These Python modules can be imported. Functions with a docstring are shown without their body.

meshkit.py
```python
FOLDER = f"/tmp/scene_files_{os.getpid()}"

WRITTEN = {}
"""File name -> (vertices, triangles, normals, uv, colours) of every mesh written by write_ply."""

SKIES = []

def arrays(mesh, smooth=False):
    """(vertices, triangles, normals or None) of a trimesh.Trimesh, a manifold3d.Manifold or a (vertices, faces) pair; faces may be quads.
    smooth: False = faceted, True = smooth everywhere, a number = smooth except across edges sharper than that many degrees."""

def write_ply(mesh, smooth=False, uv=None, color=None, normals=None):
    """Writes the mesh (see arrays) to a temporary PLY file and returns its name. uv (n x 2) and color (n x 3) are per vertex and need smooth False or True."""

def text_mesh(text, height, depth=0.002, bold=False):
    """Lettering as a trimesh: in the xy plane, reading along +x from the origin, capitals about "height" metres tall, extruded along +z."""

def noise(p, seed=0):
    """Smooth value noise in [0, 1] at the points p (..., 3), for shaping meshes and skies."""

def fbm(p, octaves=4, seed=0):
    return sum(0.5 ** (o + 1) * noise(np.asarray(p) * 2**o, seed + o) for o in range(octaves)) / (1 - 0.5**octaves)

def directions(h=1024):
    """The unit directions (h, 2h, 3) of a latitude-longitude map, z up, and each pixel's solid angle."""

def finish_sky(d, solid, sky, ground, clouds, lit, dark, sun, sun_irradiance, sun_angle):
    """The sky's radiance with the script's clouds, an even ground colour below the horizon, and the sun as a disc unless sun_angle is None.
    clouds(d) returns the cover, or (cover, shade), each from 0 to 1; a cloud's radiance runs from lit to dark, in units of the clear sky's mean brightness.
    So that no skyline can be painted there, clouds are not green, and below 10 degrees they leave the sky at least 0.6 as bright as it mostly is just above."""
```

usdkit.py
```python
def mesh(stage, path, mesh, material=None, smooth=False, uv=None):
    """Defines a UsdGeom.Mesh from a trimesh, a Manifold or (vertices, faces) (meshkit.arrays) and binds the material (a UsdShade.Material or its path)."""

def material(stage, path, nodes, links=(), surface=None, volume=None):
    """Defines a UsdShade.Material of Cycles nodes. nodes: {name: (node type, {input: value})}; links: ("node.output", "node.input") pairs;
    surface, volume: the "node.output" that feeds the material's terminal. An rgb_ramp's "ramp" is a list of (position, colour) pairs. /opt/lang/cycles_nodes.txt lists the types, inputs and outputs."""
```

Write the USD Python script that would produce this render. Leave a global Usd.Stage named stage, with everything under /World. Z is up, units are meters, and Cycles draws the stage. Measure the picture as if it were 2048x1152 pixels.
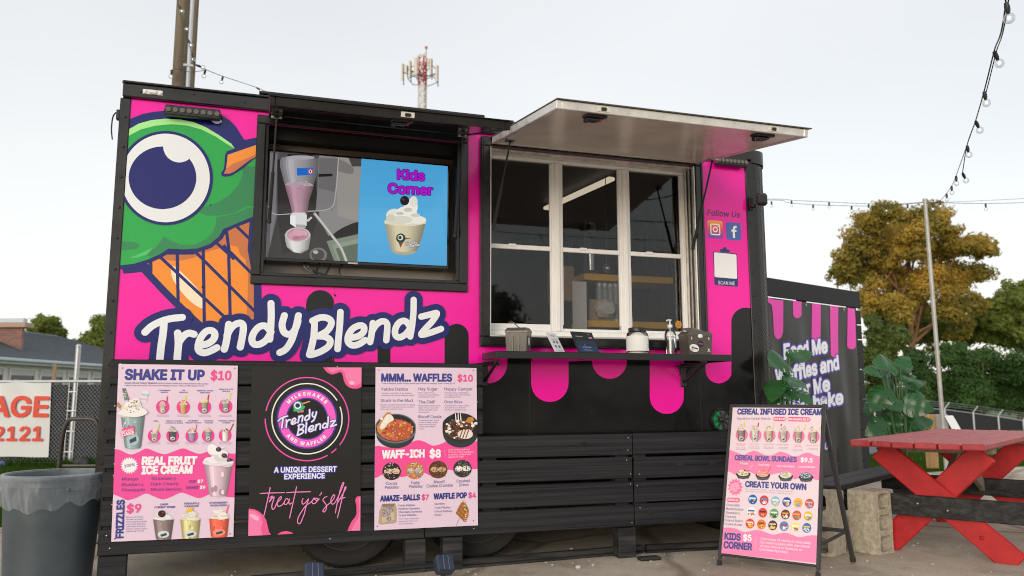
import math, random
import numpy as np, trimesh, usdkit, meshkit
import manifold3d as m3
from shapely.geometry import Polygon, LineString, Point, MultiPolygon, box as sbox
from shapely.ops import unary_union
from shapely import affinity
from pxr import Usd, UsdGeom, UsdLux, UsdShade, Sdf, Gf, Vt

stage = Usd.Stage.CreateInMemory()
UsdGeom.Xform.Define(stage, '/World')
rng = np.random.default_rng(7)
random.seed(7)

# ------------------------------------------------------------------ camera, sky, sun, exposure
EYE = np.array([0.0, -4.80, 1.0])
FPX = 1587.2                                     # focal length in pixels of a 2048 wide picture
YAW, PITCH, ROLL = np.radians([17.669, 7.783, -0.096])
FWD = np.array([math.sin(YAW) * math.cos(PITCH), math.cos(YAW) * math.cos(PITCH), math.sin(PITCH)])
_r = np.array([math.cos(YAW), -math.sin(YAW), 0.0]); _u = np.cross(_r, FWD)
RGT = _r * math.cos(ROLL) + _u * math.sin(ROLL)
UPV = -_r * math.sin(ROLL) + _u * math.cos(ROLL)
cam = UsdGeom.Camera.Define(stage, '/World/camera')
cam.CreateHorizontalApertureAttr(36.0)
cam.CreateFocalLengthAttr(36.0 * FPX / 2048)
_M = np.eye(4); _M[0, :3], _M[1, :3], _M[2, :3], _M[3, :3] = RGT, UPV, -FWD, EYE
cam.AddTransformOp().Set(Gf.Matrix4d(*_M.ravel().tolist()))
cam.CreateFStopAttr(2.4)
cam.CreateFocusDistanceAttr(4.9)
cam.CreateClippingRangeAttr((0.05, 5000.0))
cam.CreateExposureAttr(0.42)

SUN_EL = math.radians(9.0)
_s = np.array([-0.62, -0.78, 0.0]); _s /= np.linalg.norm(_s)
TO_SUN = np.array([_s[0] * math.cos(SUN_EL), _s[1] * math.cos(SUN_EL), math.sin(SUN_EL)])
sky = UsdLux.DomeLight.Define(stage, '/World/sky')
sky_mat = usdkit.material(stage, '/World/Looks/sky_veil', {
    'tc': ('texture_coordinate', {}),
    'mp': ('mapping', {'scale': (1.0, 1.0, 2.2)}),
    'nz': ('noise_texture', {'scale': 1.4, 'detail': 3.0, 'roughness': 0.45}),
    'cl': ('rgb_ramp', {'ramp': [(0.25, (0.60, 0.60, 0.60)), (0.75, (0.74, 0.74, 0.74))]}),
    'sp': ('separate_xyz', {}),
    'vz': ('rgb_ramp', {'ramp': [(0.0, (9.9, 9.6, 9.2)), (0.12, (9.6, 9.45, 9.25)), (0.35, (8.75, 8.7, 8.65)), (0.6, (8.2, 8.2, 8.25)), (1.0, (8.0, 8.0, 8.1))]}),
    's': ('sky_texture', {'sky_type': 'single_scattering', 'sun_disc': False, 'sun_elevation': SUN_EL,
                          'sun_rotation': float(math.atan2(TO_SUN[0], TO_SUN[1]))}),
    'mx': ('mix_color', {'use_clamp': False}),
    'bg': ('background_shader', {'strength': 0.1})},
    [('tc.generated', 'mp.vector'), ('mp.vector', 'nz.vector'), ('nz.fac', 'cl.fac'), ('cl.color', 'mx.fac'), ('tc.generated', 'sp.vector'), ('sp.z', 'vz.fac'), ('vz.color', 'mx.b'),
     ('s.color', 'mx.a'), ('mx.result', 'bg.color')], surface='bg.background')
UsdShade.MaterialBindingAPI.Apply(sky.GetPrim()).Bind(sky_mat)
sky.GetPrim().SetCustomDataByKey('kind', 'structure')
sun = UsdLux.DistantLight.Define(stage, '/World/sun')
sun.CreateIntensityAttr(0.36)
UsdLux.LightAPI(sun.GetPrim()).CreateNormalizeAttr(True)
sun.CreateAngleAttr(35.0)
sun.CreateColorAttr(Gf.Vec3f(1.0, 0.91, 0.80))
_z = TO_SUN; _x = np.cross([0, 0, 1], _z); _x /= np.linalg.norm(_x); _y = np.cross(_z, _x)
_S = np.eye(4); _S[0, :3], _S[1, :3], _S[2, :3] = _x, _y, _z
sun.AddTransformOp().Set(Gf.Matrix4d(*_S.ravel().tolist()))

# ------------------------------------------------------------------ helpers: points on real planes
def ray(x, y):
    return FWD + RGT * (x - 1024) / FPX - UPV * (y - 576) / FPX
def on_y(x, y, Y=0.0):
    d = ray(x, y); return EYE + d * (Y - EYE[1]) / d[1]
def on_z(x, y, Z=0.0):
    d = ray(x, y); return EYE + d * (Z - EYE[2]) / d[2]
def on_d(x, y, D):
    """the point that is seen at pixel (x, y) and stands D metres off along the view"""
    return EYE + ray(x, y) * D
def crop(ox, oy, s):
    return lambda pts: [(ox + x / s, oy + y / s) for x, y in pts]

class Plane:
    def __init__(self, o, u, v):
        self.o, self.u, self.v = np.asarray(o, float), np.asarray(u, float), np.asarray(v, float)
        self.u = self.u / np.linalg.norm(self.u); self.v = self.v / np.linalg.norm(self.v)
        self.n = np.cross(self.u, self.v)
    def uv(self, x, y):
        d = ray(x, y); t = ((self.o - EYE) @ self.n) / (d @ self.n); p = EYE + d * t - self.o
        return np.array([p @ self.u, p @ self.v])
    def p3(self, uv, h=0.0):
        uv = np.atleast_2d(uv); h = np.broadcast_to(h, len(uv))
        return self.o + uv[:, :1] * self.u + uv[:, 1:2] * self.v + h[:, None] * self.n

def sm(pts, closed=True, n=6):
    """Catmull-Rom through the points"""
    p = np.asarray(pts, float); N = len(p); out = []
    for i in range(N if closed else N - 1):
        a, b, c, d = (p[(i + k) % N] if closed else p[min(max(i + k, 0), N - 1)] for k in (-1, 0, 1, 2))
        for t in np.linspace(0, 1, n, endpoint=False):
            out.append(0.5 * ((2 * b) + (c - a) * t + (2 * a - 5 * b + 4 * c - d) * t * t + (3 * b - 3 * c + d - a) * t ** 3))
    if not closed:
        out.append(p[-1])
    return np.array(out)

def lin(c):
    if isinstance(c, str):
        c = tuple(int(c[i:i + 2], 16) / 255 for i in (0, 2, 4))
    return tuple((x / 12.92 if x < 0.04045 else ((x + 0.055) / 1.055) ** 2.4) for x in c)

def polys(s):
    if s.is_empty: return []
    if s.geom_type == 'Polygon': return [s]
    return [g for g in getattr(s, 'geoms', []) for g in polys(g)]

def tri2d(g):
    return trimesh.creation.triangulate_polygon(g, engine='earcut')

_glyphs = {}
def glyphs(text, bold=False):
    """lettering as a shapely shape, capitals 1 high, starting at 0"""
    k = (text, bold)
    if k not in _glyphs:
        m = meshkit.text_mesh(text, 1.0, 0.1, bold)
        v = m.vertices; f = m.faces[(v[m.faces][:, :, 2] > 0.05).all(1)]
        e = np.vstack([f[:, [0, 1]], f[:, [1, 2]], f[:, [2, 0]]])
        have = set(map(tuple, e)); nxt = {}
        for p, q in e:
            if (q, p) not in have: nxt.setdefault(p, []).append(q)
        outer, holes = [], []
        while nxt:
            p0 = next(iter(nxt)); loop, p = [], p0
            while p in nxt:
                q = nxt[p].pop()
                if not nxt[p]: del nxt[p]
                loop.append(p); p = q
            if len(loop) > 2:
                xy = v[loop][:, :2]; ar = np.sum(xy[:, 0] * np.roll(xy[:, 1], -1) - np.roll(xy[:, 0], -1) * xy[:, 1])
                (outer if ar > 0 else holes).append(Polygon(xy))
        s = []
        for g in outer:
            for h in holes:
                if g.contains(h.representative_point()): g = g.difference(h)
            s += polys(g)
        s = MultiPolygon(s)
        _glyphs[k] = affinity.translate(s, -s.bounds[0], 0)
    return _glyphs[k]

LAYER = 0.0005
def mixhex(c, k):
    return '%02x%02x%02x' % tuple(int(max(0, min(255, int(c[i:i + 2], 16) * k))) for i in (0, 2, 4))
class Print:
    """flat print on a plane: coloured shapes in thin layers, one mesh"""
    def __init__(self, plane, clip=None, base=0.0):
        self.pl, self.clip, self.items, self.base, self.k = plane, clip, [], base, 0
    def add(self, shape, col, layer=None):
        if not hasattr(shape, 'geom_type'):
            shape = Polygon(shape)
        if not shape.is_valid: shape = shape.buffer(0)
        if self.clip is not None: shape = shape.intersection(self.clip)
        if layer is None: layer = self.k
        self.n = getattr(self, 'n', 0) + 1
        for g in polys(shape):
            if g.area > 1e-9: self.items.append((g, lin(col), layer + .022 * (self.n % 40)))
        self.k = max(self.k, layer)
        return shape
    def up(self): self.k += 1; return self
    def px(self, pts, col, layer=None, smooth=False):
        uv = [self.pl.uv(*p) for p in pts]
        return self.add(Polygon(sm(uv) if smooth else uv), col, layer)
    def uvs(self, pts): return [self.pl.uv(*p) for p in pts]
    def text(self, s, x0, y0, x1, y1, cap, col, bold=False, fat=0.0, layer=None, outline=None, slant=0.0):
        """s from pixel (x0, y0) to (x1, y1) along its baseline, capitals cap pixels high"""
        a, b = self.pl.uv(x0, y0), self.pl.uv(x1, y1); c = self.pl.uv(x0, y0 - cap)
        g = glyphs(s, bold); w = g.bounds[2]; h = np.linalg.norm(c - a)
        sx = np.linalg.norm(b - a) / w; e = (b - a) / np.linalg.norm(b - a); n = np.array([-e[1], e[0]])
        t = affinity.affine_transform(g, [sx * e[0], h * n[0] + slant * h * e[0], sx * e[1], h * n[1] + slant * h * e[1], a[0], a[1]])
        if fat: t = t.buffer(fat * h, join_style='round', quad_segs=3).simplify(0.01 * h)
        if outline: self.add(t.buffer(outline[1] * h, quad_segs=3), outline[0], layer); layer = (self.k if layer is None else layer) + 1
        return self.add(t, col, layer)
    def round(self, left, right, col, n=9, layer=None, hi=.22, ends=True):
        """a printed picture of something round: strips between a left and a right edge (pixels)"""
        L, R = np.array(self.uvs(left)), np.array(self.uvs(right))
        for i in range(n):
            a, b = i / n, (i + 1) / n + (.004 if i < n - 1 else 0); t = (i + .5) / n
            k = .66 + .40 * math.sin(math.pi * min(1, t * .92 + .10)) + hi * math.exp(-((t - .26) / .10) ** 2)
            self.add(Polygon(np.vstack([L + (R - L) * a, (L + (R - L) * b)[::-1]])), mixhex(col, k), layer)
    def mesh(self):
        V, F, Cc, n = [], [], [], 0
        for g, c, l in self.items:
            v, f = tri2d(g)
            if not len(f): continue
            a = np.cross(v[f[:, 1]] - v[f[:, 0]], v[f[:, 2]] - v[f[:, 0]])
            f = np.where((a < 0)[:, None], f[:, ::-1], f)
            V.append(self.pl.p3(v, self.base + (l + 1) * LAYER)); F.append(f + n); Cc += [c] * len(f); n += len(v)
        return np.vstack(V), np.vstack(F), np.array(Cc)

# ------------------------------------------------------------------ helpers: shapes
def cat(*ms):
    ms = [m for m in ms if m is not None]
    return ms[0] if len(ms) == 1 else trimesh.util.concatenate(ms)
def hull(pts):
    return trimesh.Trimesh(*(lambda h: (h.vertices, h.faces))(trimesh.convex.convex_hull(np.asarray(pts, float))), process=False)
def bx(x0, x1, y0, y1, z0, z1, b=0.0):
    if b <= 0:
        m = trimesh.creation.box([x1 - x0, y1 - y0, z1 - z0]); m.apply_translation([(x0 + x1) / 2, (y0 + y1) / 2, (z0 + z1) / 2]); return m
    b = min(b, 0.45 * (x1 - x0), 0.45 * (y1 - y0), 0.45 * (z1 - z0))
    P = []
    for X, sx in ((x0, 1), (x1, -1)):
        for Y, sy in ((y0, 1), (y1, -1)):
            for Z, sz in ((z0, 1), (z1, -1)):
                P += [(X, Y + sy * b, Z + sz * b), (X + sx * b, Y, Z + sz * b), (X + sx * b, Y + sy * b, Z)]
    return hull(P)
def beam(a, b, w, h, up=(0, 0, 1), bev=0.004):
    """a timber from a to b, w wide across and h along up"""
    a, b = np.asarray(a, float), np.asarray(b, float); L = np.linalg.norm(b - a); e = (b - a) / L
    s = np.cross(up, e); s /= np.linalg.norm(s); t = np.cross(e, s)
    m = bx(0, L, -w / 2, w / 2, -h / 2, h / 2, bev)
    T = np.eye(4); T[:3, 0], T[:3, 1], T[:3, 2], T[:3, 3] = e, s, t, a
    m.apply_transform(T); return m
def tube(pts, r, n=8, cap=True):
    p = np.asarray(pts, float); r = np.broadcast_to(r, len(p)).astype(float)
    t = np.gradient(p, axis=0); t /= np.maximum(np.linalg.norm(t, axis=1, keepdims=True), 1e-9)
    ref = np.array([0, 0, 1.0]) if abs(t[0, 2]) < 0.9 else np.array([1.0, 0, 0])
    s = np.cross(t[0], ref); s /= np.linalg.norm(s); V = []
    for i in range(len(p)):
        s = s - t[i] * (s @ t[i]); s /= np.linalg.norm(s); w = np.cross(t[i], s)
        a = np.arange(n) * 2 * np.pi / n
        V.append(p[i] + r[i] * (np.cos(a)[:, None] * s + np.sin(a)[:, None] * w))
    V = np.vstack(V); F = []
    for i in range(len(p) - 1):
        for k in range(n):
            A, B = i * n + k, i * n + (k + 1) % n
            F += [(A, B, B + n), (A, B + n, A + n)]
    if cap:
        c0, c1 = len(V), len(V) + 1; V = np.vstack([V, p[0], p[-1]]); o = (len(p) - 1) * n
        for k in range(n):
            F += [(c0, (k + 1) % n, k), (c1, o + k, o + (k + 1) % n)]
    F = np.array(F)[:, ::-1]
    return trimesh.Trimesh(V, F, process=False)
def lathe(prof, n=24, at=(0, 0, 0)):
    """(radius, z) profile turned about z"""
    m = trimesh.creation.revolve(np.asarray(prof, float), sections=n); m.apply_translation(at); return m
def extr(poly, frame, depth):
    """polygon in the plane (o, u, v) pushed depth along u x v"""
    ms = [trimesh.creation.extrude_polygon(g, abs(depth), engine='earcut') for g in polys(poly)]
    m = cat(*ms)
    if depth < 0: m.apply_translation([0, 0, depth])
    T = np.eye(4); T[:3, 0], T[:3, 1], T[:3, 2], T[:3, 3] = frame.u, frame.v, frame.n, frame.o
    m.apply_transform(T); return m
def ball(c, r, sub=1):
    m = trimesh.creation.icosphere(sub, r) if np.ndim(r) == 0 else trimesh.creation.icosphere(sub, 1.0)
    if np.ndim(r): m.apply_scale(r)
    m.apply_translation(c); return m
def cyl(a, b, r, n=14):
    return tube([a, b], r, n)
def turned(m, deg, axis=(0, 0, 1), at=(0, 0, 0)):
    m.apply_transform(trimesh.transformations.rotation_matrix(math.radians(deg), axis, at)); return m
def moved(m, d):
    m.apply_translation(d); return m

# ------------------------------------------------------------------ helpers: prims
_taken = {}
def numbered(path):
    k = _taken.get(path, 0); _taken[path] = k + 1
    return path if k == 0 else f'{path}_{k:03d}'
def tag(prim, label=None, cat=None, group=None, kind=None):
    for k, v in (('label', label), ('category', cat), ('group', group), ('kind', kind)):
        if v: prim.SetCustomDataByKey(k, v)
    return prim
class Thing:
    def __init__(self, name, label, cat, loc=(0, 0, 0), group=None, kind=None):
        self.path = numbered('/World/' + name); self.loc = np.asarray(loc, float)
        self.x = UsdGeom.Xform.Define(stage, self.path); self.x.AddTranslateOp().Set(Gf.Vec3d(*map(float, loc)))
        tag(self.x.GetPrim(), label, cat, group, kind)
def obj(name, mesh, mat, parent=None, smooth=False, label=None, cat=None, group=None, kind=None, cd=None):
    """one Mesh prim; mesh is given in world coordinates. Returns its path."""
    base = parent.path if isinstance(parent, Thing) else (parent or '/World')
    loc = PARENT_LOC(parent)
    path = numbered(base + '/' + name)
    if isinstance(mesh, Print):
        v, f, cd = mesh.mesh(); mesh = (v, f)
    v, f, _ = meshkit.arrays(mesh, False)
    pr = usdkit.mesh(stage, path, (v - loc, f), M[mat] if isinstance(mat, str) else mat, smooth)
    LOCS[path] = loc
    if cd is not None:
        UsdGeom.PrimvarsAPI(pr).CreatePrimvar('Cd', Sdf.ValueTypeNames.Color3fArray, 'uniform').Set(Vt.Vec3fArray.FromNumpy(np.asarray(cd, np.float32)))
    tag(pr.GetPrim(), label, cat, group, kind)
    return path
LOCS = {}
def PARENT_LOC(p):
    return p.loc if isinstance(p, Thing) else LOCS.get(p, np.zeros(3)) if p else np.zeros(3)
def dup(src, loc, label=None, group=None, rotz=0.0, scale=None):
    """another individual of a thing already built: a reference to it, with its own label"""
    name = src.path.rsplit('/', 1)[1]
    path = numbered('/World/' + name)
    x = UsdGeom.Xform.Define(stage, path)
    x.GetPrim().GetReferences().AddInternalReference(src.path)
    x.ClearXformOpOrder()
    x.GetPrim().RemoveProperty('xformOp:translate')
    x.AddTranslateOp(opSuffix='copy').Set(Gf.Vec3d(*map(float, loc)))
    if rotz: x.AddRotateZOp(opSuffix='copy').Set(float(rotz))
    if scale: x.AddScaleOp(opSuffix='copy').Set(Gf.Vec3f(*([float(scale)] * 3 if np.ndim(scale) == 0 else map(float, scale))))
    x.GetPrim().SetInstanceable(True)
    d = src.x.GetPrim().GetCustomData()
    tag(x.GetPrim(), label or d.get('label'), d.get('category'), group or d.get('group'))
    return x

# ------------------------------------------------------------------ materials
M = {}
def mat(name, nodes, links=(), surface='p.BSDF', volume=None):
    M[name] = usdkit.material(stage, '/World/Looks/' + name, nodes, links, surface, volume)
def plain(name, col, rough=0.5, metal=0.0, spec=0.5, **kw):
    mat(name, {'p': ('principled_bsdf', {'base_color': col, 'roughness': rough, 'metallic': metal, 'specular_ior_level': spec, **kw})})
def noisy(name, c0, c1, rough=(0.5, 0.5), scale=(1, 1, 1), nscale=8.0, detail=5.0, bump=0.0, bdist=0.003, metal=0.0, spec=0.5, lo=0.35, hi=0.65, bscale=None, island=0.0):
    nodes = {'g': ('geometry', {}), 'mp': ('mapping', {'scale': scale}), 'n': ('noise_texture', {'scale': nscale, 'detail': detail, 'roughness': 0.6}),
             'r': ('rgb_ramp', {'ramp': [(lo, c0), (hi, c1)]}), 'rr': ('map_range', {'from_min': 0.3, 'from_max': 0.7, 'to_min': rough[0], 'to_max': rough[1]}),
             'p': ('principled_bsdf', {'metallic': metal, 'specular_ior_level': spec})}
    links = [('g.position', 'mp.vector'), ('mp.vector', 'n.vector'), ('n.fac', 'r.fac'), ('n.fac', 'rr.value'), ('rr.result', 'p.roughness')]
    if island:
        nodes['iv'] = ('map_range', {'from_min': 0.0, 'from_max': 1.0, 'to_min': 1 - island, 'to_max': 1 + island})
        nodes['hs'] = ('hsv', {})
        links += [('g.random_per_island', 'iv.value'), ('iv.result', 'hs.value'), ('r.color', 'hs.color'), ('hs.color', 'p.base_color')]
    else:
        links += [('r.color', 'p.base_color')]
    if bump:
        nodes['bn'] = ('noise_texture', {'scale': bscale or nscale * 2, 'detail': 6.0, 'roughness': 0.65})
        nodes['b'] = ('bump', {'strength': bump, 'distance': bdist})
        links += [('mp.vector', 'bn.vector'), ('bn.fac', 'b.height'), ('b.normal', 'p.normal')]
    mat(name, nodes, links)

def printed(name, rough, spec=0.5, emit=0.0, bump=0.0, coat=0.0):
    nodes = {'a': ('attribute', {'attribute': 'Cd'}), 'p': ('principled_bsdf', {'roughness': rough, 'specular_ior_level': spec, 'coat_weight': coat, 'coat_roughness': 0.08})}
    links = [('a.color', 'p.base_color')]
    if emit:
        nodes['p'][1]['emission_strength'] = emit; links = [('a.color', 'p.emission_color')]; nodes['p'][1]['base_color'] = (0.01, 0.01, 0.01)
    if bump:
        nodes.update({'g': ('geometry', {}), 'n': ('noise_texture', {'scale': 2.2, 'detail': 2.0}), 'b': ('bump', {'strength': bump, 'distance': 0.02})})
        links += [('g.position', 'n.vector'), ('n.fac', 'b.height'), ('b.normal', 'p.normal')]
    mat(name, nodes, links)
printed('wrap_vinyl', 0.17, 0.5, bump=0.06)
printed('poster_print', 0.38, 0.45)
printed('banner_print', 0.42, 0.4)
printed('screen_print', 0.12, 0.3, emit=0.66)
printed('sticker_print', 0.4)

noisy('black_timber', (0.008, 0.009, 0.012), (0.040, 0.041, 0.046), (0.40, 0.72), (0.28, 8, 22), 3.0, 8.0, bump=0.6, bdist=0.005, bscale=5.0, island=0.3, spec=0.28)
noisy('black_timber_dusty', (0.016, 0.017, 0.019), (0.085, 0.08, 0.074), (0.45, 0.75), (0.7, 6, 12), 3.0, 6.0, bump=0.4, bdist=0.004, bscale=5.0, lo=0.4, hi=0.75, island=0.2, spec=0.3)
noisy('black_skin', (0.004, 0.004, 0.005), (0.008, 0.008, 0.008), (0.12, 0.22), (1, 1, 1), 2.0, 3.0, bump=0.06, bdist=0.02, bscale=2.0, spec=0.4)
noisy('black_trim', (0.008, 0.008, 0.008), (0.018, 0.017, 0.016), (0.2, 0.36), (1, 1, 1), 5.0, 4.0, bump=0.05, bdist=0.01)
plain('black_metal', (0.014, 0.014, 0.015), 0.38)
plain('black_gloss', (0.006, 0.006, 0.007), 0.07)
plain('black_matt', (0.012, 0.012, 0.012), 0.8)
plain('rivet', (0.03, 0.03, 0.03), 0.3, 0.6)
plain('interior_dark', (0.03, 0.03, 0.032), 0.6)
plain('bronze_panel', (0.20, 0.17, 0.135), 0.25)
noisy('aluminium', (0.62, 0.60, 0.56), (0.78, 0.76, 0.72), (0.28, 0.45), (1, 1, 1), 12.0, 4.0, bump=0.05, metal=0.55, bdist=0.002)
noisy('white_frame', (0.82, 0.81, 0.79), (0.86, 0.855, 0.84), (0.25, 0.35), (3, 3, 1), 9.0, 4.0)
noisy('awning_lining', (0.60, 0.54, 0.47), (0.68, 0.62, 0.55), (0.2, 0.28), (1, 1, 1), 3.0, 3.0, bump=0.04, bdist=0.01)
plain('steel', (0.55, 0.55, 0.55), 0.3, 1.0)
plain('galvanized', (0.50, 0.52, 0.54), 0.45, 0.6)
plain('clear_lens', (0.75, 0.75, 0.72), 0.2)
plain('lamp_lens', (0.12, 0.115, 0.09), 0.12)
plain('white_plastic', (0.78, 0.78, 0.78), 0.4)
plain('rubber', (0.022, 0.021, 0.02), 0.75)
plain('rim_metal', (0.35, 0.35, 0.36), 0.3, 0.8)
mat('pane_glass', {'t': ('transparent_bsdf', {'color': (0.82, 0.83, 0.84)}), 'g': ('glossy_bsdf', {'color': (1, 1, 1), 'roughness': 0.02}), 'f': ('fresnel', {'IOR': 1.37}), 'm': ('mix_closure', {})},
    [('f.fac', 'm.fac'), ('t.BSDF', 'm.closure1'), ('g.BSDF', 'm.closure2')], surface='m.closure')
mat('thin_glass', {'t': ('transparent_bsdf', {'color': (0.92, 0.93, 0.94)}), 'g': ('glossy_bsdf', {'color': (1, 1, 1), 'roughness': 0.03}), 'f': ('fresnel', {'IOR': 1.5}), 'm': ('mix_closure', {})},
    [('f.fac', 'm.fac'), ('t.BSDF', 'm.closure1'), ('g.BSDF', 'm.closure2')], surface='m.closure')
mat('smoked_plastic', {'t': ('transparent_bsdf', {'color': (0.42, 0.41, 0.39)}), 'p': ('principled_bsdf', {'base_color': (0.11, 0.10, 0.09), 'roughness': 0.15}), 'm': ('mix_closure', {'fac': 0.62})},
    [('t.BSDF', 'm.closure1'), ('p.BSDF', 'm.closure2')], surface='m.closure')
mat('lamp_tube', {'e': ('emission', {'color': (1.0, 0.84, 0.62), 'strength': 0.6})}, surface='e.emission')
mat('green_led', {'e': ('emission', {'color': (0.05, 0.9, 0.25), 'strength': 0.16})}, surface='e.emission')
# ------------------------------------------------------------------ the food trailer
FP = Plane((0, 0, 0), (1, 0, 0), (0, 0, 1))            # its long side, facing the camera
TX0, TX1, TZ0, TZ1, TD = -0.795, 3.345, 0.46, 2.775, 2.35
NR = 0.19                                             # radius of the rounded nose
trailer = Thing('food_trailer', 'long pink and black food trailer with two raised hatches and a cartoon ice cream cone', 'food trailer', (1.3, 0, 0))
OPEN_TV = (-0.012, 1.178, 1.70, 2.612)
OPEN_SV = (1.372, 2.868, 1.372, 2.606)
wall = sbox(TX0, TZ0, TX1, TZ1)
for o in (OPEN_TV, OPEN_SV):
    wall = wall.difference(sbox(o[0], o[2], o[1], o[3]))
obj('side_panel', extr(wall, FP, -0.05), 'black_skin', trailer)
obj('rear_wall', bx(TX0, TX1, TD - 0.05, TD, TZ0, TZ1), 'black_skin', trailer)
obj('end_wall', bx(TX0, TX0 + 0.05, 0.0505, TD - 0.0505, TZ0, TZ1), 'black_skin', trailer)
obj('floor', bx(TX0 + 0.051, TX1, 0.051, TD - 0.051, TZ0, TZ0 + 0.14), 'interior_dark', trailer)
obj('ceiling', bx(TX0 + 0.051, TX1, 0.051, TD - 0.051, TZ1 - 0.085, TZ1 - 0.06), 'interior_dark', trailer)
obj('roof', bx(TX0 - 0.01, TX1 + 0.03, -0.005, TD + 0.01, TZ1 + 0.001, TZ1 + 0.02, 0.006), 'black_trim', trailer)
# rounded nose of tread plate
a = np.linspace(-math.pi / 2, 0, 12)
prof = [(TX1 + NR * math.cos(t), NR + NR * math.sin(t)) for t in a] + [(TX1 + NR, TD - NR)] + [(TX1 + NR * math.cos(t), TD - NR + NR * math.sin(t)) for t in np.linspace(0, math.pi / 2, 6)]
inner = [(TX1 - 0.002, TD), (TX1 - 0.002, 0.0)]
nose = trimesh.creation.extrude_polygon(Polygon(prof + inner), TZ1 - 0.10 - TZ0, engine='earcut'); nose.apply_translation([0, 0, TZ0])
obj('nose_panel', nose, 'black_trim', trailer, smooth=40)
tread = []
for iz in range(150):
    z = TZ0 + 0.02 + iz * 0.0147
    if z > TZ1 - 0.115: break
    for k in range(13):
        s = (k + 0.5 * (iz % 2)) * 0.0235
        th = -math.pi / 2 + s / NR
        if th < 0:
            p = np.array([TX1 + NR * math.cos(th), NR + NR * math.sin(th), z]); nrm = np.array([math.cos(th), math.sin(th), 0])
        else:
            p = np.array([TX1 + NR, NR + s - NR * math.pi / 2, z]); nrm = np.array([1.0, 0, 0])
        tg = np.array([-nrm[1], nrm[0], 0]); sg = 1 if (iz // 1 + k) % 2 else -1
        e = tg * 0.0085 + np.array([0, 0, sg * 0.0085]); w = np.cross(nrm, e); w = w / np.linalg.norm(w) * 0.0026
        tread.append(trimesh.Trimesh([p - e, p + w, p + e, p - w, p + nrm * 0.0024 - e * 0.3, p + nrm * 0.0024 + e * 0.3], [(0, 3, 4), (0, 4, 1), (1, 4, 5), (1, 5, 2), (2, 5, 3), (3, 5, 4)], process=False))
tread_mesh = cat(*tread); tread_mesh.fix_normals()
obj('tread_pattern', tread_mesh, 'black_trim', trailer, kind='stuff')
obj('nose_cap', cat(trimesh.creation.extrude_polygon(Polygon([(x + 0.012 * (1 if x > TX1 + .06 else 0), y - (0.012 if y < 0.05 else 0)) for x, y in prof] + inner), 0.098, engine='earcut').apply_translation([0, 0, TZ1 - 0.098])), 'black_trim', trailer, smooth=40)
# trims round the side
obj('roof_rail', cat(bx(TX0, TX1 - 0.001, -0.030, -0.001, TZ1 - 0.085, TZ1 - 0.006, 0.006), bx(TX0, TX1 - 0.001, -0.038, -0.002, TZ1 - 0.004, TZ1 + 0.008, 0.003)), 'black_trim', trailer)
obj('roof_rail', bx(-0.06, 1.34, -0.020, 0.10, TZ1 + 0.022, TZ1 + 0.040, 0.004), 'black_trim', trailer)
obj('corner_trim', bx(TX0 - 0.012, -0.752, -0.010, 0.06, TZ0, TZ1 - 0.088, 0.004), 'black_trim', trailer)
obj('corner_trim', bx(3.297, TX1 + 0.004, -0.010, -0.001, TZ0, TZ1 - 0.09, 0.003), 'black_trim', trailer)
rv = []
for z in np.arange(0.65, 2.62, 0.175):
    rv += [ball((-0.775, -0.011, z), (0.008, 0.005, 0.008)), ball((3.321, -0.011, z), (0.006, 0.004, 0.006))]
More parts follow.
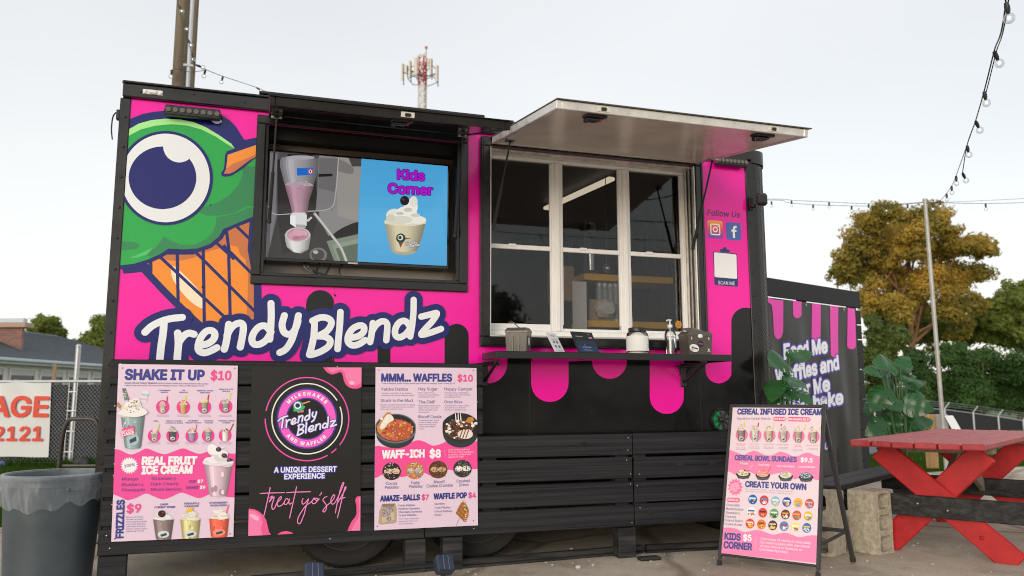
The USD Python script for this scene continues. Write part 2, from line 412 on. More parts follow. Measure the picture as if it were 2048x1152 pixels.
for x in np.arange(-0.7, 3.3, 0.28):
    rv.append(ball((x, -0.031, TZ1 - 0.03 - 0.02 * (int(x * 10) % 2)), (0.007, 0.004, 0.007)))
for x, z in ((1.655, 1.055), (1.655, 0.86), (1.66, 1.23), (2.07, 0.90), (2.86, 1.02), (2.845, 0.9), (2.845, 0.82), (3.25, 1.25), (0.42, 1.60), (-0.3, 2.1), (-0.32, 1.62)):
    rv.append(ball((x, -0.002, z), (0.006, 0.004, 0.006)))
obj('rivets', cat(*rv), 'rivet', trailer, smooth=True, kind='stuff')
obj('panel_seam', bx(1.640, 1.644, -0.003, 0.0, 0.5, 1.30), 'black_trim', trailer)
obj('panel_seam', bx(2.868, 2.872, -0.003, 0.0, 0.5, 1.26), 'black_trim', trailer)

# ---- the wrap: pink field with drips
PINK, NAVY, GREEN = 'f809a6', '15186a', '1fa94a'
clip_wall = wall.intersection(sbox(-0.752, 0.5, 3.297, 2.689))
W = Print(FP, clip_wall)
def stripe(x0, x1, ya, yb, n=14, down=True):
    """a drip between columns x0 and x1 (pixels), from ya to its round end at yb"""
    c, r = (x0 + x1) / 2, (x1 - x0) / 2; s = 1 if down else -1
    t = np.linspace(0, math.pi, n)
    return [(x0, ya)] + [(c - r * math.cos(q), yb - s * r * 1.02 + s * r * 1.02 * math.sin(q)) for q in t] + [(x1, ya)]
U = lambda pts: Polygon([FP.uv(*p) for p in pts]).buffer(0)
pink = U([(230, 150), (1530, 290), (1530, 711), (225, 750)])
for d in ((938, 1014.5, 700, 766.7), (1062, 1137, 700, 804), (1184, 1254, 700, 757.6), (1299.5, 1367.5, 700, 828), (1411, 1464.5, 690, 766.7)):
    pink = pink.union(U(stripe(*d)))
for d in ((612, 669, 760, 580), (755, 781, 760, 640), (889, 937.5, 760, 647.5), (1462.5, 1520, 760, 615)):
    pink = pink.difference(U(stripe(*d, down=False)))
pink = pink.difference(U([(1014.5, 712), (1062, 712), (1062, 760), (1014.5, 760)]))
W.add(pink, PINK, 0)
obj('wrap_print', W, 'wrap_vinyl', trailer)

W2_ = on_y(668, 600)[0]
plain('seam_pink', (.55, .006, .16), .25)
obj('panel_seam', cat(bx(W2_ - .0012, W2_ + .0012, -.0016, -.0009, 1.21, 1.645)), 'seam_pink', trailer)
obj('panel_seam', cat(bx(-.405, -.4026, -.0105, -.0098, 1.21, 2.685)), 'seam_pink', trailer) if False else None
# ---- the cone emblem
A = crop(200, 150, 3.2); B = crop(200, 500, 3.2)
E_ = Print(FP, clip_wall.intersection(sbox(-0.752, 1.0, 0.3, 2.689)), base=LAYER)
top = [(150, 300), (200, 278), (270, 250), (340, 236), (420, 228), (500, 226), (600, 228), (700, 234), (770, 252), (830, 290), (870, 330), (905, 385), (925, 415), (990, 402), (1100, 380)]
navy = A(top) + [(520, 505)] + B([(1034, 240), (1036, 330), (1036, 480)]) + B([(700, 700), (640, 560), (560, 450), (490, 375), (400, 285), (320, 200), (265, 140), (225, 146), (150, 152)]) + A([(100, 1100), (100, 400)])
E_.px(navy, NAVY, 0)
cone = B([(290, 88), (316, 92), (335, 150), (420, 240), (510, 330), (600, 415), (660, 470), (760, 560), (985, 560), (985, 225), (945, 0)]) + A([(960, 900), (760, 1000), (600, 1150), (400, 1150)])
E_.px(cone, 'f5912a', 1)
E_.px(B([(300, 30), (400, 62), (500, 72), (600, 50), (660, 20), (720, 0)]) + A([(770, 1110), (830, 1088), (880, 1100), (900, 1152)]) + B([(930, 60), (948, 160), (945, 300), (938, 420), (985, 440), (985, 225), (945, 0)]) + A([(960, 900), (760, 1000), (600, 1150), (330, 1150)]), 'c9743f', 2)
E_.px(B([(455, 112), (480, 108), (540, 160), (600, 222), (640, 270), (662, 305), (660, 370), (625, 362), (560, 312), (500, 240), (462, 175)]), 'fbe6c8', 2, smooth=True)
for s in ([(325, 20), (325, 150)], [(494, -10), (500, 335)], [(660, -20), (668, 480)], [(822, -30), (834, 460)], [(360, 22), (820, 450)], [(590, -8), (1000, 402)], [(790, -30), (1000, 180)]):
    ln = LineString([FP.uv(*p) for p in B(s)]).buffer(0.0085, cap_style='flat')
    E_.add(ln, NAVY, 3)
ln = LineString([FP.uv(*p) for p in A([(808, 990), (830, 1152)])]).buffer(0.0085, cap_style='flat'); E_.add(ln, NAVY, 3)
for s in ([(730, 1060), (860, 1180)], [(860, 955), (1000, 1090)]):
    E_.add(LineString([FP.uv(*p) for p in A(s)]).buffer(0.0085, cap_style='flat'), NAVY, 3)
scoop = A([(100, 420), (190, 388), (250, 350), (330, 318), (430, 300), (540, 310), (640, 340), (740, 395), (810, 440), (862, 472), (905, 480), (1010, 470), (1010, 700), (985, 905), (900, 937), (840, 960), (788, 988), (762, 1035), (700, 1085), (620, 1112), (540, 1117), (440, 1112), (400, 1136)]) + B([(385, 25), (310, 60), (220, 88), (120, 100)])
su = Polygon([FP.uv(*p) for p in scoop]).buffer(0)
E_.add(su.buffer(0.022), NAVY, 4)
E_.add(su, '24a84a', 5)
E_.px(A([(140, 410), (190, 388), (260, 350), (360, 325), (460, 316), (560, 325), (650, 350), (740, 395), (800, 435), (862, 472), (840, 440), (760, 385), (680, 337), (600, 303), (520, 287), (420, 281), (330, 290), (250, 312), (192, 345), (140, 372)]), 'a9ec92', 6)
DG = '2f8751'
E_.px(A([(634, 882), (665, 848), (760, 812), (830, 770), (885, 705), (912, 640), (915, 600), (935, 582), (1010, 590), (1010, 840), (940, 838), (850, 888), (760, 900), (690, 902)]), DG, 6)
E_.px(A([(745, 912), (830, 872), (900, 846), (942, 838), (930, 862), (850, 894), (745, 912), (741, 960), (720, 1010), (670, 1058), (600, 1088), (520, 1086), (455, 1062), (410, 1034), (370, 1090), (300, 1155), (330, 1162), (440, 1112), (540, 1117), (620, 1112), (700, 1085), (762, 1035), (788, 988), (985, 905), (985, 850), (940, 850)]), DG, 7)
E_.px(A([(130, 1066), (220, 1069), (250, 1082), (254, 1094), (230, 1115), (130, 1122)]), DG, 6, smooth=False)
E_.px(B([(185, 52), (230, 35), (300, 5), (340, -15), (300, 30), (240, 50)]), '4fc46c', 6)
beak_o = [(1010, 440), (862, 472), (812, 490), (800, 515), (794, 600), (774, 630), (780, 648), (800, 653), (840, 646), (875, 626), (915, 600), (960, 560), (1010, 520)]
E_.px(A(beak_o), NAVY, 8)
E_.px(A([(818, 512), (1010, 446), (1010, 520), (960, 545), (900, 590), (860, 620), (830, 633), (793, 634), (808, 600)]), 'f7962f', 9)
E_.px(A([(1010, 505), (930, 540), (850, 570), (808, 602), (793, 634), (830, 633), (860, 620), (900, 590), (960, 545), (1010, 520)]), 'cf7547', 10)
def disc(c, rx, ry, n=64):
    return [(c[0] + rx * math.cos(t), c[1] + ry * math.sin(t)) for t in np.linspace(0, 2 * math.pi, n, endpoint=False)]
E_.px(A(disc((420, 661), 303, 301)), NAVY, 11)
E_.px(A(disc((420, 661), 283, 283)), 'e9edf0', 12)
E_.px(A(disc((401, 660), 216, 200)), NAVY, 13)
hl = Polygon([FP.uv(*p) for p in A(disc((508, 457), 103, 105))]).intersection(Polygon([FP.uv(*p) for p in A(disc((401, 660), 219, 203))]))
E_.add(hl, 'e9edf0', 14)
E_.px(A([(697, 268), (738, 269), (775, 288), (778, 303), (752, 314), (722, 304)]), 'eef2f5', 9, smooth=True)
obj('cone_emblem', E_, 'wrap_vinyl', trailer)

# ---- the lettering, as pen strokes
C2 = crop(200, 500, 3.2); C4 = crop(220, 560, 2.1737)
STROKES_A = [C2(s) for s in (
    [(290, 527), (330, 490), (385, 461), (450, 441), (527, 432)], [(412, 450), (404, 540), (392, 620), (382, 720)],
    [(498, 532), (503, 600), (498, 660), (494, 720)], [(506, 592), (535, 552), (568, 533), (602, 540)],
    [(632, 612), (690, 600), (728, 570), (734, 535), (712, 516), (680, 522), (650, 555), (632, 600), (632, 640), (660, 658), (700, 650), (748, 626)],
    [(824, 476), (816, 545), (806, 600), (796, 636)], [(814, 545), (838, 502), (872, 474), (905, 470), (918, 495), (912, 550), (898, 622)],
    [(1094, 525), (1060, 488), (1020, 492), (985, 530), (972, 572), (985, 602), (1020, 604), (1060, 580), (1088, 540)], [(1094, 342), (1096, 420), (1092, 500), (1086, 572)])] + \
    [C4(s) for s in ([(758, 155), (748, 195), (757, 228), (784, 236), (806, 212), (817, 180)], [(819, 155), (809, 200), (790, 260), (765, 300), (738, 316)])]
STROKES_B = [C4(s) for s in (
    [(889, 178), (886, 240), (876, 290), (866, 325)], [(880, 178), (918, 163), (952, 170), (962, 190), (945, 220), (912, 240), (890, 245)],
    [(890, 245), (930, 246), (956, 262), (950, 288), (918, 310), (880, 324), (866, 325)],
    [(1001, 140), (998, 200), (992, 260), (989, 300)],
    [(1034, 252), (1075, 246), (1100, 228), (1103, 205), (1085, 198), (1055, 212), (1036, 240), (1034, 268), (1052, 284), (1080, 280), (1108, 262)],
    [(1142, 188), (1138, 225), (1130, 270)], [(1137, 226), (1156, 196), (1182, 180), (1202, 188), (1204, 215), (1200, 262)],
    [(1306, 208), (1284, 180), (1258, 184), (1240, 212), (1240, 240), (1258, 250), (1284, 236), (1304, 210)], [(1319, 87), (1318, 140), (1312, 200), (1304, 246)],
    [(1352, 160), (1385, 152), (1420, 145), (1400, 180), (1370, 212), (1352, 238), (1390, 230), (1438, 213)])]
def pen(strokes, plane, w):
    return unary_union([LineString(sm([plane.uv(*p) for p in s], closed=False, n=5)).buffer(w, quad_segs=6) for s in strokes])
LW = 0.0195
letters = pen(STROKES_A + STROKES_B, FP, LW)
L_ = Print(FP, clip_wall.intersection(sbox(-0.752, 1.0, 1.3, 2.2)), base=16 * LAYER)
outl = unary_union([LineString(sm([FP.uv(*p) for p in s], closed=False, n=5)).buffer(0.056, quad_segs=8) for s in STROKES_A + STROKES_B])
L_.add(unary_union([Polygon(g.exterior) for g in polys(outl)]), '0a1268', 0)
L_.add(letters, 'eceff2', 1)
obj('name_lettering', L_, 'wrap_vinyl', trailer)

# ---- follow-us print on the right of the window
FW = crop(1400, 280, 5.76)
F_ = Print(FP, clip_wall, base=LAYER)
F_.text('Follow Us', *FW([(82, 866)])[0], *FW([(455, 895)])[0], 11.5, '2a2a66', slant=0.18, fat=.03)
def rrect(pl, pts, r):
    return Polygon([pl.uv(*p) for p in pts]).buffer(-r).buffer(r, quad_segs=5)
ig = FW([(80, 922), (262, 935), (268, 1140), (86, 1128)])
base_ig = rrect(FP, ig, 0.018); x0, z0, x1, z1 = base_ig.bounds
for i in range(12):
    t = i / 11; c0, c1, c2 = np.array([250, 170, 70]), np.array([225, 75, 95]), np.array([105, 80, 190])
    c = c0 + (c1 - c0) * t * 2 if t < 0.5 else c1 + (c2 - c1) * (t - 0.5) * 2
    F_.add(base_ig.intersection(sbox(x0, z1 - (i + 1) * (z1 - z0) / 12, x1, z1 - i * (z1 - z0) / 12)), '%02x%02x%02x' % tuple(int(k) for k in c), 0)
cx, cz = (x0 + x1) / 2, (z0 + z1) / 2; q = (z1 - z0) / 2
ring = sbox(cx - q * .62, cz - q * .64, cx + q * .62, cz + q * .64).buffer(-q * .2).buffer(q * .2)
F_.add(ring.difference(ring.buffer(-q * .14)), 'f4f4f4', 1)
F_.add(Point(cx, cz).buffer(q * .32).difference(Point(cx, cz).buffer(q * .19)), 'f4f4f4', 1); F_.add(Point(cx + q * .36, cz + q * .38).buffer(q * .08), 'f4f4f4', 1)
fb = rrect(FP, FW([(296, 944), (468, 957), (474, 1160), (304, 1148)]), 0.016); F_.add(fb, '4a66b4', 0)
x0, z0, x1, z1 = fb.bounds; cx, cz, q = (x0 + x1) / 2, (z0 + z1) / 2, (z1 - z0) / 2
F_.add(unary_union([LineString([(cx + .02 * q, cz - .75 * q), (cx + .02 * q, cz + .28 * q), (cx + .14 * q, cz + .5 * q), (cx + .4 * q, cz + .52 * q)]).buffer(.135 * q, cap_style='flat'), LineString([(cx - .3 * q, cz + .06 * q), (cx + .36 * q, cz + .06 * q)]).buffer(.11 * q, cap_style='flat')]), 'f4f4f4', 1)
S5 = crop(940, 180, 2.133)
F_.add(rrect(FP, S5([(1036, 688), (1139, 698), (1143, 840), (1043, 832)]), 0.012), '23306e', 0)
F_.add(unary_union([rrect(FP, S5([(1066, 678), (1108, 682), (1108, 694), (1067, 690)]), 0.006), Polygon([FP.uv(*p) for p in S5(disc((1087, 679), 9, 9, 16))])]), '23306e', 0)
F_.add(rrect(FP, S5([(1040, 692), (1136, 702), (1139, 806), (1043, 798)]), 0.01), 'f2f3f5', 1)
F_.text('SCAN ME', *S5([(1058, 829)])[0], *S5([(1129, 833)])[0], 7.0, 'f2f3f5', layer=2)
obj('follow_print', F_, 'wrap_vinyl', trailer)

# ---- hatch frames
def frame(o, w, y0, y1, name, m, b=0.005):
    x0, x1, z0, z1 = o
    p = obj(name, cat(bx(x0 - w, x1 + w, y0, y1, z0 - w, z0, b), bx(x0 - w, x1 + w, y0, y1, z1, z1 + w, b),
                  bx(x0 - w, x0, y0 + .0007, y1, z0 + .0005, z1 - .0005, b), bx(x1, x1 + w, y0 + .0007, y1, z0 + .0005, z1 - .0005, b)), m, trailer)
    return p
ftv = frame(OPEN_TV, 0.052, -0.026, -0.0015, 'display_frame', 'black_trim')
o = OPEN_TV
obj('inner_rim', cat(*[bx(*r, 0.002) for r in ((o[0] + .001, o[0] + .018, -0.012, 0.10, o[2] + .02, o[3] - .001), (o[1] - .018, o[1] - .001, -0.012, 0.10, o[2] + .02, o[3] - .001), (o[0] + .001, o[1] - .001, -0.012, 0.10, o[2] + .001, o[2] + .019))]), 'black_trim', ftv)
fsv = frame(OPEN_SV, 0.062, -0.040, -0.0015, 'window_frame', 'black_trim')
o = OPEN_SV
obj('frame_bead', cat(bx(o[0] - .05, o[0] - .042, -0.046, -0.0405, o[2] - .05, o[3] + .05, .002), bx(o[1] + .042, o[1] + .05, -0.046, -0.0405, o[2] - .05, o[3] + .05, .002), bx(o[0] - .04, o[1] + .04, -0.046, -0.0405, o[2] - .05, o[2] - .042, .002)), 'black_trim', fsv)
obj('reveal', cat(bx(o[0] + .001, o[0] + .010, -0.03, 0.16, o[2] + .001, o[3] - .001, .002), bx(o[1] - .010, o[1] - .001, -0.03, 0.16, o[2] + .001, o[3] - .001, .002), bx(o[0] + .011, o[1] - .011, -0.03, 0.16, o[2] + .001, o[2] + .012, .002), bx(o[0] + .011, o[1] - .011, 0.0, 0.16, o[3] - .012, o[3] - .001, .002)), 'aluminium', fsv)
obj('reveal_rib', cat(bx(o[1] - .016, o[1] - .0105, 0.0, 0.02, o[2] + .015, o[3] - .015, .002), bx(o[1] - .018, o[1] - .0105, 0.05, 0.062, o[2] + .015, o[3] - .015, .002)), 'black_trim', fsv)
# ---- service window: three sashes of two panes
WY = 0.10
wx = [1.384, 1.410, 1.842, 1.918, 2.346, 2.420, 2.832, 2.857]
wz = [1.390, 1.452, 1.965, 1.995, 2.572, 2.594]
ap = []
ap.append(bx(wx[0], wx[7], WY, WY + .05, wz[4], wz[5], .004)); ap.append(bx(wx[0], wx[7], WY - .02, WY + .05, wz[0], wz[0] + 0.034, .005))
ap.append(bx(wx[0], wx[7], WY - .045, WY + .04, o[2] + .0125, o[2] + 0.0165, .001))
for k in (0, 2, 4, 6):
    w0, w1 = wx[k], wx[k + 1]
    ap.append(bx(w0, w1, WY + .001, WY + .05, wz[0] + .035, wz[4] - .001, .004))
    if k in (2, 4):
        c = (w0 + w1) / 2
        ap.append(bx(c - .016, c + .016, WY - .014, WY, wz[0] + .036, wz[4] - .002, .004))
obj('window_sash', cat(*ap), 'white_frame', trailer)
pane_zone = []
for i, (x0, x1) in enumerate(((wx[1], wx[2]), (wx[3], wx[4]), (wx[5], wx[6]))):
    lo = wz[0] + 0.036
    s = obj('sliding_sash', cat(bx(x0 + .001, x1 - .001, WY + .008, WY + .034, wz[2], wz[3], .003), bx(x0 + .001, x1 - .001, WY + .010, WY + .032, lo, lo + (.020 if i else .045), .003),
                                bx(x0 + .001, x0 + .008, WY + .011, WY + .031, lo + .046, wz[4] - .002), bx(x1 - .008, x1 - .001, WY + .011, WY + .031, lo + .046, wz[4] - .002),
                                bx(x0 + .30 * (x1 - x0), x0 + .42 * (x1 - x0), WY + .0, WY + .0075, wz[3] - .012, wz[3] + .004, .002)), 'white_frame', trailer)
    obj('pane', bx(x0 + .006, x1 - .006, WY + .020, WY + .023, lo + .018, wz[2] + .002), 'pane_glass', s)
    obj('pane', bx(x0 + .006, x1 - .006, WY + .024, WY + .027, wz[3] - .002, wz[4] + .002), 'pane_glass', s)
    if i != 2:
        pass
sp = on_y(1357, 649, WY + .018)
st = Print(Plane((0, WY + .0185, 0), (1, 0, 0), (0, 0, 1)))
st.add(Point(sp[0] - .0, sp[2] + .0).buffer(.026), 'c98a3c', 0)
for dx in (-.009, .009): st.add(Point(sp[0] + dx, sp[2] + .008).buffer(.003), '4a2d12', 1)
st.add(LineString([(sp[0] - .012, sp[2] - .006), (sp[0], sp[2] - .012), (sp[0] + .012, sp[2] - .006)]).buffer(.0015), '4a2d12', 1)
obj('round_sticker', st, 'sticker_print', trailer)
# ---- shelf
SX0, SX1, SY, SZ = 1.322, 2.903, -0.34, 1.262
sh = obj('counter_shelf', cat(bx(SX0, SX1, SY, -0.046, SZ - .012, SZ, .003), bx(SX0, SX1, SY - .004, SY + .004, SZ - .040, SZ + .003, .003), bx(SX0 - .004, SX0 + .004, SY + .006, -0.046, SZ - .040, SZ + .003, .002), bx(SX1 - .004, SX1 + .004, SY + .006, -0.046, SZ - .040, SZ + .003, .002)), 'black_metal', trailer)
for X in (1.345, 2.74):
    w = -0.002
    obj('shelf_bracket', cat(bx(X - .02, X + .02, -0.02, w, SZ - .20, SZ - .045, .004), beam((X, -.012, SZ - .17), (X, -.30, SZ - .05), .02, .012, (0, .5, .8)), bx(X - .018, X + .018, -.30, -.02, SZ - .056, SZ - .045, .003),
                             beam((X - .05, -.02, SZ - .055), (X - .01, -.015, SZ - .14), .01, .008, (0, 1, 0)), beam((X + .075, -.02, SZ - .055), (X + .012, -.015, SZ - .14), .01, .008, (0, 1, 0)), bx(X - .06, X + .085, -.06, -.02, SZ - .070, SZ - .057, .003)), 'black_metal', sh)
# ---- hatches (raised, hinged on the top rail)
def hatch(name, x0, x1, hinge, tip, th, edge_mat, under_mat, top_mat, latches, skin=0.012):
    hy, hz = hinge; ty, tz = tip
    e = np.array([0, ty - hy, tz - hz]); L = np.linalg.norm(e); e /= L; nn = np.cross([1, 0, 0], e); nn = nn if nn[2] > 0 else -nn
    O = np.array([0, hy, hz])
    def blk(xa, xb, s0, s1, n0, n1, b=0.0):
        m = bx(xa, xb, s0, s1, n0, n1, b); T = np.eye(4); T[:3, 0], T[:3, 1], T[:3, 2], T[:3, 3] = (1, 0, 0), e, nn, O; 
        if np.linalg.det(T[:3, :3]) < 0: m.invert()
        m.apply_transform(T); return m
    h = obj(name, cat(blk(x0, x0 + .028, 0, L, 0, th, .003), blk(x1 - .028, x1, 0, L, 0, th, .003), blk(x0 + .0285, x1 - .0285, L - .03, L - .0005, 0.0005, th, .003), blk(x0 + .0285, x1 - .0285, 0, .03, 0.0005, th, .003)), edge_mat, trailer)
    obj('lining', blk(x0 + .029, x1 - .029, .031, L - .031, .004, .02), under_mat, h)
    obj('top_skin', blk(x0 - .004, x1 + skin, -.01, L + skin, th + .0005, th + .006, .001), top_mat, h)
    for lx in latches:
        l = obj('latch', cat(blk(lx - .055, lx + .055, L - .115, L - .035, -.012, .003, .003), blk(lx - .05, lx + .02, L - .11, L - .05, -.03, -.0125, .006), blk(lx - .055, lx - .03, L - .10, L - .06, -.036, -.014, .004)), 'black_metal', h)
        obj('latch_button', blk(lx + .022, lx + .036, L - .10, L - .06, -.025, -.0125, .003), 'latch_red', l)
        c = obj('catch_plate', blk(lx - .02, lx + .05, L, L + .004, .010, th - .008, .001), 'catch_white', h)
        obj('catch', blk(lx, lx + .03, L + .0045, L + .012, .014, th - .014, .003), 'black_metal', c)
    return h, e, nn, O, L
plain('hatch_top', (0.10, 0.095, 0.085), 0.5); plain('speaker_cone', (0.10, 0.10, 0.105), 0.5)
plain('latch_red', (0.5, 0.02, 0.02), 0.4); plain('catch_white', (0.7, 0.68, 0.6), 0.5)
h1, e1, n1, O1, L1 = hatch('display_hatch', 0.0, 1.225, (-0.035, 2.655), (-0.93, 2.400), 0.045, 'black_trim', 'black_gloss', 'black_trim', [0.66])
h2, e2, n2, O2, L2 = hatch('service_hatch', 1.378, 2.885, (-0.048, 2.615), (-1.215, 2.436), 0.045, 'aluminium', 'awning_lining', 'hatch_top', [1.62, 2.64], 0.014)
for (O_, e_, n_, x, s, end, hh) in ((O1, e1, n1, 0.045, .22, (0.028, -.02, 2.02), h1), (O1, e1, n1, 1.135, .22, (1.148, -.02, 2.00), h1), (O2, e2, n2, 1.435, .22, (1.402, -.01, 2.07), h2), (O2, e2, n2, 2.865, .22, (2.845, -.01, 2.02), h2)):
    a = O_ + np.array([x, 0, 0]) + e_ * s - n_ * .012; b = np.array(end); c = a + (b - a) * .52
    g = obj('gas_strut', cat(tube([a, c], .006, 8), tube([c, b], .0105, 10), ball(b, .013), ball(a, .011)), 'black_metal', hh, smooth=40)
    xm = 1 if x < .6 or 1.3 < x < 2 else -1
    T = a - n_ * .0
    obj('strut_bracket', bx(a[0] - .028, a[0] + .028, a[1] - .03, a[1] + .03, a[2] + .002, a[2] + .018, .002) if hh == h2 else cat(bx(a[0] - .03, a[0] + .03, a[1] - .004, a[1] + .004, a[2] - .01, a[2] + .05, .002), *[ball(a + np.array(k), .006) for k in ((-.02, -.005, .035), (.02, -.005, .035), (-.02, -.005, 0), (.02, -.005, 0))]), 'steel', g)
# ---- lights on the side
for x0, x1, z, n in ((-0.565, -0.268, 2.626, 8), (3.03, 3.28, 2.655, 8)):
    lb = obj('light_bar', cat(bx(x0, x1, -0.066, -0.022, z - .03, z + .03, .006), bx(x0 - .008, x1 + .008, -.04, -.02, z - .008, z + .012, .003)), 'black_metal', trailer)
    obj('mount', bx(x0 + .02, x1 - .02, -.021, -.002, z - .012, z + .012), 'black_metal', lb)
    for k in range(n):
        x = x0 + (k + .5) * (x1 - x0) / n
        obj('lens', cat(lathe([(0, 0), (.0125, .002), (.014, .007), (.0, .007)], 14).apply_transform(trimesh.transformations.rotation_matrix(math.pi / 2, [1, 0, 0])).apply_translation([x, -.0662, z]), ball((x, -.0665, z), (.005, .004, .005))), 'lamp_lens', lb)
obj('marker_light', cat(bx(-.66, -.615, -.046, -.031, TZ1 - .058, TZ1 - .034, .006), ball((-.678, -.035, TZ1 - .046), (.012, .007, .014)), ball((-.597, -.035, TZ1 - .046), (.012, .007, .014)), bx(-.69, -.585, -.034, -.0305, TZ1 - .06, TZ1 - .032, .002)), 'clear_lens', trailer)
mk = obj('corner_lamp', cat(bx(3.335, 3.415, -.105, -.055, 2.345, 2.435, .016)), 'black_metal', trailer)
obj('lamp_bracket', cat(bx(3.305, 3.345, -.06, -.011, 2.335, 2.365, .005), bx(3.308, 3.33, -.03, -.0105, 2.32, 2.41, .004)), 'black_metal', mk)
obj('side_fitting', cat(bx(TX0 - .03, TX0 - .012, .0, .03, 2.56, 2.62, .004), tube(sm([(TX0 - .03, .0, 2.60), (TX0 - .045, 0, 2.57), (TX0 - .048, 0, 2.5), (TX0 - .04, 0, 2.44)], False), .004, 6)), 'black_metal', trailer)
# ---- loudspeaker low on the side
sc = on_y(1441, 839.5); sx, sz = sc[0], sc[2]
R_ = 0.082
def face(m, y):                                    # lathe about z turned to face the camera
    m.apply_transform(trimesh.transformations.rotation_matrix(math.pi / 2, [1, 0, 0])); m.apply_translation([sx, y, sz]); return m
spk = obj('speaker', cat(face(lathe([(R_ * .82, .0), (R_, .0), (R_ * 1.0, .012), (R_ * .9, .022), (R_ * .8, .016), (R_ * .78, .0)], 36), -.001), face(lathe([(0, .0), (R_ * .22, 0), (R_ * .2, .022), (R_ * .1, .027), (0, .028)], 20), -.001)), 'black_metal', trailer, smooth=40)
obj('cone', face(lathe([(0, .001), (R_ * .3, .001), (R_ * .8, .008)], 30), -.0005), 'speaker_cone', spk)
obj('led_ring', face(trimesh.creation.extrude_polygon(Polygon([(R_ * .74 * math.cos(t), R_ * .74 * math.sin(t)) for t in np.linspace(1.75, 4.7, 20)] + [(R_ * .38 * math.cos(t), R_ * .38 * math.sin(t)) for t in np.linspace(4.5, 2.0, 16)]), .001, engine='earcut'), -.0095), 'green_led', spk)
for k in range(8):
    t = k * math.pi / 4 + .2
    for dt in (-.11, .11):
        a = np.array([sx + R_ * .16 * math.cos(t), -.024, sz + R_ * .16 * math.sin(t)]); b = np.array([sx + R_ * .86 * math.cos(t + dt), -.019, sz + R_ * .86 * math.sin(t + dt)])
        if dt < 0: first = beam(a, b, .005, .006, (0, -1, 0), .001)
        else: obj('spoke', cat(first, beam(a, b, .005, .006, (0, -1, 0), .001)), 'black_metal', spk)
for _q in [ball((sx + R_ * .93 * math.cos(t), -.023, sz + R_ * .93 * math.sin(t)), .0028) for t in (.75, 2.32, 3.89, 5.46)]:
    obj('screw', _q, 'steel', spk)
# ---- wheels and chassis
for x, y in ((0.545, 0.08), (1.335, 0.08)):
    c = (x, 0, 0.335)
    t = lathe([(.228, -.07), (.27, -.095), (.315, -.09), (.338, -.06), (.338, .06), (.315, .09), (.27, .095), (.228, .07)], 40)
    t.apply_transform(trimesh.transformations.rotation_matrix(math.pi / 2, [1, 0, 0])); t.apply_translation([x, y + .11, .338])
    wpt = obj('wheel', t, 'rubber', trailer, smooth=40)
    r_ = lathe([(.0, .03), (.07, .035), (.075, .0), (.18, -.01), (.205, .05), (.231, .092), (.236, .088), (.229, -.06)], 36)
    r_.apply_transform(trimesh.transformations.rotation_matrix(math.pi / 2, [1, 0, 0])); r_.apply_translation([x, y + .11, .338])
    obj('rim', r_, 'rim_metal', wpt, smooth=40)
    trd = []
    for k in range(60):
        q = k * 2 * math.pi / 60
        m = bx(-.008, .008, -.055, .055, .336, .343); m.apply_transform(trimesh.transformations.rotation_matrix(q, [0, 1, 0])); m.apply_translation([x, y + .11, .338]); trd.append(m)
    obj('tread', cat(*trd), 'rubber', wpt)
obj('chassis', cat(bx(TX0 + .1, TX1 - .1, .35, .45, .36, TZ0 - .001), bx(TX0 + .1, TX1 - .1, TD - .45, TD - .35, .36, TZ0 - .001), bx(.4, .48, .46, TD - .46, .3, .36), bx(1.3, 1.38, .46, TD - .46, .3, .36)), 'black_metal', trailer)
# ---- inside
obj('niche_back', bx(TX0 + .06, 1.262, .20, .215, 1.60, 2.68), 'bronze_panel', trailer)
obj('niche_side', cat(bx(1.245, 1.262, .051, .199, 1.60, 2.68), bx(-.075, -.058, .051, .199, 1.60, 2.68), bx(-.057, 1.244, .101, .199, 2.56, 2.68)), 'black_matt', trailer)
obj('niche_base', bx(-.057, 1.244, .101, .199, 1.60, 1.70), 'black_trim', trailer)
obj('partition', bx(1.265, 1.29, .30, TD - .06, .61, 2.68), 'interior_dark', trailer)
ca_, cb_ = on_z(1092, 417, 2.64), on_z(1224, 357, 2.64)
obj('ceiling_light', beam(ca_, cb_, .06, .03, bev=.008), 'lamp_tube', trailer)
obj('end_skirt', bx(TX1 + .02, TX1 + .06, .16, TD - .03, .0, TZ0 - .001), 'black_trim', trailer)  # unseen panel added at the nose to stop light through the board gaps
obj('rear_skirt', bx(TX0 + .02, TX1, TD - .02, TD - .001, .0, TZ0 - .001), 'black_trim', trailer)  # added unseen along the far side to keep the underside dark
# ------------------------------------------------------------------ the screen in the left hatch
TVP = Plane((0, 0.100, 0), (1, 0, 0), (0, 0, 1))
TX = (0.016, 1.121, 1.826, 2.482)
tv = Thing('wall_screen', 'wide flat screen showing an ice cream machine beside a blue kids advert', 'screen', (0.57, 0.12, 1.82))
obj('case', bx(TX[0] - .012, TX[1] + .012, 0.102, 0.150, TX[2] - .020, TX[3] + .012, .004), 'black_gloss', tv)
obj('bezel', cat(bx(TX[0] - .012, TX[0] - .001, .094, .1018, TX[2] - .020, TX[3] + .012, .002), bx(TX[1] + .001, TX[1] + .012, .094, .1018, TX[2] - .020, TX[3] + .012, .002), bx(TX[0] - .0005, TX[1] + .0005, .0945, .1018, TX[3] + .001, TX[3] + .0115, .002), bx(TX[0] - .0005, TX[1] + .0005, .0945, .1018, TX[2] - .0195, TX[2] - .001, .002)), 'black_gloss', tv)
V = Print(TVP, sbox(TX[0], TX[2], TX[1], TX[3]))
T3 = (500, 180, 2.743); t3 = crop(*T3)
def vp(pts, col, layer, smooth=False): V.px(t3(pts), col, layer, smooth)
vp([(60, 300), (640, 300), (640, 990), (60, 990)], '4d4b4d', 0)
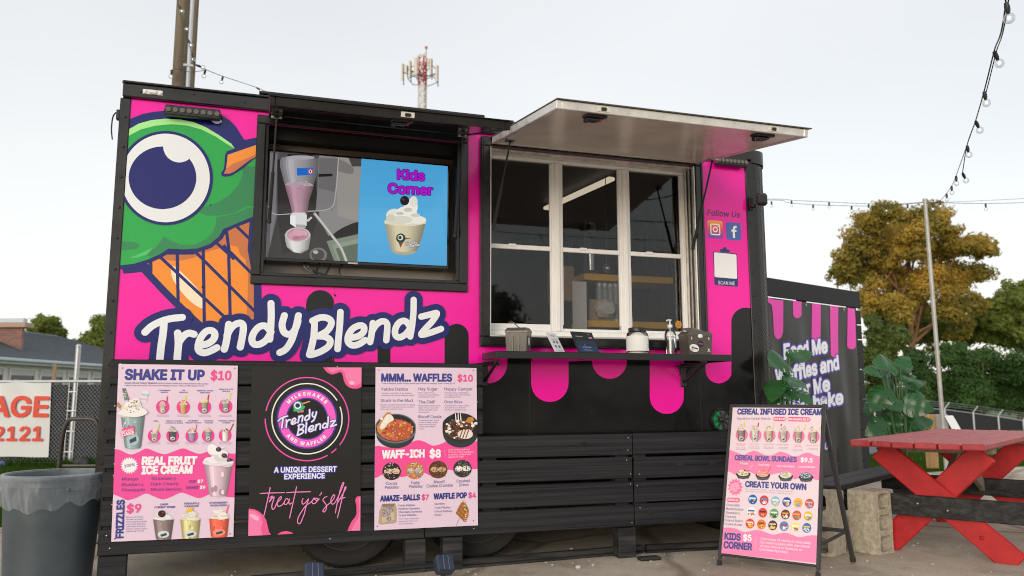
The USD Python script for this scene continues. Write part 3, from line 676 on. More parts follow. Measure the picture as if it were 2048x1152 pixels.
vp([(380, 340), (640, 340), (640, 760), (590, 735), (430, 800), (380, 700)], '8a8786', 1)
vp([(470, 350), (640, 370), (640, 740), (480, 690)], '97938f', 2)
vp([(480, 380), (560, 420), (560, 460), (478, 440)], '7b7774', 3, True)
vp([(540, 372), (640, 382), (640, 420), (560, 420)], '4a4544', 3)
vp([(360, 690), (430, 800), (590, 735), (640, 740), (640, 990), (80, 990), (110, 680)], '3b3836', 1)
vp([(60, 330), (160, 335), (150, 690), (85, 960), (60, 960)], '5d5b5e', 2)
vp([(110, 345), (150, 350), (140, 700), (110, 860)], '77757a', 3)
vp([(360, 480), (375, 690), (350, 780), (300, 860), (180, 900), (150, 700), (150, 380), (360, 400)], '2e2a29', 2)
vp([(375, 370), (490, 372), (470, 560), (455, 660), (360, 668), (370, 540)], '7d7b7c', 4)
vp([(380, 375), (482, 378), (465, 560), (375, 540)], '6c6a6b', 5)
vp([(375, 462), (452, 460), (452, 474), (375, 478)], '1b1a1a', 6)
vp([(420, 830), (600, 790), (600, 960), (470, 960)], '7d8a78', 3); vp([(450, 850), (600, 815), (600, 960), (490, 960)], '8d9a88', 4); vp([(470, 870), (600, 840), (600, 950), (500, 952)], '5e6b5c', 5)
vp([(460, 790), (520, 750), (600, 725), (600, 780), (470, 812)], '191616', 4, True)
V.add(LineString(sm(V.uvs(t3([(355, 680), (400, 735), (450, 800), (500, 870), (535, 960)])), False)).buffer(.009), 'a7a49f', 6)
V.add(LineString(sm(V.uvs(t3([(358, 682), (402, 738), (452, 803), (502, 873), (537, 963)])), False)).buffer(.003), 'd6d3ce', 7)
vp(disc((375, 905), 48, 40, 24), '77736e', 4); vp(disc((372, 905), 36, 30, 24), '45423f', 5); vp(disc((360, 890), 14, 10, 16), 'b9b5b0', 6)
V.add(LineString(sm(V.uvs(t3([(100, 640), (130, 680), (200, 682), (300, 668), (440, 650), (470, 560), (485, 375)])), False)).buffer(.0028), 'b0aeb2', 7)
vp([(205, 352), (345, 356), (342, 390), (208, 382)], '1c1a1b', 8); vp([(212, 372), (340, 378), (340, 386), (212, 380)], '5a5652', 9)
bott = [(165, 375), (200, 366), (350, 374), (377, 388), (372, 430), (362, 480), (325, 600), (312, 690), (232, 690), (215, 600), (185, 500), (165, 420)]
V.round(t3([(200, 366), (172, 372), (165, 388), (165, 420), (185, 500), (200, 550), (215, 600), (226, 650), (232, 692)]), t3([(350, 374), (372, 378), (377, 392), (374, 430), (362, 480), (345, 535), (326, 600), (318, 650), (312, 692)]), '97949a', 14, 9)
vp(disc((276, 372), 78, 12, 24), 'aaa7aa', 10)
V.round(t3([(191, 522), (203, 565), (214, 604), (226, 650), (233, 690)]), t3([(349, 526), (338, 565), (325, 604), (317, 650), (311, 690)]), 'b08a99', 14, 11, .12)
vp([(191, 522), (230, 528), (270, 518), (310, 530), (349, 526), (330, 512), (270, 508), (205, 510)], 'b9a2ac', 12)
for _k in range(24):
    _r = np.random.default_rng(_k); vp(disc((_r.uniform(225, 320), _r.uniform(490, 545)), _r.uniform(2, 6), _r.uniform(2, 6), 7), ('c9c0c4', '8f8086', 'a6969d')[_k % 3], 13)
vp([(256, 430), (347, 427), (345, 468), (258, 472)], '1f6fd0', 13); V.text('Do not touch', *t3([(262, 447)])[0], *t3([(314, 445)])[0], 3.2, '0b2d66', layer=14); V.text('moving parts', *t3([(262, 463)])[0], *t3([(314, 461)])[0], 3.2, '0b2d66', layer=14)
vp(disc((331, 449), 14, 15, 18), 'd8433c', 14); vp(disc((331, 449), 9, 10, 16), 'e8e6e6', 15); vp(disc((331, 449), 4, 7, 12), '333030', 16)
vp([(220, 690), (235, 674), (300, 674), (312, 690), (310, 745), (290, 760), (250, 756), (220, 735)], 'dcdcdc', 13); vp([(220, 690), (250, 690), (250, 752), (220, 735)], 'f0f0f0', 14); vp([(250, 738), (305, 742), (304, 760), (252, 757)], 'a8a5a5', 14)
vp([(310, 715), (335, 696), (342, 702), (318, 726)], 'cfcfcf', 13)
V.round(t3([(190, 790), (194, 830), (202, 862), (236, 890)]), t3([(334, 790), (328, 835), (320, 876), (280, 898)]), 'd4d2cd', 11, 13, .1)
vp(disc((262, 795), 68, 40, 30), 'c9c6c0', 14); vp(disc((262, 795), 60, 34, 30), 'c58da0', 15)
for (x, y, rx, ry, c) in ((240, 800, 30, 20, 'd3a0b1'), (285, 790, 30, 18, 'd9a9b8'), (262, 780, 26, 16, 'd8a4b5'), (255, 812, 22, 10, 'b27a8f'), (290, 806, 18, 8, 'bb8497')): vp(disc((x, y), rx, ry, 18), c, 16)
vp([(600, 330), (1120, 330), (1120, 990), (587, 990), (595, 640), (612, 380)], '4aa6dd', 20)
for i in range(10):
    f0, f1 = i / 10, (i + 1) / 10; k = 1 - abs(f0 - .55)
    vp([(612 - 25 * f0, 330 + 640 * f0), (1120, 330 + 640 * f0), (1120, 330 + 640 * f1), (612 - 25 * f1, 330 + 640 * f1)], '%02x%02x%02x' % (int(64 + 22 * k), int(152 + 26 * k), int(212 + 16 * k)), 21)
def tx(pr, c, s, x0, y0, x1, y1, cap, col, **k):
    f = crop(*c); a, b = f([(x0, y0), (x1, y1)]); pr.text(s, *a, *b, cap / c[2], col, **k)
tx(V, T3, 'Kids', 808, 490, 955, 499, 50, 'b012d0', bold=True, fat=.045, outline=('2a0a3a', .06), layer=23)
tx(V, T3, 'Corner', 757, 566, 1000, 578, 50, 'b012d0', bold=True, fat=.045, outline=('2a0a3a', .06), layer=23)
V.round(t3([(735, 722), (750, 790), (765, 860), (775, 885), (800, 902)]), t3([(965, 722), (946, 795), (925, 860), (912, 885), (890, 901)]), 'cdc3a2', 14, 23, .06)
vp([(776, 884), (800, 902), (850, 908), (892, 901), (912, 884), (850, 892)], 'b5ab8a', 24)
vp([(733, 722), (745, 715), (965, 712), (962, 735), (900, 748), (800, 748), (738, 736)], 'e2dac0', 25)
for (x, y, rx, ry, c) in ((790, 690, 45, 36, 'e9e6da'), (855, 690, 62, 50, 'f2f0e6'), (915, 715, 48, 22, 'efece0'), (880, 645, 38, 45, 'f3f1e8'), (895, 615, 22, 30, 'e8e5da'), (830, 715, 60, 22, 'dcd8c8'), (770, 705, 26, 20, 'd6d2c0'), (865, 660, 24, 12, 'cfcabb'), (905, 690, 26, 10, 'd5d0c0'), (820, 680, 22, 9, 'cdc8b8')):
    vp(disc((x, y), rx, ry, 22), c, 26)
vp(disc((846, 610), 25, 26, 20), '241a22', 27); vp(disc((838, 602), 8, 8, 12), '4a3a48', 28)
vp(disc((825, 815), 26, 26, 20), '173d28', 27); vp(disc((823, 812), 15, 15, 18), 'e2e2d8', 28); vp(disc((821, 812), 9, 9, 14), '1c2a22', 29); vp([(812, 838), (838, 838), (824, 868)], '8c3a2a', 28); vp([(850, 812), (886, 818), (850, 822)], '8c5a2a', 28)
def logo(pr, fx, layer, wcol, ocol, wA, wO, sB=(0, 0)):
    """the two-word lettering placed by the pixel map fx"""
    pa = [[fx(p) for p in s] for s in STROKES_A]; pb = [[fx((p[0] + sB[0], p[1] + sB[1])) for p in s] for s in STROKES_B]
    ls = [LineString(sm([pr.pl.uv(*p) for p in s], False, 3)) for s in pa + pb]
    if ocol: pr.add(unary_union([l.buffer(wO, quad_segs=3) for l in ls]), ocol, layer)
    pr.add(unary_union([l.buffer(wA, quad_segs=3) for l in ls]), wcol, layer + 1)
LC = (440, 650)                                       # a centre of the big lettering, pixels
def fxy(cx, cy, k, rot=0.0):
    c, s = math.cos(math.radians(rot)), math.sin(math.radians(rot))
    return lambda p: (cx + k * (c * (p[0] - LC[0]) - s * (p[1] - LC[1])), cy + k * (s * (p[0] - LC[0]) + c * (p[1] - LC[1])))
q = t3([(885, 836)])[0]
logo(V, fxy(q[0] - 2, q[1] + 1, .075, 0), 29, 'eceadf', '2a1f5a', .0014, .0034, (-205, 70))
obj('picture', V, 'screen_print', tv)
cab = []
for a_, m_, b_ in ((0.235, (.27, 1.755), .335), (.26, (.30, 1.735), .40), (.245, (.42, 1.725), .47)):
    cab.append(tube(sm([(a_ + .01, .13, 1.812), (a_ + .01, .12, 1.78), (m_[0] + .04, .10, m_[1] - .018), (b_ - .02, .115, 1.76), (b_, .135, 1.812)], False), .006, 6))
obj('screen_cable', cat(*cab), 'black_metal', tv, kind='stuff')
obj('maker_badge', bx(.50, .56, .0925, .0940, 1.810, 1.820), 'galvanized', tv)

# ------------------------------------------------------------------ timber skirt of pallets
PY = -0.150
def plank(x0, x1, z0, z1, y=PY, th=.020):
    j = rng.normal(0, .0022, 4)
    m = bx(x0 + j[0] * .8, x1 + j[1] * .8, y + abs(rng.normal(0, .0012)), y + th, z0, z1, .0035)
    m.vertices[:, 2] += j[2] + (m.vertices[:, 0] - x0) / max(x1 - x0, .1) * j[3]
    return m
rows = []
for i in range(7):
    z1 = 1.200 - i * .1455; rows.append((z1 - .131, z1))
pal = Thing('pallet_skirt', 'tall black slatted timber skirt under the cone, three posters hung on it', 'timber skirt', (0.3, -.1, 0))
for i, (z0, z1) in enumerate(rows):
    obj('plank', plank(-.745, 1.297 if i < 3 else .95, z0, z1), 'black_timber', pal)
for x in (-.735, .22, 1.20):
    obj('batten', bx(x, x + .09, PY + .022, PY + .11, .19, 1.19, .004), 'black_timber', pal)
for x in (-.735,):
    obj('post', bx(x - .012, x + .125, PY + .021, PY + .06, 0, .188, .004), 'black_timber', pal)
obj('end_board', bx(-.752, -.738, PY + .024, -.006, .19, 1.19, .003), 'black_timber', pal)
nails = []
for x in (-.70, -.69, 1.26, .42):
    for z0, z1 in rows[:7]:
        for z in (z0 + .03, z1 - .03):
            if rng.random() < .55: nails.append(ball((x + rng.normal(0, .008), PY - .001, z + rng.normal(0, .006)), (.004, .002, .004)))
obj('nails', cat(*nails), 'steel', pal, kind='stuff')
pal2 = Thing('pallet_skirt', 'low black slatted timber skirt below the serving window, left of the vertical joint', 'timber skirt', (1.6, -.1, 0))
pal3 = Thing('pallet_skirt', 'low black slatted timber skirt right of the joint, partly behind the folding sign', 'timber skirt', (2.7, -.1, 0))
for p, x0, x1, bat, posts, seed in ((pal2, .957, 2.281, (1.05, 1.30, 2.17), (.845, 1.065, 2.185), 1), (pal3, 2.290, 3.315, (2.295, 3.2), (3.1,), 2)):
    for i, (z0, z1) in enumerate(rows[3:]):
        dz = .002 if p is pal3 else 0
        obj('plank', plank(x0, x1, z0 + dz, z1 + dz), 'black_timber', p)
    for x in bat: obj('batten', bx(x, x + .09, PY + .022, PY + .11, .19, .74, .004), 'black_timber', p)
    for x in posts: obj('post', bx(x, x + .118, PY + .021, PY + .115, 0, .186, .004), 'black_timber_dusty', p)
    nl = []
    for x in ((2.255,) if p is pal2 else (2.32,)):
        for z0, z1 in rows[3:]:
            for z in (z0 + .025, z1 - .025):
                if rng.random() < .6: nl.append(ball((x + rng.normal(0, .012), PY - .001, z + rng.normal(0, .008)), (.004, .002, .004)))
    obj('nails', cat(*nl), 'steel', p, kind='stuff')
    kn = []
    for x, i in (((1.62, 2), (1.95, 0)) if p is pal2 else ((2.86, 1), (2.62, 1), (2.40, 3))):
        z = (rows[3:][i][0] + rows[3:][i][1]) / 2 + .01
        kn.append(bx(x - .02, x + .02, PY - .0012, PY + .004, z - .011, z + .011, .004))
    obj('knots', cat(*kn), 'black_trim', p, kind='stuff')
for x, z in ((1.735, .598), (1.70, .30), (2.22, .598)):
    pass

# ------------------------------------------------------------------ printed boards
BG, BAND, HEAD, PRICE, BODY, WHITE = 'e6cfe2', 'f0509f', '3b428f', 'ee5495', '5a5a92', 'f4f2f4'
def wave(pr, c, top, bot, x0, x1, col, layer):
    """a band between two wavy edges; top and bot are lists of crop points"""
    f = crop(*c)
    t = sm([pr.pl.uv(*p) for p in f(top)], False, 8); b = sm([pr.pl.uv(*p) for p in f(bot)], False, 8)
    pr.add(Polygon(np.vstack([t, b[::-1]])), col, layer)
def shake(pr, c, cx, yb, wb, yr, wr, cup, cream='f1ece6', bits=(), straw=None, label='d9e2e2', top=None, L=6, hi=None, seed=0, lab=True):
    r = np.random.default_rng(seed); f = crop(*c)
    def P(pts, col, l, s=False): pr.px(f(pts), col, l, s)
    h = yb - yr
    if straw:
        sx, sy, ex, ey, sc, sw = straw
        P([(sx - sw, sy), (sx + sw, sy), (ex + sw, ey), (ex - sw, ey)], sc, L)
    P([(cx - wr / 2, yr), (cx + wr / 2, yr), (cx + wb / 2 + .02 * wr, yb - .06 * h), (cx + wb / 2 - .05 * wb, yb), (cx, yb + .03 * h), (cx - wb / 2 + .05 * wb, yb), (cx - wb / 2 - .02 * wr, yb - .06 * h)], cup, L + 1)
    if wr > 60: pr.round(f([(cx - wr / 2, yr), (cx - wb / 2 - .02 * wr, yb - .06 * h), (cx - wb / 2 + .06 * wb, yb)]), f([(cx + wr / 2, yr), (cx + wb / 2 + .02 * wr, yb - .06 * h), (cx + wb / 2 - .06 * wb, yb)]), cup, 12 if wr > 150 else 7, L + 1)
    dk = '%02x%02x%02x' % tuple(int(int(cup[i:i + 2], 16) * .82) for i in (0, 2, 4)); lt = '%02x%02x%02x' % tuple(min(255, int(int(cup[i:i + 2], 16) * 1.14 + 10)) for i in (0, 2, 4))
    for k in range(7 if wr > 60 else 3):
        P(disc((cx + r.uniform(-.35, .35) * wb, yr + r.uniform(.1, .95) * h), wr * r.uniform(.03, .07), wr * r.uniform(.04, .12), 8), dk if k % 2 else lt, L + 2)
    if lab:
        P(disc((cx, yb - .26 * h), wb * .40, h * .17, 20), label, L + 3)
        P([(cx - .22 * wb, yb - .24 * h), (cx + .20 * wb, yb - .34 * h), (cx + .24 * wb, yb - .22 * h), (cx - .16 * wb, yb - .14 * h)], '37455a', L + 4)
    th = top or .55 * wr
    for k in range(9):
        t = k / 8; q = r.uniform(-1, 1)
        P(disc((cx + q * wr * .36 * (1 - .4 * t), yr - t * th * .8), wr * (.24 - .08 * t), th * (.25 - .06 * t), 14), cream if k % 3 else ('%02x%02x%02x' % tuple(int(int(cream[i:i + 2], 16) * .9) for i in (0, 2, 4))), L + 5 + (k % 2))
    if wr > 150:
        for k in range(26):
            t = r.uniform(0, 1); x_ = cx + r.uniform(-.42, .42) * wr * (1 - .55 * t); y_ = yr - t * th * .95; P(disc((x_, y_), wr * r.uniform(.06, .13), th * r.uniform(.03, .07), 12), mixhex(cream, r.uniform(.86, 1.04)), L + 6)
    P(disc((cx, yr), wr * .52, th * .13, 20), '%02x%02x%02x' % tuple(int(int(cream[i:i + 2], 16) * .95) for i in (0, 2, 4)), L + 6)
    for k in range(len(bits) * 6 if bits else 0):
        t = r.uniform(0, 1)
        P(disc((cx + r.uniform(-.42, .42) * wr * (1 - .45 * t), yr - t * th), min(wr * r.uniform(.025, .07), 9), min(wr * r.uniform(.02, .05), 7), 6), bits[k % len(bits)], L + 8)
def board(name, label, corners, plane, th, matname='poster_print', bcol='white_plastic', group=None):
    uv = [plane.uv(*p) for p in corners]; pg = Polygon(uv)
    base = plane.p3([np.mean(uv, axis=0)])[0]
    b = Thing(name, label, 'menu board', base, group)
    obj('backing', extr(pg, plane, -th), bcol, b)
    return b, pg
BP = Plane((0, PY - .008, 0), (1, 0, 0), (0, 0, 1))
def screws(b, plane, pts):
    for p in pts:
        q = plane.p3([plane.uv(*p)])[0]
        obj('screw', ball(q + plane.n * .001, (.0035, .002, .0035)), 'rivet', b, smooth=True)

# ---- board 1
A1, B1 = (220, 720, 6.063), (215, 890, 5.759)
cn = [(237.3, 727.8), (475.8, 731.5), (466.8, 1073.5), (222.3, 1083.5)]
b1, pg = board('menu_board', 'pale pink milkshake menu board with a tall birthday cake shake, leftmost on the skirt', cn, BP, .006)
p = Print(BP, pg)
p.add(pg, BG, 0)
wave(p, B1, [(40, 45), (90, 46), (150, 60), (260, 108), (350, 85), (450, 40), (560, 80), (660, 105), (760, 75), (870, 38), (960, 70), (1060, 102), (1160, 70), (1240, 40), (1330, 55), (1400, 95), (1500, 97)],
     [(40, 570), (80, 574), (150, 600), (230, 634), (330, 610), (440, 560), (540, 595), (640, 627), (740, 595), (850, 550), (950, 580), (1060, 612), (1170, 570), (1260, 545), (1350, 590), (1420, 603), (1500, 600)], 0, 0, BAND, 1)
tx(p, A1, 'SHAKE IT UP', 182, 234, 1140, 240, 118, HEAD, bold=True, fat=.05, layer=2)
tx(p, A1, '$10', 1220, 240, 1468, 240, 105, PRICE, bold=True, fat=.03, layer=2)
tx(p, A1, 'Crazy Good Crazy Shakes!', 177, 287, 570, 289, 20, BODY, bold=True, layer=2)
tx(p, A1, 'Hand scooped vanilla ice cream infused with cereals,', 578, 289, 1195, 297, 19, BODY, layer=2)
tx(p, A1, 'cakes, fruits and more!  All come with whipped cream.  Add a waffle topper for $2', 177, 315, 1140, 321, 18, BODY, layer=2)
for s, s2, x, y, w in (('STRAWBERRY', 'SHORTY', 660, 375, 148), ('THE', 'FRENCHIE', 890, 375, 106), ('PINEAPPLE UPSIDE', 'DOWN SHAKE', 1152, 379, 196), ('PEANUT BUTTER', 'MUD PIE', 1408, 362, 170),
                       ('', 'PB&J', 557, 722, 58), ('KRAVE N CHERRY', 'CHOCOLATE SHAKE', 778, 746, 212), ('BLUEBERRY', 'BISCOFF CRUNCH', 1012, 743, 188), ('BANANAS', 'FOSTER', 1200, 744, 108), ('COOKIES & CREAM', 'EXTREME', 1412, 744, 198)):
    g2 = w if len(s2) >= len(s) else w * len(s2) / max(len(s), 1); g1 = w if len(s) > len(s2) else w * len(s) / max(len(s2), 1)
    if s: tx(p, A1, s, x - g1 / 2, y, x + g1 / 2, y + 1, 14, HEAD, bold=True, layer=2)
    tx(p, A1, s2, x - g2 / 2, y + 24, x + g2 / 2, y + 25, 14, HEAD, bold=True, layer=2)
tiny = [('Strawberries, Golden', 'Oreos and fresh strawberries'), ('French toast crunch,', 'maple drizzle and bacon'), ('Pineapple, caramel,', 'cherries and cake'), ('Peanut butter fudge pie,', 'brownie and sauce'), ('Peanut butter, grape jelly', 'and vanilla ice cream'), ('Chocolate ice cream,', 'dark cherries, Krave'), ('Blueberries, cookie butter', 'and Biscoff crumble'), ('Bananas and rum', 'caramel drizzle'), ('Oreo Pebbles, cookies', 'and fudge')]
cups = [(640, 570, 92, 640, 66, 545, 'c9a7a0', 'ecd0cf', ('a3453f', '6b2f22'), (697, 440, 690, 520, 'e2266b', 8)), (889, 572, 92, 648, 62, 540, 'c9a06c', 'ead9ad', ('6a3f22', 'e0b050'), (922, 425, 915, 500, 'e8dc3c', 8)), (1146, 570, 96, 644, 68, 510, 'a58f86', 'f1e3b2', ('d9c37a',), (1196, 422, 1185, 505, 'e0202a', 8)), (1402, 562, 92, 630, 66, 520, '9b8f8c', 'e6ded8', ('5a3a22', 'e0a050', '3a2a22'), (1462, 395, 1452, 470, 'e6e04c', 8)),
        (536, 920, 88, 986, 62, 885, 'a99a92', 'ece4dc', ('e08a3a',), (598, 770, 585, 860, 'b8d84a', 7)), (760, 918, 100, 984, 74, 860, '54505a', 'e5ddd4', ('3a2a2a', '6a4a3a', '2a3a5a'), None), (992, 922, 96, 982, 72, 880, '9d8fb0', 'eee4d6', ('8a4a2a', 'd88a3a', 'b03a3a'), (1052, 780, 1040, 860, 'e05a7a', 6)), (1190, 918, 84, 984, 62, 862, '8fa097', 'efe2c4', ('5a3018', 'd9a860'), None), (1396, 914, 84, 984, 66, 868, 'e5e0d8', 'e9e3da', ('2c2220', '3a2a26', '241c1a'), (1500, 770, 1445, 880, '8a5a32', 8))]
for k, (x, yc, wr, yb, wb, yr, cup, cream, bits, straw) in enumerate(cups):
    f = crop(*A1); p.px(f(disc((x, yc), 82 if k < 4 else 78, 84 if k < 4 else 80, 30)), 'f0409a', 2)
    shake(p, A1, x, yb, wb, yr, wr, cup, cream, bits, straw, seed=k, L=3, lab=k in (0, 2, 3, 4, 5, 7))
    for j, s in enumerate(tiny[k]):
        w = 150; y = (672 if k < 4 else 1006) + j * 14; tx(p, A1, s, x - w / 2, y, x + w / 2, y + 1, 9, '8a7fa4', layer=2)
f = crop(*A1)
p.px(f([(146, 346), (190, 342), (232, 465), (180, 495)]), '3c8a8a', 3)
r0 = np.random.default_rng(5)
for k in range(34):
    t, s = r0.uniform(0, 1), r0.uniform(-.8, .8); p.px(f(disc((168 + 40 * t + s * 22, 350 + 135 * t), 8, 6, 6)), ('f0b030', 'd8402a', '2a6ad0', 'f0e0d0', '2a8a4a')[k % 5], 4)
p.px(f([(385, 378), (430, 370), (475, 382), (440, 520), (360, 500)]), 'e9dfe6', 3, False); p.px(f([(382, 400), (472, 418), (465, 445), (376, 430)]), 'a8cfe6', 4); p.px(f([(372, 455), (458, 470), (452, 492), (366, 480)]), 'e8b8cc', 4)
p.px(f([(80, 505), (110, 520), (170, 590), (140, 612), (85, 560)]), 'b88a60', 3)
shake(p, A1, 278, 1070, 190, 650, 296, '93a7ab', 'f2efe9', ('e06a2a', '2a4ac0', '3a9a4a', 'e8c040', 'c03030'), None, 'a9c6c9', top=190, L=5, seed=77)
p.px(f([(100, 650), (140, 612), (180, 590), (250, 640), (330, 620), (400, 585), (455, 625), (440, 655), (380, 680), (300, 692), (200, 684), (130, 664)]), 'efece8', 16, True)
p.px(f([(150, 832), (290, 795), (302, 900), (150, 930), (134, 880)]), 'ef4f90', 17)
tx(p, A1, 'BIRTHDAY', 140, 888, 292, 850, 26, WHITE, bold=True, layer=18); tx(p, A1, 'CAKE', 150, 926, 298, 898, 40, WHITE, bold=True, fat=.02, layer=18)
p.add(LineString(sm(p.uvs(f([(160, 835), (165, 800), (192, 755)])), False)).buffer(.0012), WHITE, 17); p.add(LineString(p.uvs(f([(172, 768), (193, 752), (193, 778)]))).buffer(.0012), WHITE, 17)
f = crop(*B1)
st_ = [(252 + (104 if k % 2 == 0 else 78) * math.cos(k * math.pi / 20), 236 + (100 if k % 2 == 0 else 76) * math.sin(k * math.pi / 20)) for k in range(40)]
p.px(f(st_), WHITE, 3); tx(p, B1, '100%', 195, 258, 316, 240, 32, HEAD, bold=True, layer=4)
tx(p, B1, 'REAL FRUIT', 398, 224, 1025, 218, 84, WHITE, bold=True, fat=.07, layer=3); tx(p, B1, 'ICE CREAM', 395, 332, 972, 322, 84, WHITE, bold=True, fat=.07, layer=3)
for s, x0, y0, x1, y1 in (('Mango', 167, 410, 352, 406), ('Blueberry', 165, 474, 415, 469), ('Pineapple', 163, 535, 428, 530), ('Strawberry', 505, 404, 790, 400), ('Dark Cherry', 503, 466, 815, 462), ('Mixed Berries', 501, 529, 850, 524)):
    tx(p, B1, s, x0, y0, x1, y1, 35, '55438f', layer=3)
for y, x0, x1, s, x2, pr_ in ((420, 920, 1112, 'CUP', 1020, '$7'), (490, 888, 1138, 'SHAKE', 1048, '$9')):
    l = LineString(p.uvs(f([(x0 + 35, y), (x1 - 35, y)]))).buffer(.0062); p.add(l.difference(l.buffer(-.0005)), '9a4f98', 3)
    tx(p, B1, s, x0 + 18, y + 15, x2, y + 14, 30, '4a3f8c', bold=True, layer=4); tx(p, B1, pr_, x2 + 16, y + 15, x1 - 12, y + 14, 34, WHITE, bold=True, fat=.03, layer=4)
shake(p, B1, 1275, 590, 190, 205, 330, 'd0b6c4', 'f3eef0', (), None, top=200, L=5, seed=9, lab=False)
p.px(f([(1150, 60), (1160, 10), (1200, -15), (1240, 0), (1320, 60), (1290, 110), (1180, 100)]), 'f5f1f2', 13, True)
for x, y in ((1280, 50), (1345, 120), (1408, 178)): p.px(f(disc((x, y), 32, 27, 18)), '3a3348', 14); p.px(f(disc((x - 6, y - 5), 14, 9, 12)), '6a6078', 15)
p.px(f([(1090, 195), (1110, 185), (1270, 215), (1440, 185), (1460, 195), (1440, 215), (1270, 245), (1110, 220)]), 'ece2ea', 14)
f = crop(*B1)
def vtext(pr, c, s, x0, y0, x1, y1, cap, col, **k): tx(pr, c, s, x0, y0, x1, y1, cap, col, **k)
vtext(p, B1, 'FRIZZLES', 180, 1068, 195, 630, 78, HEAD, bold=True, fat=.05, layer=3)
tx(p, B1, '$9', 220, 780, 386, 772, 92, PRICE, bold=True, fat=.03, layer=3)
for k, s in enumerate(('Move over floats,', 'Frizzles are here!', 'Hand dipped vanilla', 'ice cream blended', 'with fresh fruit and', 'soda to create a fizzy,', 'refreshing Frizzle!')):
    tx(p, B1, s, 218 - k * .8, 838 + k * 27.2, 218 + (198, 190, 232, 214, 218, 240, 200)[k], 832 + k * 27, 15, '7a72a0', layer=3)
for s, x, y, w in (('DARK', 655, 694, 90), ('CHERRY BOMB', 660, 726, 238), ('PINEAPPLE', 970, 684, 172), ('PARADISE', 970, 715, 162), ('STRAWBERRY', 1278, 676, 214), ('WHIRLWIND', 1278, 706, 190)):
    tx(p, B1, s, x - w / 2, y + 2, x + w / 2, y - 3, 22, HEAD, bold=True, layer=3)
shake(p, B1, 645, 1090, 165, 850, 240, '8d7a7c', 'eef0ef', (), None, 'd5ddda', top=80, L=4, seed=21); p.px(f(disc((628, 790), 44, 40, 20)), '3c1420', 15); p.px(f(disc((640, 778), 14, 9, 12)), '7a4450', 16)
shake(p, B1, 955, 1082, 175, 850, 235, 'cfc48c', 'eceadd', ('e6d9a8',), None, 'd5ddda', top=95, L=4, seed=22); p.px(f([(905, 765), (930, 725), (985, 722), (985, 750), (940, 770)]), 'f0c020', 15)
shake(p, B1, 1285, 1062, 180, 838, 230, 'ee6a50', 'f3eee4', (), (1395, 685, 1365, 800, 'f07a90', 11), 'f29884', top=95, L=4, seed=23)
obj('print', p, 'poster_print', b1)
screws(b1, BP, [(245.4, 736), (469.5, 736.5), (229.7, 1077.5), (460, 1067.5)])

# ---- board 2
A2, B2 = (490, 725, 6.229), (490, 890, 6.061)
cn = [(503.7, 734.2), (723.1, 735.0), (720.3, 1060.8), (496.3, 1071.8)]
b2, pg = board('menu_board', 'black poster board with a round neon style logo, in the middle of the skirt', cn, BP, .006)
p = Print(BP, pg); f = crop(*A2)
p.add(pg, '1b1a19', 0)
def arc(pr, c, cx, cy, rx, ry, a0, a1, w, col, layer):
    t = np.radians(np.linspace(a0, a1, max(4, int(abs(a1 - a0) / 4))))
    pr.add(LineString([pr.pl.uv(*q) for q in crop(*c)([(cx + rx * math.cos(k), cy + ry * math.sin(k)) for k in t])]).buffer(w, quad_segs=4), col, layer)
for w, col, l in ((.0065, '2d1825', 1), (.0048, '4a1d38', 2), (.0031, 'f455b4', 3)):
    arc(p, A2, 772, 705, 520, 518, 192, 326 + 58 - 20, w, col, l); arc(p, A2, 772, 705, 520, 518, 0, 38, w, col, l); arc(p, A2, 772, 705, 520, 518, 46, 54, w, col, l); arc(p, A2, 772, 705, 520, 518, 61, 180, w, col, l)
for w, col, l in ((.0062, '2a2928', 1), (.0032, 'efeeee', 3)):
    arc(p, A2, 772, 700, 437, 438, 20, 180 + 148, w, col, l); arc(p, A2, 772, 700, 437, 438, -19, 20, w, col, l)
p.px(f(disc((772, 700), 378, 378)), '4c3a9c', 4); p.px(f(disc((772, 700), 358, 358)), 'fb62cc', 5); p.px(f(disc((772, 700), 262, 262)), '4c3a9c', 6); p.px(f(disc((772, 700), 246, 246)), '161515', 7)
def arctext(pr, c, s, cx, cy, r, a0, a1, cap, col, layer, inside=False):
    ws = [glyphs(ch, True).bounds[2] + .22 if ch != ' ' else .5 for ch in s]; tot = sum(ws); at = 0
    for ch, w in zip(s, ws):
        t = math.radians(a0 + (a1 - a0) * (at + w / 2) / tot); at += w
        if ch == ' ': continue
        gw = glyphs(ch, True).bounds[2] * cap
        dx, dy = -math.sin(t), math.cos(t); sgn = 1 if a1 > a0 else -1
        rr = r if not inside else r
        ox, oy = cx + rr * math.cos(t), cy + rr * math.sin(t)
        a, b = (ox - sgn * dx * gw / 2, oy - sgn * dy * gw / 2), (ox + sgn * dx * gw / 2, oy + sgn * dy * gw / 2)
        k = crop(*c)([a, b]); uva, uvb = pr.pl.uv(*k[0]), pr.pl.uv(*k[1])
        g = glyphs(ch, True); e = (uvb - uva); sx = np.linalg.norm(e) / g.bounds[2]; e = e / np.linalg.norm(e); n = np.array([-e[1], e[0]])
        pr.add(affinity.affine_transform(g, [sx * e[0], sx * n[0], sx * e[1], sx * n[1], uva[0], uva[1]]).buffer(.06 * sx), col, layer)
arctext(p, A2, 'MILKSHAKES', 772, 700, 292, 217, 323, 40, 'f2f0f4', 8); arctext(p, A2, 'AND WAFFLES', 772, 700, 332, 142, 42, 40, 'f2f0f4', 8)
p.px(f([(645, 605), (735, 590), (728, 620), (690, 622), (658, 628)]), 'd9825a', 8)
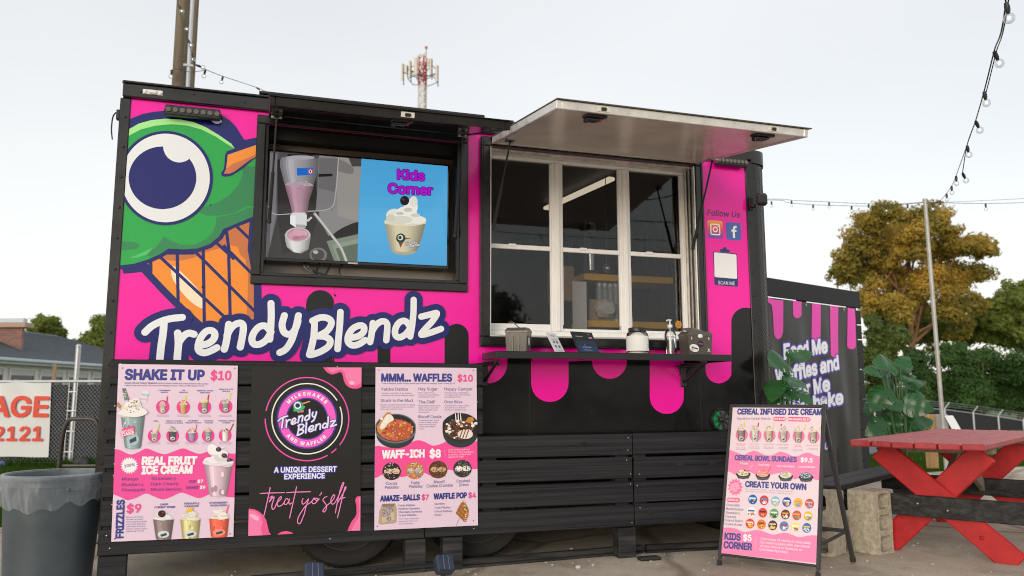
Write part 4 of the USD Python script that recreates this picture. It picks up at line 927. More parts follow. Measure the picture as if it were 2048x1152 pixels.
p.px(f(disc((662, 545), 66, 68, 30)), '2c9a6c', 9); p.px(f([(605, 590), (612, 612), (640, 605), (660, 615), (690, 600), (715, 590), (745, 560), (735, 540), (640, 560)]), '46b488', 10, True)
p.px(f([(712, 505), (800, 478), (815, 482), (806, 492), (716, 522)]), 'e09a70', 9); p.px(f(disc((655, 535), 44, 45, 26)), 'f0f0f2', 11); p.px(f(disc((655, 535), 29, 28, 22)), '2a2468', 12)
def two(c, mA, mB, wA, wO, pr, layer, wc, oc):
    f = crop(*c)
    mapA = lambda q: f([(mA[0] + mA[2] * (q[0] - 330), mA[1] + mA[3] * (q[1] - 650) + mA[4] * (q[0] - 330))])[0]
    mapB = lambda q: f([(mB[0] + mB[2] * (q[0] - 640), mB[1] + mB[3] * (q[1] - 660) + mB[4] * (q[0] - 640))])[0]
    ls = [LineString(sm([pr.pl.uv(*mapA(q)) for q in s], False, 3)) for s in STROKES_A] + [LineString(sm([pr.pl.uv(*mapB(q)) for q in s], False, 3)) for s in STROKES_B]
    pr.add(unary_union([l.buffer(wO, quad_segs=4) for l in ls]), oc, layer); pr.add(unary_union([l.buffer(wA, quad_segs=4) for l in ls]), wc, layer + 1)
two(A2, (475, 697, 1.55, 1.55, -.20), (690, 815, 1.85, 1.75, -.16), .0042, .0078, p, 13, 'e9e8f2', '4a3fa0')
tx(p, B2, 'A UNIQUE DESSERT', 352, 333, 1108, 320, 62, 'eeeef8', bold=True, fat=.02, outline=('4440a8', .16), layer=3); tx(p, B2, 'EXPERIENCE', 475, 413, 965, 400, 60, 'eeeef8', bold=True, fat=.02, outline=('4440a8', .16), layer=3)
f = crop(*B2)
SCR = [[(305, 515), (288, 600), (268, 690), (248, 780), (228, 860)], [(185, 587), (330, 580), (478, 576)], [(300, 640), (330, 618), (322, 645), (302, 672), (296, 688), (330, 645), (352, 628), (348, 655), (334, 700), (324, 745), (336, 780), (362, 758), (385, 705), (418, 672), (442, 642), (432, 626), (404, 660), (390, 705), (402, 742), (440, 732), (480, 692)],
       [(524, 662), (502, 648), (476, 690), (480, 718), (505, 716), (534, 672), (540, 652), (530, 695), (545, 716), (566, 700)], [(625, 505), (600, 620), (570, 750), (540, 886)], [(503, 577), (650, 569), (795, 565)],
       [(702, 648), (690, 685), (700, 716), (735, 695), (770, 652), (752, 710), (735, 760), (720, 830), (700, 880), (672, 945), (648, 952), (636, 925), (648, 870), (690, 800), (740, 732), (800, 692), (838, 640), (812, 680), (822, 710), (852, 704), (884, 664), (868, 645), (838, 655), (878, 672), (898, 650)],
       [(925, 572), (922, 592), (904, 610)], [(992, 624), (962, 638), (944, 668), (960, 690), (988, 735), (982, 782), (960, 810), (944, 796), (980, 745), (1040, 692), (1080, 642), (1086, 608), (1066, 610), (1042, 660), (1046, 706), (1076, 712), (1112, 660), (1160, 560), (1196, 470), (1186, 458), (1155, 540), (1120, 690), (1095, 822)],
       [(1128, 690), (1180, 600), (1222, 524), (1212, 512), (1180, 630), (1150, 760), (1120, 882)], [(1150, 651), (1212, 635)]]
for w, col, l in ((.0040, '2b1c26', 2), (.0024, 'f98fcf', 3)):
    p.add(unary_union([LineString(sm(p.uvs(f(s)), False, 4)).buffer(w, quad_segs=3) for s in SCR]), col, l)
BL, BM, BH = 'ee5a96', 'f57fb4', 'f7b8d2'
f = crop(*A2)
p.px(f([(960, 40), (985, 80), (1020, 120), (1060, 143), (1095, 149), (1140, 135), (1180, 118), (1205, 130), (1222, 175), (1228, 215), (1250, 270), (1290, 308), (1340, 325), (1400, 325), (1460, 300), (1470, 40)]), BL, 4)
p.px(f([(1000, 40), (1060, 110), (1100, 125), (1150, 95), (1200, 90), (1240, 120), (1255, 190), (1300, 270), (1370, 290), (1460, 250), (1470, 40)]), BM, 5); p.px(f(disc((1330, 255), 34, 26, 18)), BH, 6)
f = crop(*B2)
p.px(f([(40, 770), (110, 778), (170, 805), (220, 850), (255, 905), (275, 980), (290, 1050), (315, 1090), (30, 1120)]), BL, 4); p.px(f([(40, 790), (120, 800), (190, 860), (215, 940), (190, 1000), (215, 1100), (30, 1120)]), BM, 5); p.px(f([(60, 845), (95, 838), (150, 868), (170, 895), (150, 915), (100, 895), (70, 870)]), BH, 6, True)
p.px(f([(380, 1092), (440, 1052), (500, 1042), (560, 1055), (600, 1085)]), BL, 4)
p.px(f([(1345, 640), (1365, 622), (1420, 615), (1420, 1045), (1240, 1045), (1262, 985), (1290, 925), (1330, 880), (1352, 830), (1350, 740), (1335, 670)]), BL, 4); p.px(f([(1375, 640), (1420, 640), (1420, 1045), (1290, 1045), (1320, 960), (1370, 890), (1388, 800), (1382, 720)]), BM, 5)
obj('print', p, 'poster_print', b2)
screws(b2, BP, [(512.4, 738), (716.4, 741.5), (504.7, 1064.5), (712.6, 1054)])

# ---- board 3
A3, B3 = (740, 725, 6.583), (740, 885, 6.4)
cn = [(751.4, 734.2), (953.0, 736.0), (956.0, 1050.6), (748.8, 1060.6)]
b3, pg = board('menu_board', 'pale pink waffle menu board with two black bowls, rightmost on the skirt', cn, BP, .006)
p = Print(BP, pg)
p.add(pg, BG, 0)
wave(p, B3, [(40, 50), (120, 45), (300, 75), (420, 60), (520, 0), (620, -30), (720, 0), (800, 38), (900, 20), (1000, -20), (1100, 0), (1200, 30), (1400, -30)],
     [(40, 452), (90, 448), (150, 415), (240, 405), (330, 425), (410, 442), (490, 420), (560, 380), (640, 366), (720, 400), (790, 425), (880, 395), (970, 355), (1040, 352), (1120, 380), (1200, 370), (1280, 345), (1400, 338)], 0, 0, 'f6509c', 1)
tx(p, A3, 'MMM... WAFFLES', 150, 246, 1076, 246, 95, HEAD, bold=True, fat=.05, layer=2); tx(p, A3, '$10', 1152, 248, 1352, 248, 84, PRICE, bold=True, fat=.03, layer=2)
tx(p, A3, 'A warm Belgian waffle freshly made and dressed to impress. Add a scoop $2.00', 150, 283, 1118, 283, 17, BODY, layer=2)
for s, x0, x1, y in (('Yabba Dabba', 142, 496, 369), ('Hey Sugar', 638, 890, 367), ('Happy Camper', 980, 1350, 367), ('Stuck in the Mud', 140, 560, 518), ('The CMP', 640, 856, 538), ('Oreo Bliss', 976, 1214, 536), ('Biscoff Cookie', 637, 940, 732)):
    tx(p, A3, s, x0, y, x1, y, 38, '4a4284', layer=2)
for s, x0, x1, y in (('Strawberry pie filling, Fruity Pebbles,', 152, 552, 412), ('strawberry drizzle and whipped cream', 152, 578, 440), ('Belgian chocolate infused into the waffle,', 140, 596, 564), ('topped with chocolate drizzle, brownies', 140, 584, 592), ('bites, and whipped cream', 140, 428, 620),
                     ('Brown sugar drizzle,', 638, 852, 406), ('cinnamon sugar dusting', 638, 900, 434), ('and whipped cream', 638, 855, 461), ('Marshmallow fluff, peanut', 638, 922, 576), ('butter drizzle, chocolate', 638, 902, 604), ('drizzle, whipped cream', 638, 888, 632), ('and peanuts', 638, 775, 660), ('Cheesecake bites, Biscoff', 638, 908, 768), ('cookie crumble, cookie', 638, 890, 796), ('butter drizzle, Biscoff', 638, 868, 824), ('cookie and whipped', 638, 862, 851), ('cream', 638, 708, 880),
                     ("S'mores cereal, marshmallows,", 982, 1300, 406), ('chocolate drizzle, a Hershey Kiss', 982, 1322, 434), ('and whipped cream', 982, 1196, 461), ('Crushed Oreos, Oreo cookies,', 982, 1308, 575), ('chocolate & marshmallow', 982, 1258, 602), ('drizzle and whipped cream', 982, 1270, 630)):
    tx(p, A3, s, x0, y, x1, y, 16, '84789f', layer=2)
f = crop(*A3); r0 = np.random.default_rng(3)
def half(pts, x0, x1): return [(min(max(x, x0), x1), y) for x, y in pts]
for cx, cy, w, cols, top, seed in ((335, 870, 275, ('e0502a', 'f0a83a', 'e8c84a', 'c03038', 'e87a3a', 'd86a8a', '7a2a1e'), 'c9683a', 1), (1190, 860, 250, ('2a1c18', 'eae2da', 'b8743a', '3a2620', 'd9cfc6', '4a2a1c', 'f2eee8'), '5a3a2a', 2)):
    lim = (70, 600) if seed == 1 else (955, 1425)
    p.px(f(half(disc((cx, cy + 70), w * .92, 190, 40), *lim)), '31363c', 3); p.px(f(half(disc((cx, cy), w, 195, 40), *lim)), '6b7074' if seed == 1 else '2b2f34', 4); p.px(f(half(disc((cx, cy - 6), w * .93, 176, 40), *lim)), '26262a', 5); p.px(f(half(disc((cx, cy + 20), w * .84, 140, 40), *lim)), top, 6)
    r0 = np.random.default_rng(seed)
    for k in range(90):
        t, q = r0.uniform(0, 6.3), math.sqrt(r0.uniform(0, 1)); x, y = cx + w * .80 * q * math.cos(t), cy + 10 + 140 * q * math.sin(t)
        x = min(max(x, lim[0] + 14), lim[1] - 14); p.px(f(disc((x, y), r0.uniform(8, 24), r0.uniform(6, 16), 7)), cols[k % 7], 7 + k % 3)
p.px(f([(95, 905), (85, 840), (150, 740), (215, 660), (255, 650), (300, 720), (320, 760), (250, 800), (190, 880), (130, 950)]), 'd08a4a', 11); p.px(f([(125, 850), (170, 760), (220, 690), (275, 690), (310, 750), (240, 800), (190, 860), (150, 880)]), 'efe6dc', 12, True)
p.px(f([(225, 875), (300, 800), (540, 870), (520, 1000), (430, 1020), (330, 960)]), 'b85a34', 11)
r0 = np.random.default_rng(8)
for k in range(60):
    x, y = r0.uniform(250, 560), r0.uniform(780, 990); p.px(f(disc((x, y), r0.uniform(7, 14), r0.uniform(6, 11), 6)), ('f0b838', 'e8702a', 'd8404a', 'f0d060', '8ab0a8', 'e05a6a')[k % 6], 12 + k % 2)
for x, y in ((150, 740), (185, 775), (165, 820), (230, 730), (215, 790)): p.px(f(disc((x, y), 20, 16, 10)), 'f4efe9', 14)
p.px(f([(1075, 740), (1090, 680), (1140, 662), (1195, 675), (1215, 740), (1180, 770), (1110, 765)]), '1f1716', 11, True); [p.px(f([(x, 670), (x + 12, 668), (x + 20, 760), (x + 6, 762)]), 'efe9e4', 12) for x in (1115, 1150, 1180)]
p.px(f(disc((1250, 945), 100, 62, 24)), 'e9dfd4', 12); p.px(f([(1250, 780), (1290, 720), (1350, 715), (1368, 760), (1320, 800)]), 'c8843c', 11); [p.px(f([(x, 880), (x + 14, 880), (x + 2 - 30, 1000), (x - 42, 1000)]), '7a4a2c', 13) for x in (1210, 1250, 1290)]
for x, y in ((1010, 905), (1040, 870), (1150, 770), (1390, 800), (1350, 830), (1370, 880)): p.px(f(disc((x, y), 26, 18, 12)), 'efe9e2', 12)
p.px(f(disc((1385, 900), 40, 60, 20)), '241a1a', 12)
tx(p, B3, 'WAFF-ICH', 156, 200, 694, 186, 95, 'f6f2f6', bold=True, fat=.06, layer=3); tx(p, B3, '$8', 764, 192, 902, 188, 96, 'f6f2f6', bold=True, fat=.05, layer=3)
f = crop(*B3); p.px(f([(957, 88), (961, 88), (961, 190), (957, 190)]), 'f9a8cc', 3)
for k, s in enumerate(('Grab some napkins!', 'This ice cream sandwich', 'is stuffed, puffed and', 'dipped in fluff!')): tx(p, B3, s, 1000, 102 + k * 31.5, 1000 + (270, 330, 288, 195)[k], 96 + k * 31.5, 20, 'fbe6f0', layer=3)
for cx, cy, c0, c1, c2, s in ((276, 368, '33231f', 'e0c2a0', 'd8a070', 1), (572, 356, 'c8803a', 'b9b4b4', 'e0b040', 2), (870, 346, '5a3820', 'c9a884', 'a0703a', 3), (1182, 334, '3a3436', 'efe8dc', 'c9c4c4', 4)):
    r0 = np.random.default_rng(s)
    if s in (1, 3): p.px(f([(cx - 132, cy - 40), (cx + 132, cy - 50), (cx + 90, cy + 90), (cx - 80, cy + 100)]), 'b98c62', 3)
    p.px(f(disc((cx, cy), 118, 112, 36)), c0, 4); p.px(f(disc((cx - 48, cy), 50, 36, 20)), c1, 5); p.px(f(disc((cx + 50, cy - 2), 54, 36, 20)), c1, 5); p.px(f(disc((cx - 54, cy - 6), 30, 18, 14)), '%02x%02x%02x' % tuple(min(255, int(int(c1[i:i + 2], 16) * 1.1)) for i in (0, 2, 4)), 6)
    pal_ = {1: ('4a3530', 'e9dfd8', '281a18'), 2: ('e8c040', 'd84a3a', '3a7ad0', '7ac04a', 'e87ab0', 'f0efe8'), 3: ('7a4f2a', '4a2a18', '8a5f38'), 4: ('55504f', '1f1b1c', '8a8686')}[s]
    for k in range(110):
        x = cx + r0.uniform(-104, 104); y = cy + ((r0.uniform(-104, -22) if k % 2 else r0.uniform(22, 100)) if k < 90 else r0.uniform(-30, 30))
        if ((x - cx) / 110) ** 2 + ((y - cy) / 106) ** 2 < 1: p.px(f(disc((x, y), r0.uniform(5, 11), r0.uniform(4, 9), 6)), pal_[k % len(pal_)], 7 + k % 2)
for s, x0, x1, y0, y1 in (('Cocoa', 200, 344, 543, 538), ('Pebbles', 192, 364, 594, 587), ('Fruity', 524, 636, 534, 530), ('Pebbles', 503, 670, 582, 577), ('Biscoff', 816, 956, 522, 517), ('Cookie Crumble', 723, 1058, 575, 563), ('Crushed', 1107, 1278, 512, 505), ('Oreos', 1137, 1261, 560, 555)):
    tx(p, B3, s, x0, y0, x1, y1, 37, '4a4284', layer=3)
tx(p, B3, 'AMAZE-BALLS', 130, 752, 635, 732, 68, '2c3684', bold=True, fat=.05, layer=3); tx(p, B3, '$7', 660, 734, 750, 730, 64, 'e0509a', bold=True, fat=.03, layer=3); tx(p, B3, 'WAFFLE POP', 815, 724, 1236, 708, 68, '2c3684', bold=True, fat=.05, layer=3); tx(p, B3, '$4', 1258, 708, 1354, 704, 64, 'e0509a', bold=True, fat=.03, layer=3)
for k, s in enumerate(('Fruity Pebbles', 'Rainbow Sprinkles', 'Chocolate Sprinkles', 'Cocoa Pebbles')): tx(p, B3, s, 364, 818 + k * 42, 364 + (212, 274, 300, 230)[k], 812 + k * 41.5, 25, '55508c', layer=3)
for k, s in enumerate(('Sprinkles', 'Fruity Pebbles', 'Cocoa Pebbles', 'Oreos')): tx(p, B3, s, 826, 798 + k * 47.5, 826 + (130, 204, 222, 86)[k], 793 + k * 47.5, 25, '55508c', layer=3)
for k, s in enumerate(("That's right! Waffle balls", 'glazed and rolled your', 'favorite topping!')): tx(p, B3, s, 366, 984 + k * 32, 366 + (262, 242, 180)[k], 978 + k * 31, 15, '8f84a8', layer=3)
p.px(f([(155, 785), (320, 780), (342, 850), (338, 1010), (310, 1032), (140, 1050), (108, 1030), (118, 880)]), 'b8a488', 3); p.px(f([(160, 830), (300, 828), (312, 990), (150, 1030)]), 'cdbba0', 4); p.px(f([(155, 785), (320, 780), (300, 828), (160, 830)]), '8d7a60', 4)
for x, y in ((185, 872), (235, 850), (275, 862), (180, 920), (232, 905), (240, 972)):
    p.px(f(disc((x, y), 34, 34, 16)), 'a79a98', 5)
    r0 = np.random.default_rng(x)
    for k in range(12): p.px(f(disc((x + r0.uniform(-24, 24), y + r0.uniform(-24, 24)), 6, 5, 6)), ('e8e4e0', '4a3a38', 'c04a5a', '4a6ab0')[k % 4], 6)
p.px(f([(1188, 735), (1220, 770), (1250, 830), (1265, 880), (1255, 950), (1212, 1022), (1095, 905), (1140, 810)]), 'b4793e', 3)
for k in range(4):
    p.add(LineString(p.uvs(f([(1170 - k * 22, 770 + k * 42), (1260 - k * 14, 860 + k * 50)]))).buffer(.0016), '8a5426', 4); p.add(LineString(p.uvs(f([(1195 + k * 18, 760 + k * 40), (1120 + k * 30, 900 + k * 32)]))).buffer(.0016), '8a5426', 4)
r0 = np.random.default_rng(31)
for k in range(60):
    t = r0.uniform(0, 1); x = np.interp(t, [0, .5, 1], [1190, 1245, 1215]) + r0.uniform(-26, 16); y = 745 + t * 265; p.px(f(disc((x, y), 9, 7, 6)), ('e8402a', 'f0c040', '4a9a4a', 'f0e8e0', '3a6ac0', 'e8702a')[k % 6], 5 + k % 2)
p.add(LineString(p.uvs(f([(1148, 960), (1098, 1075)]))).buffer(.0007), '4a4040', 4)
obj('print', p, 'poster_print', b3)
screws(b3, BP, [(757.8, 740), (946.3, 740.4), (754.3, 1052.5), (947, 1041.5)])

# ------------------------------------------------------------------ the folding sign
plain('sign_metal', (.03, .03, .032), .42); plain('joint_pink', (.75, .2, .35), .5)
SL, SR, SB_ = np.array([2.660, -.4946, 0]), np.array([2.985, -.9465, 0]), np.array([3.462, -.697, 0])
su_ = (SR - SL) / np.linalg.norm(SR - SL); sn_ = np.array([-su_[1], su_[0], 0]); SWD = np.linalg.norm(SR - SL)
sv_ = sn_ * .300 + np.array([0, 0, .949]); SH = np.linalg.norm(sv_); sv_ /= SH
SP = Plane(SL, su_, sv_)
sign = Thing('folding_sign', 'black framed folding sign with a pink ice cream menu, standing on the concrete', 'folding sign', (SL + SR) / 2)
def onsign(u0, u1, v0, v1, n0, n1, b=.003):
    m = bx(u0, u1, v0, v1, n0, n1, b); T = np.eye(4); T[:3, 0], T[:3, 1], T[:3, 2], T[:3, 3] = SP.u, SP.v, SP.n, SP.o; m.apply_transform(T); return m
fw = .021
vb = SP.uv(1436, 1101)[1] - .012
sf = obj('frame', cat(onsign(-.010, -.010 + fw, .05, SH - .001, -.022, 0), onsign(SWD + .026 - fw, SWD + .026, .05, SH - .001, -.022, 0), onsign(-.010 + fw + .0005, SWD + .026 - fw - .0005, SH - fw, SH, -.021, .0005), onsign(-.010 + fw + .0005, SWD + .026 - fw - .0005, vb - fw + .008, vb, -.021, -.0005)), 'sign_metal', sign)
for u in (-.010, SWD + .026 - fw):
    l = obj('foot', onsign(u + .002, u + fw - .002, 0, .06, -.020, -.002), 'sign_metal', sign)
    obj('joint_ring', onsign(u - .0005, u + fw + .0005, vb - .045, vb - .038, -.0225, .0005, .001), 'joint_pink', sign)
    obj('foot_cap', onsign(u - .001, u + fw + .001, 0, .035, -.024, .003), 'rubber', l)
u0, u1, v0, v1 = -.010 + fw, SWD + .026 - fw, vb, SH - fw
obj('panel', onsign(u0 - .006, u1 + .006, v0 - .006, v1 + .006, -.012, -.004, 0), 'white_plastic', sign)
off = SB_ - SR; apex = SL + SP.v * SH
rl = []
for s0, s1, k in ((SL + SP.v * (SH - .01) - SP.n * .03, SL + off + np.array([0, 0, 0.01]), 0), (SR + SP.v * (SH - .01) - SP.n * .03, SB_ + np.array([0, 0, 0.01]), 1)):
    obj('rear_leg', cat(beam(s0, s1, .022, .026, su_)), 'sign_metal', sign); rl.append((s0, s1))
    q = s0 + (s1 - s0) * .99; obj('foot_cap', beam(s0 + (s1 - s0) * .965, s1, .027, .031, su_), 'rubber', sign)
for t in (.09, .80):
    a, b = (r_[0] + (r_[1] - r_[0]) * t for r_ in rl); obj('cross_bar', beam(a, b, .018, .022), 'sign_metal', sign)
a = SR + SP.v * .17 - SP.n * .02; b = rl[1][0] + (rl[1][1] - rl[1][0]) * .80
obj('stay', beam(a, b, .008, .022), 'sign_metal', sign)
obj('hinge', onsign(SWD + .0, SWD + .03, SH - .03, SH + .012, -.05, -.024), 'sign_metal', sign)
S1, S2 = (1430, 800, 6.776), (1420, 950, 5.704)
pgs = sbox(u0, v0, u1, v1)
p = Print(SP, pgs, base=-.004)
p.add(pgs, 'ecd9e2', 0)
wave(p, S1, [(150, 660), (220, 682), (310, 715), (390, 742), (450, 712), (530, 686), (610, 715), (690, 748), (770, 745), (850, 708), (900, 700), (980, 725), (1050, 757), (1120, 758), (1190, 725), (1270, 712), (1350, 745), (1500, 790)],
     [(150, 955), (200, 975), (290, 1020), (350, 1020), (430, 975), (500, 985), (570, 1025), (640, 1060), (720, 1020), (800, 1000), (880, 985), (960, 1000), (1040, 1060), (1100, 1070), (1180, 1030), (1260, 1040), (1340, 1075), (1500, 1095)], 0, 0, 'f98ab8', 1)
HS = '464c92'
tx(p, S1, 'CEREAL INFUSED ICE CREAM', 300, 190, 1446, 199, 72, HS, bold=True, fat=.05, layer=2)
tx(p, S1, 'Signature Cereal Blendz', 294, 262, 750, 266, 29, '6a5f8c', layer=2)
f = crop(*S1)
for x0, x1, y0, y1, s in ((784, 960, 254, 256, 'CUP $7.00'), (980, 1295, 257, 262, 'MILKSHAKE $8.50')):
    p.add(LineString(p.uvs(f([(x0 + 32, y0), (x1 - 32, y1)]))).buffer(.0135), 'f0608f', 2); tx(p, S1, s, x0 + 12, y0 + 13, x1 - 14, y1 + 14, 26, 'fbf2f5', bold=True, fat=.02, layer=3)
for k, (x, yc, cup, bits, straw, s) in enumerate(((360, 470, '8f8078', ('5a4038', 'd0a070'), (400, 300, 395, 370, 'f0d848', 8), ('Chocolate', 'PB Party')), (546, 474, 'c9c2ba', ('2a2222', '3a2c2a'), (588, 306, 580, 370, 'e0304a', 8), ('Coco Loco', '')), (737, 478, 'c0ac94', ('e0a040', '4aa060', 'e07a3a'), (802, 318, 792, 372, 'f0d848', 8), ('Jack Frost', '')), (932, 482, 'b4a89e', ('d84a5a', 'e8a0a8', '5a8ac0'), (896, 320, 900, 390, 'e0304a', 8), ('Rebel Pebble', '')), (1132, 488, 'a89484', ('e0a050', 'd8803a', 'f0c070'), (1230, 330, 1212, 405, 'f0d848', 8), ('Orange', 'Cream Pop')), (1336, 494, 'b09c88', ('d8a050', 'c07838', '8a5a38'), (1442, 338, 1415, 410, 'f0d848', 8), ('Brunch Crunch', '')))):
    p.px(f(disc((x, yc), 82, 86, 30)), 'f77db0', 2); shake(p, S1, x - 4, yc + 88, 78, yc - 66, 112, cup, 'efe4d6', bits, straw, 'cfcfcc', top=70, L=3, seed=40 + k)
    for j, t_ in enumerate(s):
        if t_: w = len(t_) * 14; tx(p, S1, t_, x - 12 - w / 2, yc + 128 + j * 22, x - 12 + w / 2, yc + 130 + j * 22, 17, 'f07a9c', layer=2)
    for j, t_ in enumerate((('Reese\'s PB Puffs', 'and Cocoa Pebbles'), ('Cocoa Puffs and', 'Cocoa Pebbles'), ('Apple Jacks and', 'Frosted Flakes'), ('Fruity Pebbles and', 'Fruity Pebbles'), ('French toast', 'and Captain Crunch'), ('Cinnamon Toast', 'Crunch and Waffle'))[k]): tx(p, S1, t_, x - 80, yc + 168 + j * 20 + (14 if s[1] else -6), x + 55, yc + 171 + j * 20 + (14 if s[1] else -6), 11, '9a92a6', layer=2)
tx(p, S1, 'CEREAL BOWL SUNDAES', 265, 810, 1105, 838, 64, '5c5ea6', bold=True, fat=.05, layer=3); tx(p, S1, '$9.5', 1158, 838, 1320, 846, 58, 'fdf6fa', bold=True, fat=.03, layer=3)
for k, (s, x0, x1, y, bxx, by, cols) in enumerate((("S'mores", 338, 446, 870, 382, 1005, ('e8dcc8', 'd8903a', '4a4048', 'f0e6d6')), ('Tooty Fruity', 580, 736, 890, 648, 1020, ('e8a0a0', 'e8b060', 'f0e0d0', 'd86a5a')), ('The Lucky Charm', 838, 1078, 908, 958, 1035, ('e0e0d0', '8ac0a8', 'e8a0b8', 'f0c880')), ('Cookie Monster', 1130, 1358, 918, 1232, 1045, ('5a6a72', 'cfd6d8', '2a3238', '9ab4c0')))):
    tx(p, S1, s, x0, y - 4, x1, y + 3, 24, 'fdeef4', bold=True, layer=3); tx(p, S1, 'flaked cereal and', (x0 + x1) / 2 - 52, y + 24, (x0 + x1) / 2 + 52, y + 27, 10, 'd86a98', layer=3)
    w = 100; p.px(f([(bxx - w, by), (bxx + w, by), (bxx + w * .7, by + 58), (bxx, by + 66), (bxx - w * .7, by + 58)]), '55575c', 3); p.px(f(disc((bxx, by), w, 36, 30)), '2e3034', 4); p.px(f(disc((bxx, by - 18), w * .8, 44, 26)), cols[0], 5)
    r0 = np.random.default_rng(60 + k)
    for j in range(46):
        t, q = r0.uniform(0, 6.3), math.sqrt(r0.uniform(0, 1)); p.px(f(disc((bxx + 76 * q * math.cos(t), by - 24 + 42 * q * math.sin(t)), 11, 8, 6)), cols[j % 4], 6 + j % 2)
for (x0, y0, x1, y1, c) in ((470, 930, 510, 880, 'fdd0e0'), (715, 975, 760, 905, 'e8304a')): p.add(LineString(p.uvs(f([(x0, y0), (x1, y1)]))).buffer(.0016), c, 3)
f = crop(*S2)
st_ = [(287 + (90 if k % 2 == 0 else 66) * math.cos(k * math.pi / 13), 137 + (104 if k % 2 == 0 else 76) * math.sin(k * math.pi / 13)) for k in range(26)]
p.px(f(st_), 'f77db0', 3)
for k, s in enumerate(('CUSTOM', 'FLAVORS', 'MADE FOR', 'YOU')): w = (84, 96, 108, 50)[k]; tx(p, S2, s, 282 - w / 2, 122 + k * 26, 282 + w / 2, 104 + k * 26, 18, 'fde6ef', bold=True, layer=4)
tx(p, S2, 'CREATE YOUR OWN', 400, 132, 1094, 168, 62, HS, bold=True, fat=.05, layer=2)
tx(p, S2, 'Pick your favorite cereal(s) - up to 3 additional cereals $1', 400, 164, 950, 194, 13, 'b09cb4', layer=2); tx(p, S2, 'Pick a Waffle, Chocolate Cup, Shake or Cereal Bowl, Enjoy!', 400, 188, 940, 220, 13, 'b09cb4', layer=2)
p.add(LineString(p.uvs(f([(212, 282), (315, 286)]))).buffer(.0135), 'f0609c', 2); tx(p, S2, 'DRIZZLES', 200, 292, 322, 298, 22, 'fbeef4', bold=True, fat=.02, layer=3)
for k, s in enumerate(('Chocolate', 'Marshmallow', 'Strawberry', 'Caramel', 'Peanut Butter', 'Cookie Butter')): tx(p, S2, s, 184 - k * 4.6, 352 + k * 43.5, 184 - k * 4.6 + (152, 200, 166, 124, 208, 206)[k], 359 + k * 43.5 + (0, 4, 4, 2, 5, 5)[k], 27, '5a4f7c', layer=2)
cols18 = [('2a6ab4', '4a4a52', 'e8eef4'), ('d83a3a', 'f0f0f0', '5a90c8'), ('8ac4d8', 'f0c860', 'f4f0e8'), ('2c56a4', 'e8a040', 'e8eef4'), ('f0b850', '5aa4d0', 'e89a3a'), ('c8504a', '8ab0d8', 'e8b8a0'), ('f2f2f2', 'e88a4a', '4a6a9a'), ('d84a40', 'f0a040', '6a1a1a'), ('5aa45a', '2a4a2a', 'e8e8e0'), ('6a3228', 'f2f2ee', 'e8a040'), ('d8584a', '5aa464', 'f0a858'), ('e8c040', '3a70c0', 'f0f0ea'), ('e04a30', 'f0c030', 'f0e0d0'), ('e88030', 'f0c040', '8a4a2a'), ('54302a', 'f0d030', 'd8c8b8'), ('4a90c8', 'f0f0f0', 'c03a3a'), ('f0e080', '9a60b0', 'f4f4f4'), ('2a70b8', 'e8eef2', 'f0c850')]
for i in range(3):
    for j in range(6):
        x = 486 + j * 129.5 - i * 15.5; y = (278, 420, 553)[i] + j * 9.8 + (i == 0) * j * -.3
        c0, c1, c2 = cols18[i * 6 + j]
        p.px(f(disc((x, y), 51, 56, 26)), c0, 2); p.px(f([(x - 36, y - 24), (x + 34, y - 20), (x + 38, y - 2), (x - 40, y - 6)]), c2, 3); p.px(f(disc((x + 4, y + 24), 26, 20, 14)), c1, 3)
        r0 = np.random.default_rng(i * 9 + j)
        for k in range(9): p.px(f(disc((x + r0.uniform(-34, 34), y + r0.uniform(4, 40) * .9), 8, 7, 6)), (c1, c2, c0)[k % 3], 4)
wave(p, S2, [(100, 610), (160, 602), (230, 600), (300, 615), (370, 645), (440, 645), (510, 630), (580, 632), (650, 660), (720, 680), (800, 665), (870, 660), (930, 680), (1000, 705), (1060, 705), (1130, 690), (1250, 690)], [(90, 900), (300, 910), (600, 940), (900, 970), (1250, 1010)], 0, 0, 'f98ab8', 5)
tx(p, S2, 'KIDS', 166, 732, 346, 746, 72, HS, bold=True, fat=.05, layer=6); tx(p, S2, '$5', 378, 746, 472, 752, 66, 'fdf6fa', bold=True, fat=.03, layer=6); tx(p, S2, 'CORNER', 156, 830, 476, 856, 72, HS, bold=True, fat=.05, layer=6)
p.add(LineString(p.uvs(f([(528, 706), (512, 850)]))).buffer(.0008), 'fcd0e2', 6)
for k, s in enumerate(('One scoop of vanilla or chocolate', 'ice cream topped with one cereal', 'of your choice or Rainbow or', 'Chocolate Sprinkles.')): tx(p, S2, s, 576 - k * 3.6, 736 + k * 41, 576 - k * 3.6 + (568, 568, 480, 330)[k], 790 + k * 43 - (0, 0, 8, 24)[k], 28, 'fdf2f7', layer=6)
obj('print', p, 'poster_print', sign)
